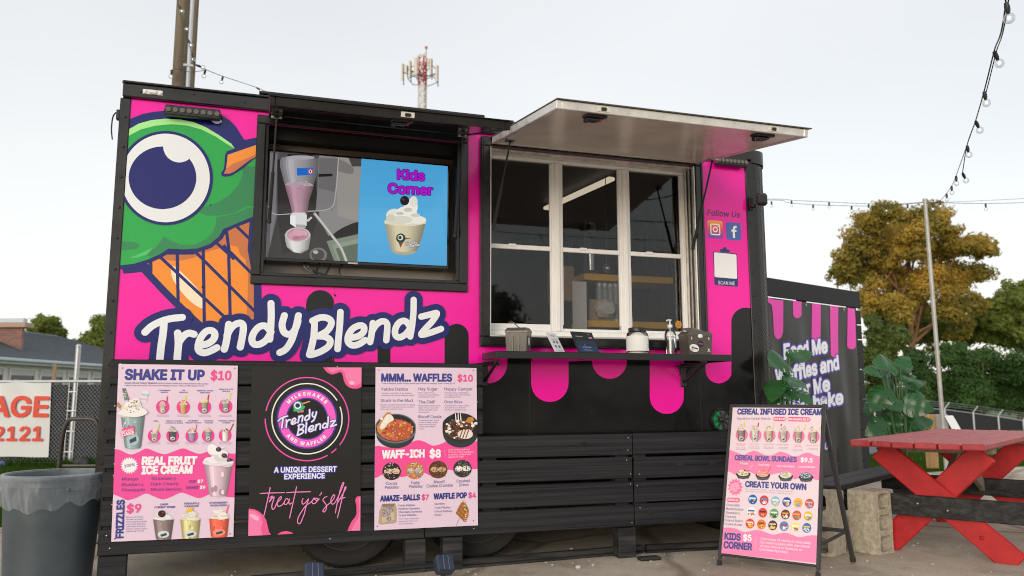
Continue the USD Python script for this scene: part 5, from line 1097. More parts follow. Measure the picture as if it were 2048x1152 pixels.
# ------------------------------------------------------------------ ground
noisy('grass_soil', (0.045, 0.075, 0.016), (0.085, 0.12, 0.03), (0.85, 0.95), (1, 1, 1), 1.3, 8.0, bump=0.8, bdist=0.03, bscale=30)
mat('concrete', {'dn': ('noise_texture', {'scale': 1.3, 'detail': 5.0}), 'dm': ('mix_vector', {'fac': 0.16}), 'cv': ('voronoi_texture', {'scale': 0.42, 'feature': 'distance_to_edge'}), 'r4': ('rgb_ramp', {'ramp': [(0.0, (0.42, 0.40, 0.37)), (0.006, (0.62, 0.6, 0.57)), (0.014, (1, 1, 1))]}), 'm3': ('mix_color', {'blend_type': 'multiply', 'fac': 0.8, 'use_clamp': False}), 'n3': ('noise_texture', {'scale': 2.6, 'detail': 7.0, 'roughness': 0.7}), 'r5': ('rgb_ramp', {'ramp': [(0.36, (0.70, 0.68, 0.66)), (0.5, (1, 1, 1)), (0.68, (1.12, 1.1, 1.06))]}), 'm4': ('mix_color', {'blend_type': 'multiply', 'fac': 0.8, 'use_clamp': False}), 'g': ('geometry', {}), 'n1': ('noise_texture', {'scale': 0.7, 'detail': 8.0, 'roughness': 0.62}), 'n2': ('noise_texture', {'scale': 55.0, 'detail': 4.0, 'roughness': 0.7}), 'v': ('voronoi_texture', {'scale': 85.0}),
    'r1': ('rgb_ramp', {'ramp': [(0.30, (0.33, 0.265, 0.20)), (0.5, (0.44, 0.375, 0.295)), (0.72, (0.53, 0.47, 0.385))]}), 'r2': ('rgb_ramp', {'ramp': [(0.25, (0.62, 0.61, 0.6)), (0.45, (1, 1, 1)), (0.7, (1.12, 1.1, 1.08))]}),
    'r3': ('rgb_ramp', {'ramp': [(0.06, (0.55, 0.53, 0.5)), (0.13, (1, 1, 1))]}), 'm1': ('mix_color', {'blend_type': 'multiply', 'fac': 1.0, 'use_clamp': False}), 'm2': ('mix_color', {'blend_type': 'multiply', 'fac': 0.7, 'use_clamp': False}),
    'b': ('bump', {'strength': 0.55, 'distance': 0.006}), 'p': ('principled_bsdf', {'roughness': 0.85, 'specular_ior_level': 0.3})},
    [('g.position', 'n1.vector'), ('g.position', 'n2.vector'), ('g.position', 'v.vector'), ('n1.fac', 'r1.fac'), ('n2.fac', 'r2.fac'), ('v.distance', 'r3.fac'), ('r1.color', 'm1.a'), ('r2.color', 'm1.b'), ('m1.result', 'm2.a'), ('r3.color', 'm2.b'), ('g.position', 'dn.vector'), ('g.position', 'dm.a'), ('dn.color', 'dm.b'), ('dm.result', 'cv.vector'), ('cv.distance', 'r4.fac'), ('m2.result', 'm3.a'), ('r4.color', 'm3.b'), ('g.position', 'n3.vector'), ('n3.fac', 'r5.fac'), ('m3.result', 'm4.a'), ('r5.color', 'm4.b'), ('m4.result', 'p.base_color'), ('n2.fac', 'b.height'), ('b.normal', 'p.normal')])
noisy('asphalt', (0.085, 0.09, 0.10), (0.13, 0.135, 0.145), (0.8, 0.92), (1, 1, 1), 3.0, 8.0, bump=0.3, bdist=0.004, bscale=60)
def edge(c, s, x): return c + s * x
L1 = lambda x: 2.50 + .125 * (x + 1.5)
L2 = lambda x: 5.05 + .135 * (x + 2.5)
L3 = lambda x: 6.15 + .200 * (x + 2.8)
def strip(name, lo, hi, x0, x1, z, m, th=.06, n=24):
    xs = np.linspace(x0, x1, n); V = []; F = []
    for x in xs:
        a, b = lo(x), hi(x)
        V += [(x, a, z), (x, b, z), (x, a, z - th), (x, b, z - th)]
    for i in range(n - 1):
        k = 4 * i; F += [(k, k + 4, k + 5), (k, k + 5, k + 1), (k, k + 2, k + 6), (k, k + 6, k + 4), (k + 1, k + 5, k + 7), (k + 1, k + 7, k + 3)]
    return obj(name, (np.array(V), np.array(F)), m, kind='structure')
strip('concrete_apron', lambda x: -60.0, L1, -40, 16, 0.0, 'concrete', .08)
strip('road', L2, L3, -60, 40, -0.016, 'asphalt', .05)
def terrain(x, y):
    d = np.clip((y - 10) / 30, 0, 1) * np.clip((x - 2) / 14, 0, 1); d2 = np.clip((y - 42) / 60, 0, 1)
    return -0.03 - 1.35 * d * d * (3 - 2 * d)
gx = np.concatenate([np.linspace(-900, -60, 14), np.linspace(-50, 70, 61), np.linspace(90, 1100, 16)]); gy = np.concatenate([np.linspace(-400, -60, 8), np.linspace(-50, 80, 66), np.linspace(100, 1500, 16)])
GX, GY = np.meshgrid(gx, gy, indexing='ij'); GV = np.stack([GX, GY, terrain(GX, GY)], -1).reshape(-1, 3); ny = len(gy)
GF = [(i * ny + j, (i + 1) * ny + j, (i + 1) * ny + j + 1, i * ny + j + 1) for i in range(len(gx) - 1) for j in range(ny - 1)]
obj('ground', (GV, np.array(GF)), 'grass_soil', smooth=True, kind='structure')
# grass blades: uncountable
mat('grass_blade', {'g': ('geometry', {}), 'r': ('rgb_ramp', {'ramp': [(0, (0.05, 0.10, 0.015)), (.6, (0.10, 0.17, 0.03)), (1, (0.22, 0.22, 0.07))]}), 'd': ('diffuse_bsdf', {}), 't': ('translucent_bsdf', {}), 'm': ('mix_closure', {'fac': .35})},
    [('g.random_per_island', 'r.fac'), ('r.color', 'd.color'), ('r.color', 't.color'), ('d.BSDF', 'm.closure1'), ('t.BSDF', 'm.closure2')], surface='m.closure')
def blades(n, fx, hmin, hmax, seed, w=.004):
    r = np.random.default_rng(seed); P = np.array([fx(r) for _ in range(n)]); h = r.uniform(hmin, hmax, n); a = r.uniform(0, 6.28, n); l = r.uniform(.1, .6, n) * h; b = r.uniform(0, 6.28, n)
    d = np.stack([np.cos(a), np.sin(a), 0 * a], -1) * (w * r.uniform(.7, 1.5, n))[:, None]
    tip = P + np.stack([np.cos(b) * l, np.sin(b) * l, h], -1); mid = P + np.stack([np.cos(b) * l * .3, np.sin(b) * l * .3, h * .55], -1)
    V = np.stack([P - d, P + d, mid + d * .7, mid - d * .7, tip], 1).reshape(-1, 3); k = np.arange(n)[:, None] * 5
    return V, np.vstack([k + [0, 1, 2], k + [0, 2, 3], k + [3, 2, 4]])
def spot(x0, x1, lo, hi, z=-.03):
    def f(r):
        x = r.uniform(x0, x1); y = r.uniform(lo(x), hi(x)); return (x, y, z)
    return f
v1, f1 = blades(16000, spot(-3.2, -.9, lambda x: L1(x) - .02, lambda x: L2(x) + .03), .03, .08, 11)
v2, f2 = blades(12000, spot(-5.2, -1.6, lambda x: L3(x) - .03, lambda x: 10.3 - .2 * x), .03, .10, 12, .005)
obj('lawn_grass', cat(trimesh.Trimesh(v1, f1, process=False), trimesh.Trimesh(v2, f2, process=False)), 'grass_blade', label='green lawn grass beside the path behind the grey bin', cat='grass', kind='stuff')
v1, f1 = blades(26000, spot(4.5, 14, lambda x: L1(x) - .02, lambda x: L2(x) + .03), .03, .07, 13, .006)
obj('lawn_grass', trimesh.Trimesh(v1, f1, process=False), 'grass_blade', label='green lawn grass strip behind the red picnic table', cat='grass', kind='stuff')
# pebbles
pb = []
r0 = np.random.default_rng(17)
for k in range(170):
    x, y = r0.uniform(-.6, 4.6), r0.uniform(-1.3, .25) if k % 3 else r0.uniform(-.35, .0)
    s = r0.uniform(.003, .008) * (2.0 if k % 17 == 0 else 1)
    m = ball((0, 0, 0), (s * r0.uniform(.8, 1.4), s, s * .7)); m.vertices += r0.normal(0, s * .12, m.vertices.shape); m.apply_translation([x, y, s * .5]); pb.append(m)
noisy('pebble', (0.35, 0.32, 0.27), (0.6, 0.57, 0.5), (0.8, 0.9), (1, 1, 1), 5.0)
obj('gravel', cat(*pb), 'pebble', smooth=True, label='loose pale pebbles scattered on the concrete before the trailer', cat='gravel', kind='stuff')

# ------------------------------------------------------------------ ground level bits before the skirt
for lab, a, b, h in (('long black timber edging on the ground along the skirt, left of the gap', (500, 1172), (1284, 1106), .062), ('short black timber edging on the ground reaching behind the folding sign', (1291, 1106), (1452, 1098), .062)):
    A_, B_ = on_z(*a, .0), on_z(*b, .0)
    t = Thing('timber_edging', lab, 'timber edging', (A_ + B_) / 2)
    z = np.array([0, 0, h / 2 + .004])
    obj('rail', beam(A_ + z, B_ + z, .05, h * .52, bev=.006), 'black_timber_dusty', t)
    obj('lower_rail', beam(A_ + [0, .004, h * .13], B_ + [0, .004, h * .13], .045, h * .26, bev=.004), 'black_timber_dusty', t)
q = on_z(1305, 1120, 0)
t = Thing('rubber_foot', 'small flat black rubber pad under the gap in the timber edging', 'rubber pad', q); obj('pad', bx(q[0] - .09, q[0] + .05, q[1] - .03, q[1] + .04, 0.001, .022, .008), 'rubber', t)
for lab, px in (('small solar spotlight on the ground below the leftmost milkshake board', (627, 1146)), ('small solar spotlight on the ground below the waffle board', (888, 1138))):
    c = on_z(*px, .045) ; c = on_y(px[0], px[1] - 8, -.30) if px[0] > 700 else on_y(px[0], px[1], -.30)
    t = Thing('solar_light', lab, 'solar light', (c[0], c[1], 0), 'solar lights along the edging')
    T = trimesh.transformations.rotation_matrix(math.radians(-38), [1, 0, 0], c) @ trimesh.transformations.rotation_matrix(math.radians(12), [0, 0, 1], c)
    m = bx(c[0] - .052, c[0] + .052, c[1] - .03, c[1] + .03, c[2] - .05, c[2] + .05, .01); m.apply_transform(T); obj('case', m, 'solar_case', t) if 'solar_case' in M else (plain('solar_case', (.03, .04, .06), .3), obj('case', m, 'solar_case', t))
    m = bx(c[0] - .045, c[0] + .045, c[1] - .033, c[1] - .0305, c[2] - .043, c[2] + .043, .001); m.apply_transform(T)
    if 'solar_cell' not in M: plain('solar_cell', (.025, .038, .075), .16)
    s = obj('solar_panel', m, 'solar_cell', t)
    ln = cat(*[bx(c[0] - .045 + k * .03 - .0006, c[0] - .045 + k * .03 + .0006, c[1] - .0338, c[1] - .0333, c[2] - .042, c[2] + .042) for k in (1, 2)]); ln.apply_transform(T); obj('cell_line', ln, 'galvanized', s, kind='stuff')
    obj('spike', cyl((c[0], c[1] + .02, 0), (c[0], c[1] + .02, c[2] - .02), .012), 'black_metal', t)

# ------------------------------------------------------------------ things on the shelf
Z0 = SZ + .0005
def local(c, rot):
    T = np.eye(4); a = math.radians(rot); T[:2, :2] = [[math.cos(a), -math.sin(a)], [math.sin(a), math.cos(a)]]; T[:3, 3] = c; return T
def lobj(name, m, mt, th, T, **k):
    m = m.copy(); m.apply_transform(T); return obj(name, m, mt, th, **k)
plain('napkin', (.80, .80, .80), .8); plain('paper_inside', (.72, .68, .62), .8)
for lab, px, rot, w, d, h, kind in (('smoky napkin dispenser at the left end of the shelf, its side turned out', 1037, -34, .135, .11, .150, 0), ('dark napkin dispenser with an oval sticker at the right end of the shelf', 1391, 4, .185, .11, .155, 1)):
    c = on_y(px, 690, -.215); c[2] = Z0; T = local(c, rot)
    t = Thing('napkin_dispenser', lab, 'napkin dispenser', c)
    k = .92
    P = [(sx * w / 2 * (k if z == 0 else 1), sy * d / 2 * (k if z == 0 else 1), z * h) for sx in (-1, 1) for sy in (-1, 1) for z in (0, .80)]
    lobj('body', hull(P), 'smoked_plastic' if kind == 0 else 'dark_case', t, T) if kind == 0 or 'dark_case' in M else (plain('dark_case', (.085, .075, .065), .25), lobj('body', hull(P), 'dark_case', t, T))
    lid = lobj('lid', hull([(sx * w / 2 * q_, sy * d / 2 * q_, z) for sx in (-1, 1) for sy in (-1, 1) for z, q_ in ((h * .805, 1.04), (h * .87, 1.04), (h, .86))]), 'smoked_plastic' if kind == 0 else 'dark_case', t, T)
    if kind == 0:
        lobj('napkin_stack', bx(-w * .38, w * .38, -d * .36, d * .36, .004, h * .78, .004), 'paper_inside', t, T)
        lobj('front_slot', cat(bx(-.022, -.018, -d / 2 - .003, -d / 2, .01, h * .72), bx(.018, .022, -d / 2 - .003, -d / 2, .01, h * .72), bx(-.022, .022, -d / 2 - .003, -d / 2, h * .72, h * .75)), 'smoked_plastic', t, T)
        s_ = trimesh.creation.cylinder(.022, .001, sections=20); s_.apply_transform(trimesh.transformations.rotation_matrix(math.pi / 2, [0, 1, 0])); s_.apply_scale([1, .7, 1.15]); s_.apply_translation([w / 2 * .985, 0, h * .45]); lobj('side_sticker', s_, 'white_plastic', t, T)
    else:
        pl = Plane((0, -d / 2 - .0005, 0), (1, 0, 0), (0, 0, 1)); st = Print(pl)
        el = affinity.rotate(affinity.scale(Point(-.048, .045).buffer(1), .036, .025), -12); st.add(el, 'e8e8e8', 0); st.add(Point(-.062, .048).buffer(.008), '2d8a5a', 1); st.add(LineString([(-.062, .042), (-.060, .030)]).buffer(.003), 'c0704a', 1); st.add(LineString([(-.05, .046), (-.022, .040)]).buffer(.004), '333a55', 1)
        st.add(Point(.002, .073).buffer(.021), '241c30', 0); st.add(LineString([(-.012, .074), (.014, .072)]).buffer(.003), 'c04a9a', 1); st.add(Point(.062, .036).buffer(.007), 'e0e0e0', 0); st.add(LineString([(.05, .026), (.074, .026)]).buffer(.0018), 'c8c8c8', 0)
        v, f, cd = st.mesh(); v = v @ T[:3, :3].T + T[:3, 3]; obj('sticker', (v, f), 'sticker_print', t, cd=cd)
        for m_ in (ball((0, -d / 2 * 1.02, h * .80), (.020, .004, .014)), bx(-.068, -.064, -d / 2 - .002, -d / 2 + .002, .10, .118), bx(.064, .068, -d / 2 - .002, -d / 2 + .002, .10, .118)): lobj('latch_notch', m_, 'napkin', t, T)
    r0 = np.random.default_rng(3 + kind); nv = []; n1 = 9
    for i in range(n1):
        for j in range(5):
            x = (-.45 + .9 * i / (n1 - 1)) * w * (.8 if kind == 0 else .95); y = (-.4 + .2 * j) * d; nv.append((x - (.018 if kind == 0 else 0), y, h + .004 + (.02 if kind == 0 else .012) * math.sin(i * .5 + j * .3 + kind) + r0.uniform(0, .004) + (.016 * (1 - i / 8) if kind == 0 else .004)))
    nf = [(i * 5 + j, (i + 1) * 5 + j, (i + 1) * 5 + j + 1, i * 5 + j + 1) for i in range(n1 - 1) for j in range(4)]
    nv = np.array(nv); nv2 = nv - [0, 0, .002]; nf = np.array(nf); n0 = len(nv)
    lobj('napkin', trimesh.Trimesh(np.vstack([nv, nv2]), np.vstack([nf[:, [0, 1, 2]], nf[:, [0, 2, 3]], nf[:, [2, 1, 0]] + n0, nf[:, [3, 2, 0]] + n0]), process=False), 'napkin', t, T, smooth=True)
def leaning(name, lab, cat_, px, py, yy, w, h, th, rot, lean, col):
    c = on_y(px, py, yy); c[2] = Z0
    u = np.array([math.cos(math.radians(rot)), math.sin(math.radians(rot)), 0]); n = np.array([u[1], -u[0], 0]); L_ = math.radians(lean)
    v = np.array([0, 0, math.cos(L_)]) - n * math.sin(L_)
    pl = Plane(c, u, v); t = Thing(name, lab, cat_, c)
    obj('panel', extr(sbox(0, .004, w, h), pl, -th), col, t); return t, pl
t, pl = leaning('price_card', 'white leaning card with small black icons on the serving shelf', 'card', 1112, 700, -.26, .105, .150, .004, 34, 30, 'white_plastic')
st = Print(pl); w, h = .105, .150
st.add(sbox(.002, .006, w - .002, h - .002), 'e3e5ea', 0); st.add(sbox(.028, h - .026, .075, h - .021), '6a6f80', 1); st.add(sbox(.02, h - .050, .085, h - .047), '8a8fa0', 1)
for a_, b_, r_ in ((.035, .082, .010), (.068, .082, .011), (.035, .05, .009), (.07, .048, .010)): st.add(Point(a_, b_).buffer(r_).difference(Point(a_, b_).buffer(r_ * .6)), '4a5060', 1); st.add(sbox(a_ - .005, b_ - .004, a_ + .004, b_ + .004), '3a4050', 2)
st.add(sbox(.03, .016, .08, .019), '9a9fb0', 1); obj('print', st, 'poster_print', t)
t, pl = leaning('tablet_screen', 'black and blue upright tablet display on the serving shelf', 'tablet', 1159, 700, -.26, .185, .160, .008, 22, 28, 'black_gloss')
st = Print(pl); st.add(sbox(.003, .006, .182, .157), '0b0d12', 0); st.add(sbox(.006, .010, .179, .092), '0e2242', 1); st.add(sbox(.008, .012, .175, .05), '12305c', 2); st.add(Point(.075, .062).buffer(.007), '2a5aa8', 3)
[st.add(sbox(.050 + k * .013, .042, .058 + k * .013, .050), '8fa0c0', 3) for k in range(6)]
st.add(sbox(.05, .024, .125, .028), '8a93a8', 3); st.add(sbox(.022, .122, .085, .127), 'a8adb8', 2); st.add(sbox(.135, .112, .165, .124), 'c88aa0', 2); st.add(sbox(.14, .142, .152, .147), 'a8adb8', 2)
obj('display', st, 'poster_print', t); obj('rear_prop', beam(pl.p3([(.09, .13)])[0] - pl.n * .01, pl.p3([(.09, 0)])[0] - pl.n * .085 + [0, 0, .006], .05, .005), 'black_metal', t)
c = on_y(1275, 690, -.20); c[2] = Z0
t = Thing('tip_jar', 'clear glass tip jar with white paper label and black lid', 'jar', c)
obj('glass', lathe([(0, .004), (.066, .004), (.071, .012), (.071, .118), (.066, .136), (.054, .148), (.054, .155)], 36, c), 'thin_glass', t, smooth=40)
obj('lid', lathe([(0, .149), (.0575, .149), (.0575, .168), (.054, .171), (0, .171)], 32, c), 'black_metal', t, smooth=40)
lab_ = []
a = np.radians(np.linspace(-200, 20, 26)); V_ = [(c[0] + .0725 * math.cos(k), c[1] + .0725 * math.sin(k), c[2] + z) for z in (.022, .118) for k in a]; F_2 = [(i, i + 1, i + 27, i + 26) for i in range(25)]
lp = obj('paper_label', (np.array(V_), np.array(F_2)), 'napkin', t, smooth=True)
for a0, z, s in ((-52, .092, 5), (-48, .075, 4), (-56, .06, 5), (-46, .045, 4), (-40, .05, 3)):
    ang = np.radians(np.linspace(a0, a0 + s * 4, 5)); obj('scribble', tube([(c[0] + .0735 * math.cos(k), c[1] + .0735 * math.sin(k), c[2] + z + .005 * math.sin(i * 2.0)) for i, k in enumerate(ang)], .0013, 5), 'black_metal', lp)
obj('coins', lathe([(0, .006), (.064, .006), (.066, .016), (.04, .021), (0, .019)], 24, c), 'paper_inside', t)
c = on_y(1341, 692, -.20); c[2] = Z0
t = Thing('sanitizer_bottle', 'clear pump bottle of hand gel between jar and napkin dispenser', 'bottle', c)
obj('bottle', lathe([(0, .002), (.034, .002), (.037, .01), (.037, .135), (.033, .15), (.020, .166), (.013, .172), (.013, .182)], 32, c), 'thin_glass', t, smooth=40)
obj('gel', lathe([(0, .005), (.033, .005), (.0345, .012), (.0345, .120), (0, .120)], 28, c), 'thin_glass', t, smooth=40)
pm = obj('pump', cat(lathe([(0, .180), (.0155, .180), (.0155, .198), (.009, .201), (.005, .203), (.005, .222), (.011, .224), (.012, .232), (0, .235)], 20, c), tube([c + [0, 0, .228], c + [-.02, -.012, .229], c + [-.034, -.02, .221]], .005, 8)), 'white_plastic', t, smooth=40)
a = np.radians(np.linspace(-70, -5, 8)); V_ = [(c[0] + .0375 * math.cos(k), c[1] + .0375 * math.sin(k), c[2] + z) for z in (.045, .128) for k in a]
obj('side_label', (np.array(V_), np.array([(i, i + 1, i + 9, i + 8) for i in range(7)])), 'label_blue', t, smooth=True) if 'label_blue' in M else (plain('label_blue', (.55, .62, .72), .4), obj('side_label', (np.array(V_), np.array([(i, i + 1, i + 9, i + 8) for i in range(7)])), 'label_blue', t, smooth=True))
obj('dip_tube', cyl(c + [0, 0, .01], c + [0, 0, .18], .0035, 8), 'white_plastic', t)
# ---- seen through the window
plain('yellow_shelf', (.88, .47, .03), .5); noisy('cardboard', (.42, .27, .14), (.52, .35, .2), (.8, .9), (1, 1, 1), 6.0); plain('wrap_white', (.6, .56, .5), .4)
YI = .55
def inn(x, y, Y=YI): q = on_y(x, y, Y); return q
a, b, d_, e_ = inn(1168, 546), inn(1300, 560), inn(1174, 640), inn(1290, 655)
t = Thing('storage_rack', 'yellow storage rack seen through the middle serving window', 'rack', (a[0], YI, .6))
for (p_, q_) in ((a, b), (d_, e_)):
    obj('shelf_board', bx(p_[0], q_[0] + .2, YI, YI + .35, p_[2] - .05, p_[2], .004), 'yellow_shelf', t)
for x in (a[0] + .001, b[0] + .15): 
    for y in (YI + .002, YI + .30): obj('upright', bx(x, x + .03, y, y + .03, .601, 2.3, .003), 'black_metal', t)
top_z, low_z = a[2], d_[2]
def inbox(name, lab, cat_, x0, x1, z0, z1, m, y=YI + .03, d=.2, parts=None):
    t = Thing(name, lab, cat_, ((x0 + x1) / 2, y, z0)); obj('carton', bx(x0, x1, y, y + d, z0 + .001, z1, .006), m, t); obj('flap', bx(x0 + .005, x1 - .005, y - .004, y - .0005, z1 - .04, z1 - .005, .001), m, t); return t
xx = inn(1182, 620)
inbox('cardboard_box', 'open cardboard box with white wrapping on the lower yellow shelf', 'box', xx[0], xx[0] + .20, low_z, low_z + .16, 'cardboard')
wv = ball((xx[0] + .12, YI + .01, low_z + .09), (.09, .05, .07), 2); wv.vertices += np.random.default_rng(2).normal(0, .008, wv.vertices.shape)
obj('wrapping_film', wv, 'wrap_white', smooth=True, label='crumpled white wrapping on the box behind the window', cat='wrapping')
for k in range(4):
    x = inn(1208 + k * 11, 600)[0]; t = Thing('cup_stack', ('clear cup stack right beside the wrapped box on the yellow shelf', 'clear cup stack second from the wrapped box on the yellow shelf', 'clear cup stack third from the wrapped box on the yellow shelf', 'clear cup stack furthest from the wrapped box on the yellow shelf')[k], 'cups', (x, YI + .08, low_z), 'cup stacks on the lower yellow shelf'); obj('cup', lathe([(0.0, .001), (.026, .001)] + [(q_, z) for i in range(12) for q_, z in ((.026, .02 + i * .022), (.032, .022 + i * .022))] + [(.03, .29)], 18, (x, YI + .08, low_z)), 'galvanized', t, smooth=30)
x = inn(1214, 537)
t = Thing('mirror_ball', 'small silver mirror ball hanging behind the middle window', 'mirror ball', x); obj('sphere', ball(x, .034, 2), 'steel', t); obj('cord', cyl(x + [0, 0, .03], (x[0], x[1], 2.66), .003, 6), 'black_metal', t)
x = inn(1150, 610); t = Thing('paper_notice', 'long paper notice hanging inside the middle window', 'paper', x); obj('sheet', bx(x[0] - .06, x[0] + .05, YI - .1, YI - .098, x[2] - .22, x[2] + .16), 'paper_inside', t)
x = inn(1145, 555); inbox('cardboard_box', 'brown cardboard box left of the yellow rack inside', 'box', x[0] - .05, x[0] + .10, x[2] - .15, x[2] + .12, 'cardboard', YI + .2)
x = inn(1190, 520); t = Thing('mixer', 'steel drink mixer on the upper yellow shelf inside', 'mixer', (x[0], YI + .1, top_z)); obj('stand', cat(bx(x[0] - .03, x[0] + .03, YI + .12, YI + .18, top_z + .001, top_z + .30, .01), bx(x[0] - .05, x[0] + .05, YI + .05, YI + .2, top_z + .001, top_z + .03, .008), bx(x[0] - .04, x[0] + .04, YI + .04, YI + .19, top_z + .301, top_z + .40, .02)), 'black_metal', t); obj('cup', lathe([(0, .03), (.036, .03), (.045, .19), (.042, .19), (.034, .035)], 24, (x[0], YI + .085, top_z + .004)), 'steel', t, smooth=40)

# ------------------------------------------------------------------ bin, bag and hand truck on the left
noisy('bin_plastic', (0.048, 0.064, 0.075), (0.066, 0.084, 0.096), (0.35, 0.5), (1, 1, 1), 4.0, 5.0, bump=0.08, bdist=0.004)
bc = on_d(111, 947, 4.22); RB, HB = .243, bc[2]; bc = np.array([bc[0], bc[1], 0])
t = Thing('trash_can', 'large round grey plastic bin beside the skirt', 'trash can', bc)
obj('body', lathe([(0, .006), (RB * .80, .006), (RB * .81, .0), (RB * .83, .0), (RB * .965, HB - .055), (RB * .985, HB - .052), (RB * .985, HB - .02), (RB * .95, HB - .02), (RB * .815, .015), (0, .015)], 56, bc), 'bin_plastic', t, smooth=30)
obj('rim', lathe([(RB * .955, HB - .024), (RB * 1.0, HB - .026), (RB * 1.02, HB - .012), (RB * 1.01, HB), (RB * .965, HB), (RB * .955, HB - .024)], 56, bc), 'bin_plastic', t, smooth=50)
for s in (0, math.pi):
    ang = s + .6; m = bx(-.045, .045, -.022, .0, HB - .075, HB - .05, .006); m.apply_translation([0, -RB * .97, 0]); m.apply_transform(trimesh.transformations.rotation_matrix(ang, [0, 0, 1])); m.apply_translation(bc); obj('handle', m, 'bin_plastic', t)
mat('bin_liner', {'t': ('transparent_bsdf', {'color': (.93, .95, .97)}), 'p': ('principled_bsdf', {'base_color': (.60, .64, .68), 'roughness': .16, 'specular_ior_level': .9}), 'lw': ('layer_weight', {'blend': .35}), 'g': ('geometry', {}), 'n': ('noise_texture', {'scale': 30.0, 'detail': 3.0}), 'b': ('bump', {'strength': .9, 'distance': .012}), 'r': ('map_range', {'from_min': 0.0, 'from_max': 1.0, 'to_min': .06, 'to_max': .55}), 'm': ('mix_closure', {})},
    [('g.position', 'n.vector'), ('n.fac', 'b.height'), ('b.normal', 'p.normal'), ('lw.facing', 'r.value'), ('r.result', 'm.fac'), ('t.BSDF', 'm.closure1'), ('p.BSDF', 'm.closure2')], surface='m.closure')
nu, nv_ = 220, 26; V_ = []
for i in range(nv_):
    s = i / (nv_ - 1)
    for j in range(nu):
        th = 2 * math.pi * j / nu
        pl_ = .016 * (float(meshkit.noise(np.array([math.cos(th) * 9, math.sin(th) * 9, s * 3 + 4]))) - .5) + .010 * (float(meshkit.noise(np.array([math.cos(th) * 22, math.sin(th) * 22, s * 7 + 9]))) - .5) + .004 * math.sin(th * 9 + s * 6)
        drop = .105 + .085 * float(meshkit.noise(np.array([math.cos(th) * 2.1 + 5, math.sin(th) * 2.1 + 5, 2.5]))) + .012 * math.sin(th * 13)
        if s < .35: q = s / .35; r_, z = RB * (.90 + .045 * q) + pl_ * .6 * (1 - q), HB - .20 + .20 * q
        elif s < .5: q = (s - .35) / .15; r_, z = RB * .945 + q * (RB * .088), HB + .004 + .004 * math.sin(q * math.pi)
        else: q = (s - .5) / .5; r_, z = RB * 1.033 + .003 + pl_ * min(1, q * 2.5) + .006 * q * (1 - q) * 4 - .030 * q * max(0, (HB * .2) ), HB - drop * q
        V_.append((bc[0] + r_ * math.cos(th), bc[1] + r_ * math.sin(th), z))
F_2 = [(i * nu + j, i * nu + (j + 1) % nu, (i + 1) * nu + (j + 1) % nu, (i + 1) * nu + j) for i in range(nv_ - 1) for j in range(nu)]
obj('bin_bag', (np.array(V_), np.array(F_2)), 'bin_liner', smooth=True, label='clear crinkled plastic bag folded over the rim of the grey bin', cat='bin bag')
noisy('old_pipe', (0.05, 0.045, 0.04), (0.10, 0.09, 0.08), (0.35, 0.55), (1, 1, 1), 20.0, metal=.4)
H = [on_d(x, y, 5.6) for x, y in ((117, 960), (119, 920), (126, 870), (132, 848), (141, 839), (153, 837.5), (178, 837.5), (189, 840), (195, 848), (199, 880), (203, 935), (201, 1000))]
t = Thing('hand_truck', 'black bent pipe hand truck standing behind the grey bin', 'hand truck', (H[-1][0], H[-1][1], 0))
lo_l, lo_r = H[0].copy(), H[-1].copy()
obj('frame', tube(sm([np.array([lo_l[0] - .01, lo_l[1], .05])] + H + [np.array([lo_r[0], lo_r[1], .05])], False, 5), .0145, 10), 'old_pipe', t, smooth=50)
for z in (.12, .32, .52): obj('cross_bar', cyl((lo_l[0], lo_l[1], z), (lo_r[0], lo_r[1], z), .010), 'old_pipe', t)
obj('toe_plate', bx(lo_l[0] - .03, lo_r[0] + .03, lo_l[1] - .2, lo_l[1] - .01, .004, .012, .003), 'old_pipe', t)
for x in (lo_l[0] - .03, lo_r[0] + .03):
    w = lathe([(.02, -.02), (.06, -.02), (.075, -.012), (.075, .012), (.06, .02), (.02, .02), (.02, -.02)], 24); w.apply_transform(trimesh.transformations.rotation_matrix(math.pi / 2, [0, 1, 0])); w.apply_translation([x, lo_l[1] + .04, .075]); obj('wheel', w, 'rubber', t, smooth=40)

# ------------------------------------------------------------------ chain link fence and banner on the left
F0, F1 = on_z(-60, 931, 0), on_z(236, 931, 0); fu = (F1 - F0) / np.linalg.norm(F1 - F0); fn = np.cross(fu, [0, 0, 1]); FL = np.linalg.norm(F1 - F0); FH = 1.235
FC = Plane(F0, fu, (0, 0, 1))
t = Thing('chain_link_fence', 'galvanized chain link fence with dark privacy cloth behind the bin', 'fence', F0)
obj('top_rail', cyl(FC.p3([(-3.5, FH)])[0], FC.p3([(FL + 3.5, FH)])[0], .021), 'galvanized', t)
obj('bottom_wire', cyl(FC.p3([(-3.5, .04)])[0], FC.p3([(FL + 3.5, .04)])[0], .004, 6), 'galvanized', t)
wires = []
for s in (1, -1):
    for k in np.arange(-4.7, FL + 4.7, .056):
        a0 = k if s > 0 else k; z0, z1 = .04, FH - .01; x0, x1 = k, k + s * (z1 - z0) * .92
        lo_, hi_ = -3.5, FL + 3.5
        def cut(x): return z0 + (x - x0) / (x1 - x0) * (z1 - z0)
        xa, xb = min(x0, x1), max(x0, x1)
        if xb < lo_ or xa > hi_: continue
        xa2, xb2 = max(xa, lo_), min(xb, hi_)
        p0, p1 = FC.p3([(xa2, cut(xa2))], .002 * s)[0], FC.p3([(xb2, cut(xb2))], .002 * s)[0]
        wires.append(tube([p0, p1], .0021, 4, False))
obj('wire_mesh', cat(*wires), 'galvanized', t, kind='stuff')
pu = FC.uv(147, 800)[0]
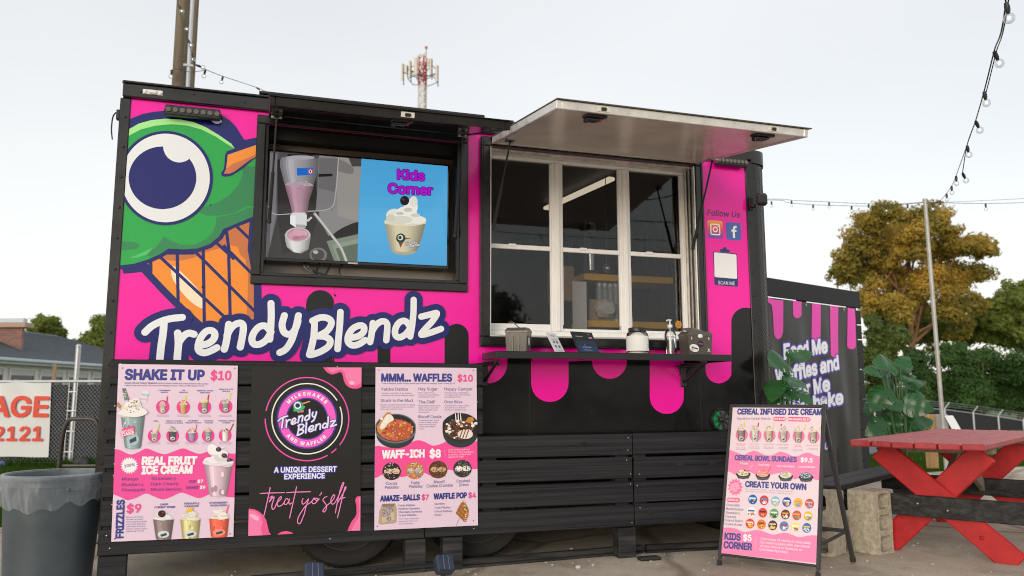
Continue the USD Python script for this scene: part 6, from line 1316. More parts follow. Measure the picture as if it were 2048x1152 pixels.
obj('post', cat(cyl(FC.p3([(pu, 0)], -.03)[0], FC.p3([(pu, 1.76)], -.03)[0], .036), ball(FC.p3([(pu, 1.76)], -.03)[0], .04)), 'galvanized', t, smooth=40)
for u_ in (-3.45, -1.6, FL + 1.5, FL + 3.45): obj('post', cyl(FC.p3([(u_, 0)], -.03)[0], FC.p3([(u_, 1.28)], -.03)[0], .03), 'galvanized', t)
for du in (-.075, .05): obj('tension_bar', cyl(FC.p3([(pu + du, .04)], .006)[0], FC.p3([(pu + du, FH)], .006)[0], .008, 8), 'galvanized', t)
for z in (.2, .5, .8, 1.08): obj('clamp', bx(-.0, .0, 0, 0, 0, 0, 0) if False else beam(FC.p3([(pu - .08, z)], .012)[0], FC.p3([(pu + .055, z)], .012)[0], .012, .02), 'galvanized', t)
for x in (24, 100):
    w_ = FC.uv(x, 800)[0]; obj('wooden_post' if x > 50 else 'post', bx(0, .0001, 0, .0001, 0, .0001) if False else beam(FC.p3([(w_, 0)], -.06)[0], FC.p3([(w_, 1.50 if x > 50 else 1.27)], -.06)[0], .05, .05, (1, 0, 0)), 'raw_wood' if 'raw_wood' in M else (noisy('raw_wood', (.24, .17, .10), (.34, .25, .15), (.7, .85), (1, 1, .1), 20, 6, bump=.3), 'raw_wood')[1], t)
plain('privacy_cloth', (.022, .023, .026), .85)
cu = FC.uv(90, 800)[0]
obj('privacy_cloth', extr(sbox(cu, .05, FL + 3.5, FH - .05), Plane(FC.p3([(0, 0)], -.02)[0], fu, (0, 0, 1)), -.003), 'privacy_cloth', t)
obj('privacy_cloth', extr(sbox(-3.5, .05, cu - .01, FH - .05), Plane(FC.p3([(0, 0)], -.022)[0], fu, (0, 0, 1)), -.003), 'privacy_cloth', t)
BN = Plane(FC.p3([(0, 0)], .014)[0], fu, (0, 0, 1))
bt = Thing('vinyl_banner', 'white vinyl banner with orange lettering tied to the chain link fence', 'banner', BN.p3([BN.uv(60, 912)])[0])
bpoly = [BN.uv(*p_) for p_ in ((-50, 765), (20, 766), (103, 764.5), (101, 800), (98, 850), (97, 912), (-50, 914))]
gx_ = np.linspace(0, 1, 40); U0, V0 = np.array(bpoly[0]), np.array(bpoly[6]); W_ = (bpoly[2][0] - bpoly[0][0]); Hh = bpoly[0][1] - bpoly[6][1]
BV = []
for j in range(16):
    for i in range(40):
        u_, v_ = i / 39, j / 15
        uu = bpoly[0][0] + W_ * u_ + (bpoly[5][0] - bpoly[2][0]) * u_ * v_; vv = bpoly[0][1] - Hh * v_ - .006 * math.sin(u_ * 9)
        w_ = .008 * math.sin(7 * u_ + 5 * v_) * (1 - abs(2 * v_ - 1)) + .010 * math.sin(14 * (u_ - v_ * .5)) * math.exp(-4 * v_)
        BV.append(BN.p3([(uu, vv)], w_)[0])
obj('sheet', (np.array(BV), np.array([(j * 40 + i, (j + 1) * 40 + i, (j + 1) * 40 + i + 1, j * 40 + i + 1) for j in range(15) for i in range(39)])), 'banner_white' if 'banner_white' in M else (plain('banner_white', (.66, .665, .66), .5), 'banner_white')[1], bt, smooth=True)
pr_ = Print(Plane(FC.p3([(0, 0)], .036)[0], fu, (0, 0, 1)), None)
pr_.text('AGE', -23, 832, 95, 833, 38.5, 'd8391c', bold=True, fat=.02); pr_.text('2121', -14, 881, 84, 881, 27, 'd8391c', bold=True, fat=.02)
obj('lettering', pr_, 'banner_print', bt)
# weeds at its foot
v1, f1 = blades(900, lambda r: (lambda u_: tuple(FC.p3([(u_, -.02)], r.uniform(-.05, .12))[0]))(r.choice([r.uniform(FL - 1.6, FL + .2), r.uniform(0, FL)])), .05, .17, 5, .008)
obj('fence_weeds', trimesh.Trimesh(v1, f1, process=False), 'grass_blade', label='tall weeds growing along the foot of the chain link fence', cat='weeds', kind='stuff')
# ------------------------------------------------------------------ black plank screen wall on the right, with its banner
WR, WL_ = np.array([7.459, 3.690, 0]), np.array([5.558, 2.953, 0]); wd = (WL_ - WR) / np.linalg.norm(WL_ - WR)
wu = -wd; wn = np.cross(wu, [0, 0, 1]); WLEN = 3.3; W0 = WR + wd * WLEN
WP = Plane(W0, wu, (0, 0, 1))                          # normal towards the camera
sw = Thing('plank_screen', 'tall black horizontal plank screen behind the trailer nose', 'plank screen', W0)
def onw(u0, u1, z0, z1, n0, n1, b=.004):
    m = bx(u0, u1, z0, z1, n0, n1, b); T = np.eye(4); T[:3, 0], T[:3, 1], T[:3, 2], T[:3, 3] = WP.u, WP.v, WP.n, WP.o; m.apply_transform(T); return m
z = 2.352
for i in range(12):
    h = .215 if i == 0 else .178; e = rng.normal(0, .012)
    if z - h < .03: h = z - .035
    obj('plank', onw(0, WLEN + (0 if i < 1 else .02) + e * .5, z - h, z, rng.uniform(0, .006), .032 + rng.uniform(0, .003)), 'black_timber', sw)
    z -= h + (.034 if i == 0 else .0145)
    if z < .1: break
for u in (.06, 1.1, 2.0, WLEN - .12): obj('post', onw(u, u + .09, 0, 2.33, -.092, -.002), 'black_timber', sw)
BNP = Plane(WP.o + WP.n * .050, WP.u, (0, 0, 1))
T8 = (1500, 380, 2.215); f8 = crop(*T8)
ub1 = BNP.uv(1709, 618)[0]; zt = BNP.uv(1709, 618)[1] + .004; zb = BNP.uv(1692, 947)[1]; ub0 = ub1 - 2.3
vb_ = Thing('drip_banner', 'black hanging banner with pink drips and white slogan on the plank screen', 'banner', BNP.p3([((ub0 + ub1) / 2, zb)])[0])
def bend(v):
    """gentle ripples of the hung cloth"""
    d = (v - BNP.o); u_, z_ = d @ BNP.u, d @ BNP.v; q = np.clip((zt - z_) / (zt - zb), 0, 1)
    return v + BNP.n * (.010 * np.sin(u_ * 9 + z_ * 3) * (.3 + q) + .008 * np.sin(u_ * 21 + 1) * q)[:, None]
nu, nv_ = 60, 24
VV = np.array([BNP.p3([(ub0 + (ub1 - ub0) * i / (nu - 1), zt + (zb - zt) * j / (nv_ - 1))], 0)[0] for j in range(nv_) for i in range(nu)])
FF = np.array([(j * nu + i, (j + 1) * nu + i, (j + 1) * nu + i + 1, j * nu + i + 1) for j in range(nv_ - 1) for i in range(nu - 1)])
plain('banner_black', (.018, .018, .019), .36)
obj('cloth', (bend(VV), FF), 'banner_black', vb_, smooth=True)
p = Print(BNP, sbox(ub0, zb, ub1, zt), base=.003)
p.px(f8([(60, 470), (105, 486), (145, 490), (146, 630), (140, 652), (126, 662), (112, 654), (106, 636), (102, 560), (96, 510), (74, 492), (60, 490)]), 'ee46b8', 0)
for x0, x1, yt, yb in ((188, 228, 480, 568), (273, 311, 490, 672), (354, 390, 500, 742), (430, 466, 510, 706)):
    r_ = (x1 - x0) / 2; p.px(f8([(x0, yt)] + [((x0 + x1) / 2 - r_ * math.cos(t), yb - r_ + r_ * math.sin(t)) for t in np.linspace(0, math.pi, 12)] + [(x1, yt)]), 'ee46b8', 0)
for s, x0, y0, x1, y1, cap in (('Feed Me', 152, 748, 340, 718, 62), ('Waffles and', 112, 862, 392, 790, 62), ('Pour Me', 150, 934, 352, 886, 62), ('Milkshake', 120, 1010, 408, 944, 62)):
    tx(p, T8, s, x0, y0, x1, y1, cap, 'f2f2fa', bold=True, fat=.05, outline=('5548b0', .12), layer=2, slant=.12)
S4 = (1430, 800, 6.776)
tx(p, S4, 'Trendy Blendz', 950, 720, 1572, 655, 110, 'e8e8f6', bold=True, fat=.03, outline=('5548b0', .12), layer=2, slant=.12)
v, f, cd = p.mesh()
# cut long triangles so that the print follows the ripples
tm = trimesh.Trimesh(v, f, process=False); v2, f2, idx = trimesh.remesh.subdivide_to_size(v, f, .09, return_index=True)
obj('print', (bend(v2), f2), 'banner_print', vb_, cd=cd[idx])
for u in (ub0 + .05, (ub0 + ub1) / 2, ub1 - .6, ub1 - .28, ub1 - .05): obj('grommet', lathe([(.006, 0), (.013, 0), (.013, .004), (.006, .004), (.006, 0)], 14).apply_transform(np.array([[*WP.u, 0], [*WP.v, 0], [*WP.n, 0], [0, 0, 0, 1]]).T).apply_translation(bend(BNP.p3([(u, zt - .03)], .004))[0]), 'steel', vb_)

# ------------------------------------------------------------------ picnic table
def painted(name, c0, c1, bare, thr, rough):
    mat(name, {'g': ('geometry', {}), 'mp': ('mapping', {'scale': (3, 3, 3)}), 'n': ('noise_texture', {'scale': 3.0, 'detail': 7.0, 'roughness': .6}), 'n2': ('noise_texture', {'scale': 9.0, 'detail': 9.0, 'roughness': .72}), 'r': ('rgb_ramp', {'ramp': [(.3, c0), (.7, c1)]}),
               'w': ('rgb_ramp', {'ramp': [(thr, (0, 0, 0)), (thr + .03, (1, 1, 1))]}), 'mx': ('mix_color', {'b': bare}), 'iv': ('map_range', {'to_min': .84, 'to_max': 1.12}), 'h': ('hsv', {}), 'rr': ('map_range', {'from_min': .3, 'from_max': .7, 'to_min': rough[0], 'to_max': rough[1]}), 'b': ('bump', {'strength': .45, 'distance': .003}), 'p': ('principled_bsdf', {})},
        [('g.position', 'mp.vector'), ('mp.vector', 'n.vector'), ('mp.vector', 'n2.vector'), ('n.fac', 'r.fac'), ('n2.fac', 'w.fac'), ('r.color', 'mx.a'), ('w.color', 'mx.fac'), ('g.random_per_island', 'iv.value'), ('iv.result', 'h.value'), ('mx.result', 'h.color'), ('h.color', 'p.base_color'), ('n2.fac', 'rr.value'), ('rr.result', 'p.roughness'), ('n2.fac', 'b.height'), ('b.normal', 'p.normal')])
painted('red_timber', (.44, .008, .012), (.64, .018, .02), (.30, .13, .10), .64, (.34, .62))
painted('red_timber_worn_sheen', (.36, .022, .03), (.54, .07, .075), (.34, .22, .19), .60, (.32, .6))  # top boards: extra bare patches, sky reflection put into a pinker red
noisy('weathered_timber', (0.16, 0.135, 0.10), (0.28, 0.235, 0.175), (.7, .9), (4, 4, 4), 5.0, 6.0, bump=.4, bdist=.003)
ta, tc = np.array([.854, .5203, 0]), np.array([.5203, -.854, 0]); TO = np.array([3.629, -.528, 0])
def tp(s, c, z): return TO + ta * s + tc * c + np.array([0, 0, z])
def tbox(s0, s1, c0, c1, z0, z1, b=.005):
    m = bx(s0, s1, c0, c1, z0, z1, b); T = np.eye(4); T[:3, 0], T[:3, 1], T[:3, 2], T[:3, 3] = ta, tc, (0, 0, 1), TO
    m.apply_transform(T)
    if np.linalg.det(T[:3, :3]) < 0: m.invert()
    return m
pt = Thing('picnic_table', 'red picnic table with black bench beams at the right edge', 'picnic table', tp(1.1, .38, 0))
for i in range(6):
    c0 = i * .1275; j = rng.normal(0, .008)
    m = tbox(j, 2.3 + rng.normal(0, .01), c0, c0 + .120, .678 + rng.uniform(0, .003), .718 + rng.normal(0, .002), .007)
    obj('top_board', m, 'red_timber_worn_sheen', pt)
obj('top_cleat', tbox(.40, .49, .04, .73, .638, .677), 'weathered_timber', pt); obj('top_cleat', tbox(1.80, 1.89, .04, .73, .638, .677), 'weathered_timber', pt)
for k, s in enumerate((.36, 1.86)):
    for (ca, cb, off, z1_) in ((.02, .80, .0, .672), (.735, .045, .042, .672)):
        a_, b_ = tp(s + off, ca + .07 * np.sign(cb - ca), z1_ - .035), tp(s + off, cb, .01)
        d = (b_ - a_) / np.linalg.norm(b_ - a_)
        m = beam(a_ - d * .02, b_ + d * .02, .038, .155, np.cross(d, ta), .006)
        m = trimesh.intersections.slice_mesh_plane(m, [0, 0, 1], [0, 0, .003], cap=True); m = trimesh.intersections.slice_mesh_plane(m, [0, 0, -1], [0, 0, .6765], cap=True)
        obj('leg', m, 'red_timber', pt)
    obj('bench_beam', tbox(s - .060, s - .021, -.36, 1.14, .238, .370), 'black_timber_dusty', pt)
    if k == 0:
        for (c_, z_) in ((.30, .32), (.47, .29)): obj('bolt', ball(tp(s - .062, c_, z_), .010), 'steel', pt, smooth=True)
        obj('bolt', ball(tp(s - .024, .64, .14), .012), 'red_timber', pt, smooth=True)
for (c0, c1) in ((-.40, -.13), (.93, 1.20)):
    b = [obj('bench_board', tbox(.10 + rng.normal(0, .01), 2.15, c0 + i * .138, c0 + i * .138 + .130, .3735, .413, .006), 'black_timber_dusty', pt) for i in range(2)]
obj('stretcher', beam(tp(.42, .38, .30), tp(1.20, .38, .62), .036, .088), 'weathered_timber', pt)
obj('stretcher', beam(tp(1.84, .38, .30), tp(1.08, .38, .62), .036, .088), 'weathered_timber', pt)

# ------------------------------------------------------------------ cinder blocks
noisy('block_concrete', (0.36, 0.315, 0.235), (0.54, 0.485, 0.385), (.85, .95), (1, 1, 1), 38.0, 8.0, bump=1.0, bdist=.007, bscale=90)
def cinder(name, lab, c, rot, w=.19, d=.19, h=.395, seed=0):
    r = np.random.default_rng(seed)
    out = sbox(-w / 2, 0, w / 2, h).buffer(-.008).buffer(.008)
    for k in range(3):
        zc = h * (k + .5) / 3; out = out.difference(sbox(-w / 2 + .034, zc - h / 6 + .017, w / 2 - .034, zc + h / 6 - .017).buffer(-.022).buffer(.022, quad_segs=4))
    out = out.difference(sbox(-w / 2 - .01, h * .34, -w / 2 + .016, h * .66).buffer(-.004).buffer(.004)) if seed % 2 else out
    t = Thing(name, lab, 'cinder block', c)
    m = trimesh.creation.extrude_polygon(out, d, engine='earcut')
    v_, f_ = trimesh.remesh.subdivide_to_size(m.vertices, m.faces, .03); m = trimesh.Trimesh(v_, f_, process=True)
    n_ = meshkit.fbm(m.vertices * 28 + seed * 7, 3) - .5; m.vertices += m.vertex_normals * (n_ * .012)[:, None]
    m.apply_transform(trimesh.transformations.rotation_matrix(math.pi / 2, [1, 0, 0])); m.apply_translation([0, d / 2, 0])
    m.apply_transform(local(c, rot)); m.vertices[:, 2] = np.maximum(m.vertices[:, 2], .001)
    obj('block', m, 'block_concrete', t); return t
q1, q2 = on_z(1668, 1112, 0), on_z(1735, 1110, 0)
cinder('cinder_block', 'cinder block on end behind the folding sign, its holes facing the sign', q1 + np.array([.0, .08, 0]), -62, seed=1)
cinder('cinder_block', 'cinder block on end beside the red table, its holes facing the table', q2 + np.array([.10, .07, 0]), 19, seed=2)

# ------------------------------------------------------------------ leaves and trees
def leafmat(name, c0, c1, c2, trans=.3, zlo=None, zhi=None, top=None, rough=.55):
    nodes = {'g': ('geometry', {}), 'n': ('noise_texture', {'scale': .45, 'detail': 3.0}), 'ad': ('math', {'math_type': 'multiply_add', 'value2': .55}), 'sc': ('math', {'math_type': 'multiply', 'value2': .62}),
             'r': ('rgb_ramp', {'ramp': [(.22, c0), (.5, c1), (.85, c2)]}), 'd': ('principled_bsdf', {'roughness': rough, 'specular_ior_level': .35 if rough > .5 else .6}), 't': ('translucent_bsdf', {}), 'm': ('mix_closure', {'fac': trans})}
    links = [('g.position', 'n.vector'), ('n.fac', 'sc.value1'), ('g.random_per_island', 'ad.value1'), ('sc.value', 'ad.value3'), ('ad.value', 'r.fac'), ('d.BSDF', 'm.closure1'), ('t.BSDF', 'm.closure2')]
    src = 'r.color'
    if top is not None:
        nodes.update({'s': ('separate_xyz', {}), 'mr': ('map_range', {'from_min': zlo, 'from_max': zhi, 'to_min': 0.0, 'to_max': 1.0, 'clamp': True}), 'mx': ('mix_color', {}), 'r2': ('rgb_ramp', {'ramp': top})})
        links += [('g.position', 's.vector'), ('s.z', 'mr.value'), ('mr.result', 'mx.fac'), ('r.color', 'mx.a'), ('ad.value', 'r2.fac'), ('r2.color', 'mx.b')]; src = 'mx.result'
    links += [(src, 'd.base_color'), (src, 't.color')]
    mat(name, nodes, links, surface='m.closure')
leafmat('leaf_green', (.035, .07, .014), (.07, .12, .026), (.13, .18, .045))
leafmat('leaf_dark', (.06, .095, .02), (.13, .18, .04), (.24, .28, .07), .35)
leafmat('leaf_hedge', (.04, .095, .02), (.085, .175, .036), (.17, .29, .07), .32)
leafmat('leaf_bronze_sunlit', (.14, .18, .035), (.28, .30, .06), (.46, .44, .10), .42, .5, 7.0, [(.22, (.24, .21, .04)), (.42, (.58, .38, .065)), (.62, (.84, .53, .10)), (.85, (.98, .70, .20))])  # bronze rises with height: browned leaves, plus low warm sun put into the colour
leafmat('leaf_olive', (.13, .18, .03), (.26, .30, .055), (.44, .43, .10), .4)
noisy('bark', (.07, .05, .035), (.14, .10, .07), (.85, .95), (1, 1, .25), 12, 6, bump=.6)
noisy('bark_warm', (.16, .08, .04), (.26, .14, .075), (.85, .95), (1, 1, .25), 8, 6, bump=.6)
def foliage(blobs, n, size, seed, shell=.25, sub=13):
    """n small leaf sprays in clumps spread through the blobs (centre, radii)"""
    r = np.random.default_rng(seed); C0, R0 = [], []
    for c, q in blobs:
        q = np.broadcast_to(q, 3)
        for _ in range(sub):
            d = r.normal(0, 1, 3); d /= np.linalg.norm(d)
            C0.append(np.asarray(c) + d * q * r.uniform(.15, .88)); R0.append(q * r.uniform(.28, .60) * [1.15, 1.15, .85])
    C0, R0 = np.array(C0), np.array(R0); vol = np.prod(R0, 1) ** (2 / 3); k = r.choice(len(C0), n, p=vol / vol.sum())
    C_, R_ = C0[k], R0[k]
    d = r.normal(0, 1, (n, 3)); d /= np.linalg.norm(d, axis=1, keepdims=True); q = shell + (1 - shell) * r.uniform(0, 1, (n, 1)) ** .7
    q *= .75 + .6 * meshkit.noise(C_ * 2.7 + d * 2.6, seed)[:, None]
    P = C_ + d * R_ * q
    nrm = d + r.normal(0, .5, (n, 3)) + [0, 0, .2]; nrm /= np.linalg.norm(nrm, axis=1, keepdims=True)
    e = np.cross(nrm, r.normal(0, 1, (n, 3))); e /= np.linalg.norm(e, axis=1, keepdims=True); w = np.cross(nrm, e); s = size * r.uniform(.45, 1.4, (n, 1))
    V_ = np.stack([P - e * s, P + w * s * .42 + nrm * s * .10, P + e * s - nrm * s * .25, P - w * s * .42 + nrm * s * .10], 1).reshape(-1, 3); i = np.arange(n)[:, None] * 4
    return V_, np.vstack([i + [0, 1, 3], i + [1, 2, 3]])
def tree(name, lab, base, trunk_top, tr, blobs, n, size, lm, bm='bark', seed=0, group=None, limbs=7, cat_='tree'):
    t = Thing(name, lab, cat_, base, group)
    base, trunk_top = np.asarray(base, float), np.asarray(trunk_top, float); r = np.random.default_rng(seed)
    mid = (base + trunk_top) / 2 + r.normal(0, .03, 3) * np.linalg.norm(trunk_top - base) * [1, 1, 0]
    tk = obj('trunk', tube(sm([base - [0, 0, .1], base + (mid - base) * .5, mid, trunk_top], False, 4), np.linspace(tr, tr * .45, 13), 9), bm, t, smooth=60)
    order = np.argsort([-np.prod(np.broadcast_to(b[1], 3)) for b in blobs])[:limbs]
    for i in order:
        c = np.asarray(blobs[i][0], float); s0 = base + (trunk_top - base) * r.uniform(.45, .95)
        if np.linalg.norm(c - s0) < .3: continue
        m_ = (s0 + c) / 2 + [0, 0, -.06 * np.linalg.norm(c - s0)]; obj('limb', tube(sm([s0, m_, c + (c - s0) * .05], False, 4), np.linspace(tr * .42, tr * .08, 9), 6), bm, t, smooth=60)
    obj('crown', foliage(blobs, n, size, seed), lm, t); return t
def pxblobs(rows, D, dj=0.0, seed=0, flat=1.0):
    """blobs of a crown standing about D metres off; rows are (x, y, r) as measured in the photograph"""
    r = np.random.default_rng(seed); out = []
    for x, y, q in rows:
        d = D + r.uniform(-1, 1) * dj; rr = q / FPX * d; out.append((on_d(x, y, d), (rr, rr * flat, rr)))
    return out
def foot(x, D, z=None):
    p_ = on_d(x, 793, D); p_[2] = terrain(p_[0], p_[1]) if z is None else z; return p_
big = [(1775, 425, 30), (1745, 455, 32), (1800, 450, 38), (1855, 440, 34), (1890, 450, 26), (1725, 490, 34), (1772, 495, 42), (1830, 500, 44), (1885, 500, 40), (1925, 490, 34), (1960, 500, 26), (1985, 495, 18), (1700, 525, 30), (1690, 550, 24), (1735, 545, 38), (1790, 555, 42), (1850, 560, 42), (1905, 555, 38), (1945, 545, 32), (1735, 595, 36), (1790, 610, 36), (1830, 615, 30), (1905, 615, 34), (1950, 600, 26), (1750, 640, 32), (1920, 660, 26), (1672, 545, 16)]
tree('broadleaf_tree', 'tall tree with bronze orange crown, warm sun coloured into its top, behind the light pole', foot(1838, 46), on_d(1815, 470, 46), .26, pxblobs([(x, y, q * 1.12) for x, y, q in big], 46, 2.2, 3), 76000, .118, 'leaf_bronze_sunlit', 'bark_warm', 31, limbs=16)
tree('broadleaf_tree', 'olive green tree at the right edge beside the bronze tree', foot(2035, 48), on_d(2030, 600, 48), .18, pxblobs([(2030, 590, 30), (2055, 575, 30), (2010, 615, 26), (2045, 620, 34), (2075, 610, 40), (1985, 610, 20), (2020, 650, 34), (2070, 660, 40), (1985, 645, 22)], 48, 1.5, 5), 16000, .16, 'leaf_olive', seed=32)
tree('broadleaf_tree', 'dark green tree filling the gap beside the plank screen', foot(1765, 40), on_d(1768, 660, 40), .16, pxblobs([(1752, 690, 34), (1790, 680, 32), (1745, 735, 36), (1785, 740, 38), (1822, 705, 26), (1735, 785, 32), (1772, 790, 34), (1750, 650, 22)], 40, 1.2, 6), 20000, .13, 'leaf_dark', seed=33)
tree('broadleaf_tree', 'dim green tree low between the bronze trunk and the hedge', foot(1930, 50), on_d(1925, 650, 50), .16, pxblobs([(1880, 665, 30), (1918, 665, 34), (1960, 655, 36), (1995, 670, 36), (2035, 680, 34), (1850, 680, 30), (1815, 660, 30), (1780, 650, 30), (1900, 640, 28), (1850, 645, 28), (1960, 625, 26)], 50, 1.5, 7), 26000, .15, 'leaf_olive', seed=34)
for k, (lab, rows) in enumerate((('leafy green hedge bush behind the black fence, nearest the light pole', [(1850, 745, 40), (1905, 715, 36), (1885, 775, 44), (1835, 795, 40), (1930, 755, 42), (1870, 812, 30)]), ('leafy green hedge bush behind the black fence at the right edge', [(1965, 725, 38), (2010, 735, 42), (2050, 745, 46), (1985, 780, 46), (2040, 795, 44), (1945, 800, 38), (2085, 760, 44)]))):
    b_ = pxblobs(rows, 37, 1.0, 40 + k); t = Thing('hedge_bush', lab, 'bush', foot(rows[0][0], 37)); obj('leaves', foliage(b_, 42000, .082, 50 + k, .2), 'leaf_hedge', t)
    obj('stem', tube([foot(rows[0][0], 37), on_d(rows[0][0], rows[0][1], 37)], [.08, .03], 7), 'bark', t)
tree('broadleaf_tree', 'thin crowned yellow green tree above the grey roof, left', foot(95, 62, 0), on_d(92, 650, 62), .22, pxblobs([(x_, y_, q_ * 1.2) for x_, y_, q_ in ((90, 645, 20), (108, 655, 20), (75, 655, 18), (120, 672, 16), (62, 668, 14), (100, 675, 20), (82, 678, 16))], 62, 1.5, 8), 6000, .17, 'leaf_olive', seed=35)
tree('broadleaf_tree', 'yellow green trees half hidden behind the trailer corner', foot(205, 58, 0), on_d(205, 660, 58), .22, pxblobs([(x_, y_, q_ * 1.2) for x_, y_, q_ in ((205, 645, 20), (195, 668, 22), (222, 660, 26), (178, 690, 22), (210, 700, 30), (155, 690, 18), (235, 690, 30), (140, 700, 14))], 58, 1.5, 9), 10000, .16, 'leaf_olive', seed=36)

# ------------------------------------------------------------------ black cloth fence beyond the road
t = Thing('privacy_fence', 'far black cloth fence with angled barbed wire arms', 'fence', foot(1900, 36))
fx = [(1700, 803, 33.5), (1747, 808, 34), (1790, 814, 34.5), (1845, 817, 35), (1888, 820, 35.5), (1945, 827, 36), (1995, 834, 36), (2045, 842, 36), (2110, 850, 36)]
tops = [on_d(*q) for q in fx]
for a_, b_ in zip(tops[:-1], tops[1:]):
    za, zb_ = terrain(*a_[:2]) - .02, terrain(*b_[:2]) - .02; n_ = np.cross(b_ - a_, [0, 0, 1]); n_ /= np.linalg.norm(n_); V_ = np.array([a_, b_, [b_[0], b_[1], zb_], [a_[0], a_[1], za]]); V_ = np.vstack([V_, V_ + n_ * .02])
    obj('cloth_panel', hull(V_), 'privacy_cloth', t); obj('top_rail', cyl(a_ + [0, 0, .02], b_ + [0, 0, .02], .025), 'galvanized', t)
bw = [[], [], []]
for a_ in tops:
    q = np.array([a_[0], a_[1], terrain(*a_[:2])]) - FWD * .05; top_ = a_ - FWD * .05 + [0, 0, .06]; arm = top_ + RGT * .24 + np.array([0, 0, .28])
    p_ = obj('post', cyl(q, top_, .045), 'galvanized', t); obj('arm', cyl(top_, arm, .030), 'galvanized', p_)
    for k in range(3): bw[k].append(top_ + (arm - top_) * (.35 + .3 * k))
for k in range(3): obj('barbed_wire', tube(bw[k], .010, 4), 'galvanized', t)

# ------------------------------------------------------------------ light pole, service post, poles and tower
pb_ = on_d(1850, 402, 11.0); t = Thing('light_pole', 'slim grey metal pole carrying the string lights on the right', 'pole', (pb_[0], pb_[1], 0))
noisy('old_galvanized', (.36, .35, .32), (.50, .49, .46), (.45, .6), (1, 1, 1), 6, metal=.4)
obj('shaft', tube([(pb_[0] + .03, pb_[1], -.02), (pb_[0], pb_[1], pb_[2])], [.030, .026], 12), 'old_galvanized', t, smooth=50)
obj('cap', cyl(pb_, pb_ + [0, 0, .03], .032), 'old_galvanized', t); obj('joint', cyl((pb_[0] + .018, pb_[1], 1.55), (pb_[0] + .018, pb_[1], 1.60), .031), 'old_galvanized', t)
sp0 = on_z(1866, 937, 0); t = Thing('service_post', 'short wooden post with grey electrical box behind the red table', 'post', sp0)
hp = on_d(1866, 829, np.dot(sp0 - EYE, FWD))[2]
noisy('post_wood', (.40, .22, .09), (.52, .30, .13), (.6, .8), (1, 1, .2), 14, 5)
obj('timber', bx(sp0[0] - .07, sp0[0] + .065, sp0[1] - .05, sp0[1] + .05, 0, hp, .006), 'post_wood', t)
plain('grey_plastic', (.42, .44, .44), .45)
b_ = obj('box', bx(sp0[0] + .045, sp0[0] + .17, sp0[1] - .16, sp0[1] - .051, hp - .26, hp, .008), 'grey_plastic', t)
m = bx(-.075, .075, -.008, .008, -.12, .10, .006); m.apply_transform(trimesh.transformations.rotation_matrix(math.radians(-32), [1, 0, 0])); m.apply_translation([sp0[0] + .17, sp0[1] - .22, hp - .10]); obj('cover', m, 'white_plastic', b_)
noisy('pole_wood', (.115, .09, .06), (.20, .16, .112), (.8, .92), (1, 1, .06), 22, 6, bump=.5, bdist=.01)
PD = 9.6
for lab, x, rr, D in (('thick weathered wooden utility pole wrapped in string lights', 361.5, 13.2, PD), ('thinner grey wooden pole beside the utility pole', 386, 6.6, PD + .9)):
    c = on_d(x + (0 if rr > 10 else 0), 100, D); t = Thing('utility_pole', lab, 'utility pole', (c[0], c[1], 0)); r_ = rr / FPX * D
    obj('shaft', tube([(c[0], c[1], -.1), (c[0], c[1], 4), (c[0], c[1], 9.5)], [r_ * 1.1, r_, r_ * .9], 18), 'pole_wood', t, smooth=60)
    if rr > 10:
        u0_, u1_ = c.copy(), c.copy()
        cc = on_d(379.5, 100, PD - .1); plain('conduit_grey', (.50, .54, .60), .4)
        obj('conduit', cyl((cc[0], cc[1], 0), (cc[0], cc[1], 9), .021), 'conduit_grey', t)
        for z in (4.9, 3.3, 6.8): obj('clamp', bx(cc[0] - .06, cc[0] + .05, cc[1] - .028, cc[1] + .01, z, z + .03, .004), 'conduit_grey', t)
plain('tower_red', (.50, .06, .025), .5); plain('tower_white', (.62, .58, .54), .5); plain('antenna_cream', (.62, .55, .45), .5); plain('antenna_back', (.12, .11, .11), .6)
TDn = 150.0; px1 = TDn / FPX
tb = on_d(845, 200, TDn); t = Thing('cell_tower', 'distant red and white lattice cell tower with antenna panels', 'cell tower', (tb[0], tb[1], -2))
zt_ = on_d(845, 108, TDn)[2]
def leg_at(k, z):
    hw = 8.5 * px1 * (1 + .010 * (zt_ - z) / 1.0 * .5) ; a_ = k * 2 * math.pi / 3 + .5; return np.array([tb[0] + hw * math.cos(a_), tb[1] + hw * math.sin(a_), z])
zs = np.arange(-2, zt_, 2.2)
for k in range(3):
    for i, (z0, z1) in enumerate(zip(np.arange(-2, zt_, 8.8), list(np.arange(6.8, zt_, 8.8)) + [zt_])): obj('leg', cyl(leg_at(k, z0), leg_at(k, z1), .17, 6), 'tower_red' if i % 2 == 1 else 'tower_white', t)
br = {0: [], 1: []}
for i, (z0, z1) in enumerate(zip(zs[:-1], zs[1:])):
    for k in range(3):
        for a_, b_ in ((leg_at(k, z0), leg_at((k + 1) % 3, z1)), (leg_at((k + 1) % 3, z0), leg_at(k, z1)), (leg_at(k, z1), leg_at((k + 1) % 3, z1))): br[int((z0 + 2) // 8.8) % 2].append(tube([a_, b_], .075, 4, False))
obj('bracing', cat(*br[0]), 'tower_white', t, kind='stuff'); obj('bracing', cat(*br[1]), 'tower_red', t, kind='stuff')
cz = on_d(845, 148, TDn)[2]
for z in (cz - 1.0, cz + 1.0): obj('platform', cat(*[cyl(tb * [1, 1, 0] + [2.9 * math.cos(a_), 2.9 * math.sin(a_), z], tb * [1, 1, 0] + [2.9 * math.cos(a_ + math.pi / 3), 2.9 * math.sin(a_ + math.pi / 3), z], .07, 5) for a_ in np.arange(0, 6.2, math.pi / 3)]), 'antenna_back', t, kind='stuff')
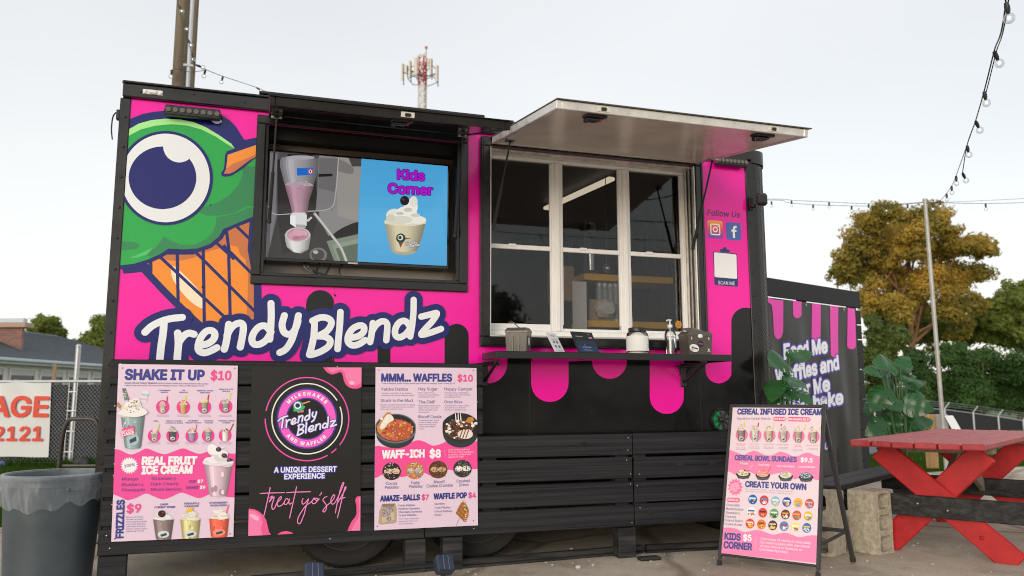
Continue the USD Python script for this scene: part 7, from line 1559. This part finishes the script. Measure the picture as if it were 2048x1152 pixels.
for (x, y0, y1, w) in ((804, 127, 160, 3.2), (819, 121, 155, 3.2), (831, 115, 150, 6), (861, 117, 149, 3.5), (873, 130, 163, 4.5), (812, 130, 145, 4), (856, 117, 126, 4.5)):
    p0, p1 = on_d(x, y0, TDn - 2.4), on_d(x, y1, TDn - 2.4); h_ = obj('antenna_panel', hull([q + RGT * sx_ * w * px1 / 2 + FWD * sy_ for q in (p0, p1) for sx_ in (-1, 1) for sy_ in (-.15, .15)]), 'antenna_cream', t)
    obj('mount_pole', cyl(p1 + FWD * .4 + RGT * .25 - [0, 0, .9], p0 + FWD * .4 + RGT * .25, .10, 6), 'antenna_back', h_)
    obj('strut', cyl((p0 + p1) / 2 + FWD * .3, np.array([tb[0], tb[1], ((p0 + p1) / 2)[2] - .3]), .08, 5), 'antenna_back', h_)
for (x, y, r_) in ((839, 113, .42), (849, 111, .40)): obj('dish', lathe([(0, 0), (r_, .05), (r_ * .9, .5), (0, .6)], 14).apply_transform(trimesh.transformations.rotation_matrix(math.pi / 2, [1, 0, 0])).apply_translation(on_d(x, y, TDn - .8)), 'antenna_cream', t, smooth=40)
obj('mast', cyl(on_d(852.5, 108, TDn), on_d(852.5, 96, TDn), .07, 6), 'antenna_back', t); obj('beacon', cyl(on_d(852.5, 97, TDn), on_d(852.5, 93, TDn), .25, 8), 'tower_red', t)

# ------------------------------------------------------------------ string lights
mat('bulb_glass', {'t': ('transparent_bsdf', {'color': (.93, .94, .95)}), 'g': ('glossy_bsdf', {'roughness': .03}), 'lw': ('layer_weight', {'blend': .25}), 'r': ('map_range', {'from_min': 0.0, 'from_max': 1.0, 'to_min': .12, 'to_max': .85}), 'm': ('mix_closure', {})},
    [('lw.facing', 'r.value'), ('r.result', 'm.fac'), ('t.BSDF', 'm.closure1'), ('g.BSDF', 'm.closure2')], surface='m.closure')
mat('bulb_core', {'e': ('emission', {'color': (1.0, .93, .82), 'strength': 1.5})}, surface='e.emission')
def bulbs(t, pts, R=.0275, tilt=(0, 0, -1), tilts=None):
    for i, p_ in enumerate(pts):
        d = np.array(tilts[i] if tilts is not None else tilt, float); d /= np.linalg.norm(d); p_ = np.asarray(p_)
        s = obj('socket', cat(tube([p_, p_ + d * .022, p_ + d * .045], [.010, .014, .013], 9), tube([p_ + d * .045, p_ + d * .058], [.010, .010], 8)), 'black_metal', t, smooth=40)
        b = obj('bulb', ball(p_ + d * (.056 + R * .9), R, 2), 'bulb_glass', s, smooth=True)
        obj('filament', ball(p_ + d * (.056 + R * .8), R * .33, 1), 'bulb_core', s)
def cable(t, pts, r=.0042, n=6): obj('cable', tube(sm(pts, False, n), r, 6), 'black_metal', t, smooth=60)
near = [(2052, -60, 3.4), (2012, 5, 4.0), (1988, 103, 4.8), (1968, 183, 5.4), (1951, 242, 6.1), (1934, 291, 6.7), (1925, 346, 7.4)]
far_ = [(1912, 352, 8.2), (1903, 372, 9.2), (1893, 387, 10.0), (1880, 401, 10.5), (1865, 407, 10.8), (1850, 406, 11)]
t = Thing('string_lights', 'string of clear globe bulbs rising from the pole to the upper right corner', 'string lights', on_d(1925, 346, 7.4))
cable(t, [np.array([4.2, -12.0, 6.2]), np.array([3.6, -6.0, 4.9]), np.array([3.0, -2.6, 3.75])] + [on_d(*q) for q in near[1:]]); cable(t, [on_d(*near[-3])] + [on_d(*q) for q in far_], .0036)
cable(t, [np.array([3.05, -2.6, 3.72])] + [on_d(x + 4, y + 3, D + .02) for x, y, D in near[1:4]], .0034)
bulbs(t, [on_d(*q) for q in near[1:]], tilts=[(.25 + .3 * (i % 2), .1, -.8) for i in range(6)]); bulbs(t, [on_d(*q) for q in far_[:-1]], .026)
t = Thing('string_lights', 'string of small bulbs running left from the light pole to behind the trailer', 'string lights', on_d(1700, 405, 11.5))
up_ = [(1850, 404, 11), (1790, 408, 11.3), (1720, 407, 11.6), (1660, 404, 12), (1590, 401, 12.5), (1520, 398, 13), (1200, 400, 15), (900, 395, 17)]; lo_ = [(1850, 405, 11), (1780, 411, 11.2), (1720, 412, 11.5), (1640, 410, 12), (1580, 406, 12.4), (1520, 400, 13), (1200, 408, 15), (900, 396, 17)]
cable(t, [on_d(*q) for q in up_], .0035); cable(t, [on_d(*q) for q in lo_], .0035)
bulbs(t, [on_d(*q) for q in ((1543, 402.5, 12.8), (1583, 401, 12.5), (1626, 409, 12.1), (1658, 404, 12), (1703, 412, 11.6), (1737, 408, 11.5), (1772, 411, 11.3), (1815, 408, 11.2))], .023)
t = Thing('string_lights', 'string of small bulbs running right from the light pole out of view', 'string lights', on_d(1970, 408, 11))
cable(t, [on_d(*q) for q in ((1850, 405, 11), (1900, 406, 11), (1970, 407, 11.2), (2050, 405, 11.5), (2120, 401, 12), (2700, 350, 13))], .0035); cable(t, [on_d(*q) for q in ((1850, 405, 11), (1900, 404, 11), (1970, 401, 11.2), (2050, 397, 11.5), (2120, 392, 12), (2700, 345, 13))], .0026)
bulbs(t, [on_d(1971, 407, 11.2)], .026)
t = Thing('string_lights', 'string of lit bulbs looped down the utility pole and over the trailer roof', 'string lights', on_d(398, 127, 9.4))
pl_ = [(352, -20, 9.35), (357, 10, 9.35), (366, 47, 9.35), (375, 78, 9.3), (384, 106, 9.3), (391, 129, 9.3), (414, 140, 9.7), (447, 153, 10.4), (513, 175, 12.0), (548, 190, 13.0), (575, 200, 13.8), (760, 250, 17), (1000, 300, 20)]
cable(t, [on_d(*q) for q in pl_], .0045); cable(t, [on_d(*q) for q in ((340, 141, 9.45), (352, 138, 9.25), (368, 141, 9.3), (382, 144, 9.5), (400, 142, 9.6), (413, 140, 9.7))], .0035)
bulbs(t, [on_d(*q) for q in ((357, 10, 9.3), (367, 46, 9.3), (375, 78, 9.25), (384, 106, 9.3), (392, 130, 9.3), (411, 140, 9.7), (446, 153, 10.4), (513, 175, 12), (548, 189, 13), (344, 140, 9.4))], .028, tilts=[(.45, 0, -.8)] * 3 + [(.2, 0, -1), (.8, 0, -.2), (-.2, 0, -1), (-.2, 0, -1), (.6, 0, -.4), (-.3, 0, -1), (-.1, 0, -1)])

# ------------------------------------------------------------------ monstera plants
leafmat('monstera_leaf', (.016, .085, .022), (.036, .16, .036), (.10, .30, .07), .3, rough=.28)
def monstera(W=.26):
    """outline of one cut leaf, stem at the origin, tip along +y"""
    L = W * 1.15; right = []
    for t in np.linspace(0, 1, 26): right.append((W * .5 * (math.sin(math.pi * t ** .72) ** .8) * (1.02 - .12 * t), -.10 * W + L * t if t > .12 else -.10 * W + L * t + .02 * W * (t < .04)))
    g = Polygon([(0, .02 * W)] + right[1:] + [(-x, y) for x, y in right[::-1][:-1]]).buffer(0)
    for k, y0 in enumerate((.10, .28, .46, .64, .80)):
        for s in (-1, 1):
            a_ = (s * W * (.22 + .01 * k), L * y0); b_ = (s * W * .66, L * (y0 + .13)); g = g.difference(LineString([a_, b_]).buffer(W * .013)).difference(Point(a_).buffer(W * .020))
    g = max(polys(g), key=lambda q: q.area); v_, f_ = tri2d(g.simplify(W * .004)); v_, f_ = trimesh.remesh.subdivide_to_size(np.c_[v_, np.zeros(len(v_))], f_, W * .12)
    return v_, f_
MV, MF = monstera(1.0)
def leaf(t, stem0, base, size, phi, seed):
    """blade from its base, tip leaning phi degrees from upright towards +x, face turned up and outwards"""
    r = np.random.default_rng(seed); v_ = MV * size; y, x = v_[:, 1] / size, v_[:, 0] / size
    z = size * (.12 * np.abs(x) - .20 * np.maximum(y, 0) ** 2 - .35 * x * x + .03 * np.sin(9 * y + seed)); v_ = np.c_[v_[:, 0], v_[:, 1], z]
    n = np.array([-.35 + r.normal(0, .4), -.62 + r.normal(0, .2), .70 + r.normal(0, .25)]); n /= np.linalg.norm(n); p_ = math.radians(phi)
    tip = np.array([math.sin(p_) * .95, -.25, math.cos(p_)]); tip -= n * (tip @ n); tip /= np.linalg.norm(tip); side = np.cross(tip, n)
    v_ = v_ @ np.stack([side, tip, n]) + base
    obj('leaf', (v_, MF), 'monstera_leaf', t, smooth=True)
    s0 = np.asarray(stem0); m_ = s0 + (base - s0) * .55 + [0, 0, .05]; obj('stem', tube(sm(np.array([s0, m_, base]), False, 5), [.008] * 6 + [.007] * 5, 6), 'stem_green', t, smooth=60)
plain('stem_green', (.05, .11, .035), .5); plain('dark_pot', (.03, .03, .03), .5)
def plant(lab, D, x0, leaves, potz=0.0, seed=0):
    b0 = on_d(x0, 793, D); b0[2] = potz; t = Thing('potted_monstera', lab, 'plant', b0)
    pot = obj('pot', lathe([(0, .002), (.10, .002), (.125, .22), (.135, .235), (.115, .235), (.11, .21), (0, .20)], 28, b0), 'dark_pot', t, smooth=40)
    for i, (x, y, s, ph) in enumerate(leaves):
        leaf(t, b0 + [.02 * math.cos(i), .02 * math.sin(i), .2], on_d(x, y, D + .14 * math.sin(i * 2.1)), s * .74, ph, seed + i)
plant('tall glossy monstera plant between the plank screen and the red table', 7.4, 1800, [(1788, 732, .34, -78), (1783, 742, .30, 68), (1773, 778, .34, -118), (1768, 765, .30, 96), (1795, 792, .34, 90), (1808, 806, .32, 108), (1786, 822, .30, -150), (1795, 842, .36, 100), (1776, 800, .26, 170), (1798, 760, .26, 40), (1780, 755, .28, -40), (1770, 845, .30, -110), (1800, 735, .22, 15), (1812, 772, .26, 75), (1762, 745, .24, -60), (1822, 850, .30, 75), (1758, 800, .28, -95)], seed=3)
plant('dark glossy monstera plant between the folding sign and the trailer nose', 5.55, 1566, [(1572, 722, .30, -105), (1578, 716, .24, 72), (1566, 752, .24, 130), (1574, 772, .28, -118), (1584, 782, .22, 150), (1556, 760, .24, -150)], seed=30)

# ------------------------------------------------------------------ building on the left
noisy('shingle', (.070, .085, .100), (.105, .122, .140), (.8, .92), (1, 1, 1), 3, 6, bump=.4)
mat('brick_wall', {'tc': ('geometry', {}), 'mp': ('mapping', {'rotation': (math.pi / 2, 0, 0)}), 'b': ('brick_texture', {'scale': 1.0, 'brick_width': .22, 'row_height': .075, 'mortar_size': .008, 'color1': (.20, .075, .055), 'color2': (.30, .12, .085), 'mortar': (.36, .30, .26)}), 'p': ('principled_bsdf', {'roughness': .85})}, [('tc.position', 'mp.vector'), ('mp.vector', 'b.vector'), ('b.color', 'p.base_color')])
plain('gutter_blue', (.48, .55, .62), .4); plain('white_trim', (.70, .69, .66), .5); plain('tan_stone', (.42, .30, .21), .7); plain('dark_window', (.03, .035, .04), .08); plain('soffit', (.55, .55, .54), .7)
G0, G1 = on_d(-70, 705, 31), on_d(240, 731, 42); gz = 2.66; G0[2] = G1[2] = gz
gd = (G1 - G0) / np.linalg.norm(G1 - G0); gb = np.array([-gd[1], gd[0], 0]); gb = gb if gb @ FWD > 0 else -gb; GL = np.linalg.norm(G1 - G0) + 6
bd = Thing('long_building', 'low building with grey shingle roof and white windows behind the left fence', 'building', G0 * [1, 1, 0])
GP = Plane(G0 * [1, 1, 0] - gd * 6, gd, (0, 0, 1)); gn = GP.n; sg = -1 if gn @ gb > 0 else 1
def onb(u0, u1, z0, z1, n0, n1, b=.01):
    m = bx(u0, u1, z0, z1, min(sg * n0, sg * n1), max(sg * n0, sg * n1), b); T = np.eye(4); T[:3, 0], T[:3, 1], T[:3, 2], T[:3, 3] = GP.u, GP.v, GP.n, GP.o; m.apply_transform(T); return m
BL_ = GL + 6
obj('wall', onb(-4, BL_, -.3, gz - .25, -9, -.45), 'white_trim', bd)
obj('soffit', onb(-4.4, BL_ + .3, gz - .26, gz - .16, -.6, 0), 'soffit', bd)
obj('gutter', onb(-4.4, BL_ + .35, gz - .14, gz, 0.002, .14, .03), 'gutter_blue', bd)
obj('fascia', onb(-4.4, BL_ + .3, gz - .155, gz - .01, -.05, 0), 'white_trim', bd)
k = 0
for u in np.arange(1.0, BL_ - 2, 2.05):
    fr = obj('window', cat(onb(u, u + 1.75, 1.02, 1.10, -.449, -.38), onb(u, u + 1.75, 2.18, 2.26, -.449, -.38), onb(u, u + .09, 1.101, 2.179, -.449, -.38), onb(u + 1.66, u + 1.75, 1.101, 2.179, -.449, -.38)), 'white_trim', bd)
    obj('pane', onb(u + .09, u + 1.66, 1.10, 2.18, -.449, -.44, 0), 'dark_window', fr); obj('blind', onb(u + .095, u + 1.655, 1.95, 2.175, -.439, -.41, .004), 'soffit', fr)
for z in (2.30, 2.36): obj('trim_board', onb(-4, BL_, z, z + .045, -.449, -.40), 'white_trim', bd)
ridge = 1.75; slope = 4.6
def rp(u, n, z): return GP.o + GP.u * u + GP.n * sg * n + np.array([0, 0, z])
e0, e1, r0_, r1_ = rp(-4.5, .10, gz + .01), rp(BL_ + .4, .10, gz + .01), rp(-4.5, -slope, gz + ridge), rp(BL_ - slope, -slope, gz + ridge); k0, k1 = rp(-4.5, -2 * slope, gz), rp(BL_ + .4, -2 * slope, gz)
obj('roof', hull([e0, e1, r0_, r1_, k0, k1]), 'shingle', bd)
rows_ = []
for i in range(22):
    n0 = .08 - i * .205; z0 = gz + .015 + (.10 - n0) / (slope + .1) * ridge
    rows_.append(onb(-4.5, BL_ + .4 - max(0, (.1 - n0)), z0, z0 + .010, n0 - .21, n0, 0))
obj('shingle_course', cat(*rows_), 'shingle', bd, kind='stuff')
c0, c1 = on_d(-60, 707, 36), on_d(45, 707, 36); 
cu0, cu1 = (c0 - GP.o) @ GP.u, (c1 - GP.o) @ GP.u; zc0, zc1 = on_d(0, 709, 36)[2], on_d(0, 655, 36)[2]; nn_ = abs((c1 - GP.o) @ GP.n)
cm = obj('chimney', onb(cu0, cu1, zc0 - .6, zc1, -nn_ - 1.2, -nn_, 0), 'brick_wall', bd)
obj('coping', onb(cu0 - .2, cu1 + .30, zc1 + .001, zc1 + .22, -nn_ - 1.4, -nn_ + .25, .01), 'tan_stone', cm); obj('sill', onb(cu0 - .05, cu1 + .02, zc0 - .16, zc0 + .06, -nn_ - .1, -nn_ + .03, .01), 'tan_stone', cm)
obj('cap', onb(cu0 - .1, cu1 + .05, zc1 + .221, zc1 + .42, -nn_ - 1.2, -nn_ + .1, .02), 'gutter_blue', cm)
# bits lying by the fence
plain('blue_sheet', (.10, .16, .30), .5)
q = FC.p3([(FC.uv(8, 930)[0], 0)], .12)[0]; m = ball(q + [0, 0, .03], (.10, .05, .045), 2); m.vertices += np.random.default_rng(4).normal(0, .008, m.vertices.shape); obj('crumpled_sheet', m, 'blue_sheet', smooth=True, label='crumpled blue sheet lying at the foot of the chain link fence', cat='sheet')
q = FC.p3([(FC.uv(172, 930)[0], 0)], .10)[0]; m = ball(q + [0, 0, .05], (.11, .07, .07), 2); m.vertices += np.random.default_rng(5).normal(0, .010, m.vertices.shape); plain('dark_stone', (.05, .05, .055), .8); obj('dark_rock', m, 'dark_stone', smooth=True, label='dark rock lying at the foot of the fence behind the hand truck', cat='rock')

# ------------------------------------------------------------------ behind the photographer: mirrored tree and bulbs, unseen hedges added to darken the gloss
tree('broadleaf_tree', 'round tree behind the photographer, seen only as a window reflection', (9.9, -29, 0), (9.9, -29, 3.8), .22, [((9.9, -29, 4.4), (1.5, 1.4, 1.2)), ((9.0, -29, 3.8), (1.1, 1, .9)), ((10.9, -29, 3.7), (1.1, 1, .9)), ((9.9, -28.6, 5.2), (.8, .8, .7))], 5000, .14, 'leaf_dark', seed=60)
for k, x in enumerate((-2, 6, 15, 24)):
    t = Thing('hedge_bush', ('hedge added behind the photographer to darken reflections, furthest left', 'hedge added behind the photographer to darken reflections, below the round tree', 'hedge added behind the photographer to darken reflections, right of the round tree', 'hedge added behind the photographer to darken reflections, furthest right')[k], 'bush', (x, -33, 0))
    obj('leaves', foliage([((x + q, -33, z), (1.7, 1.2, 1.0)) for q in (-3.5, -1.6, .3, 2.2, 4.1) for z in (.7, 1.7)], 5000, .22, 70 + k, .4, 6), 'leaf_dark', t); obj('core', bx(x - 4.6, x + 4.6, -33.5, -32.5, 0, 2.2, .2), 'leaf_dark', t)
t = Thing('string_lights', 'string of bulbs overhead behind the photographer, mirrored in the serving window', 'string lights', (5, -8, 3.9))
for dz, r_ in ((0, .006), (.35, .010), (-.22, .008)):
    obj('cable', tube(sm([(-3, -8.2, 4.25 + dz), (1.5, -8.1, 3.95 + dz), (5, -8, 3.85 + dz), (9, -7.9, 3.95 + dz), (14, -7.8, 4.3 + dz)], False, 6), r_, 6), 'black_metal', t, smooth=60)
bulbs(t, [(3.2, -8.05, 3.88), (4.7, -8.0, 3.85), (6.2, -8.0, 3.86), (7.7, -7.95, 3.90)], .035)
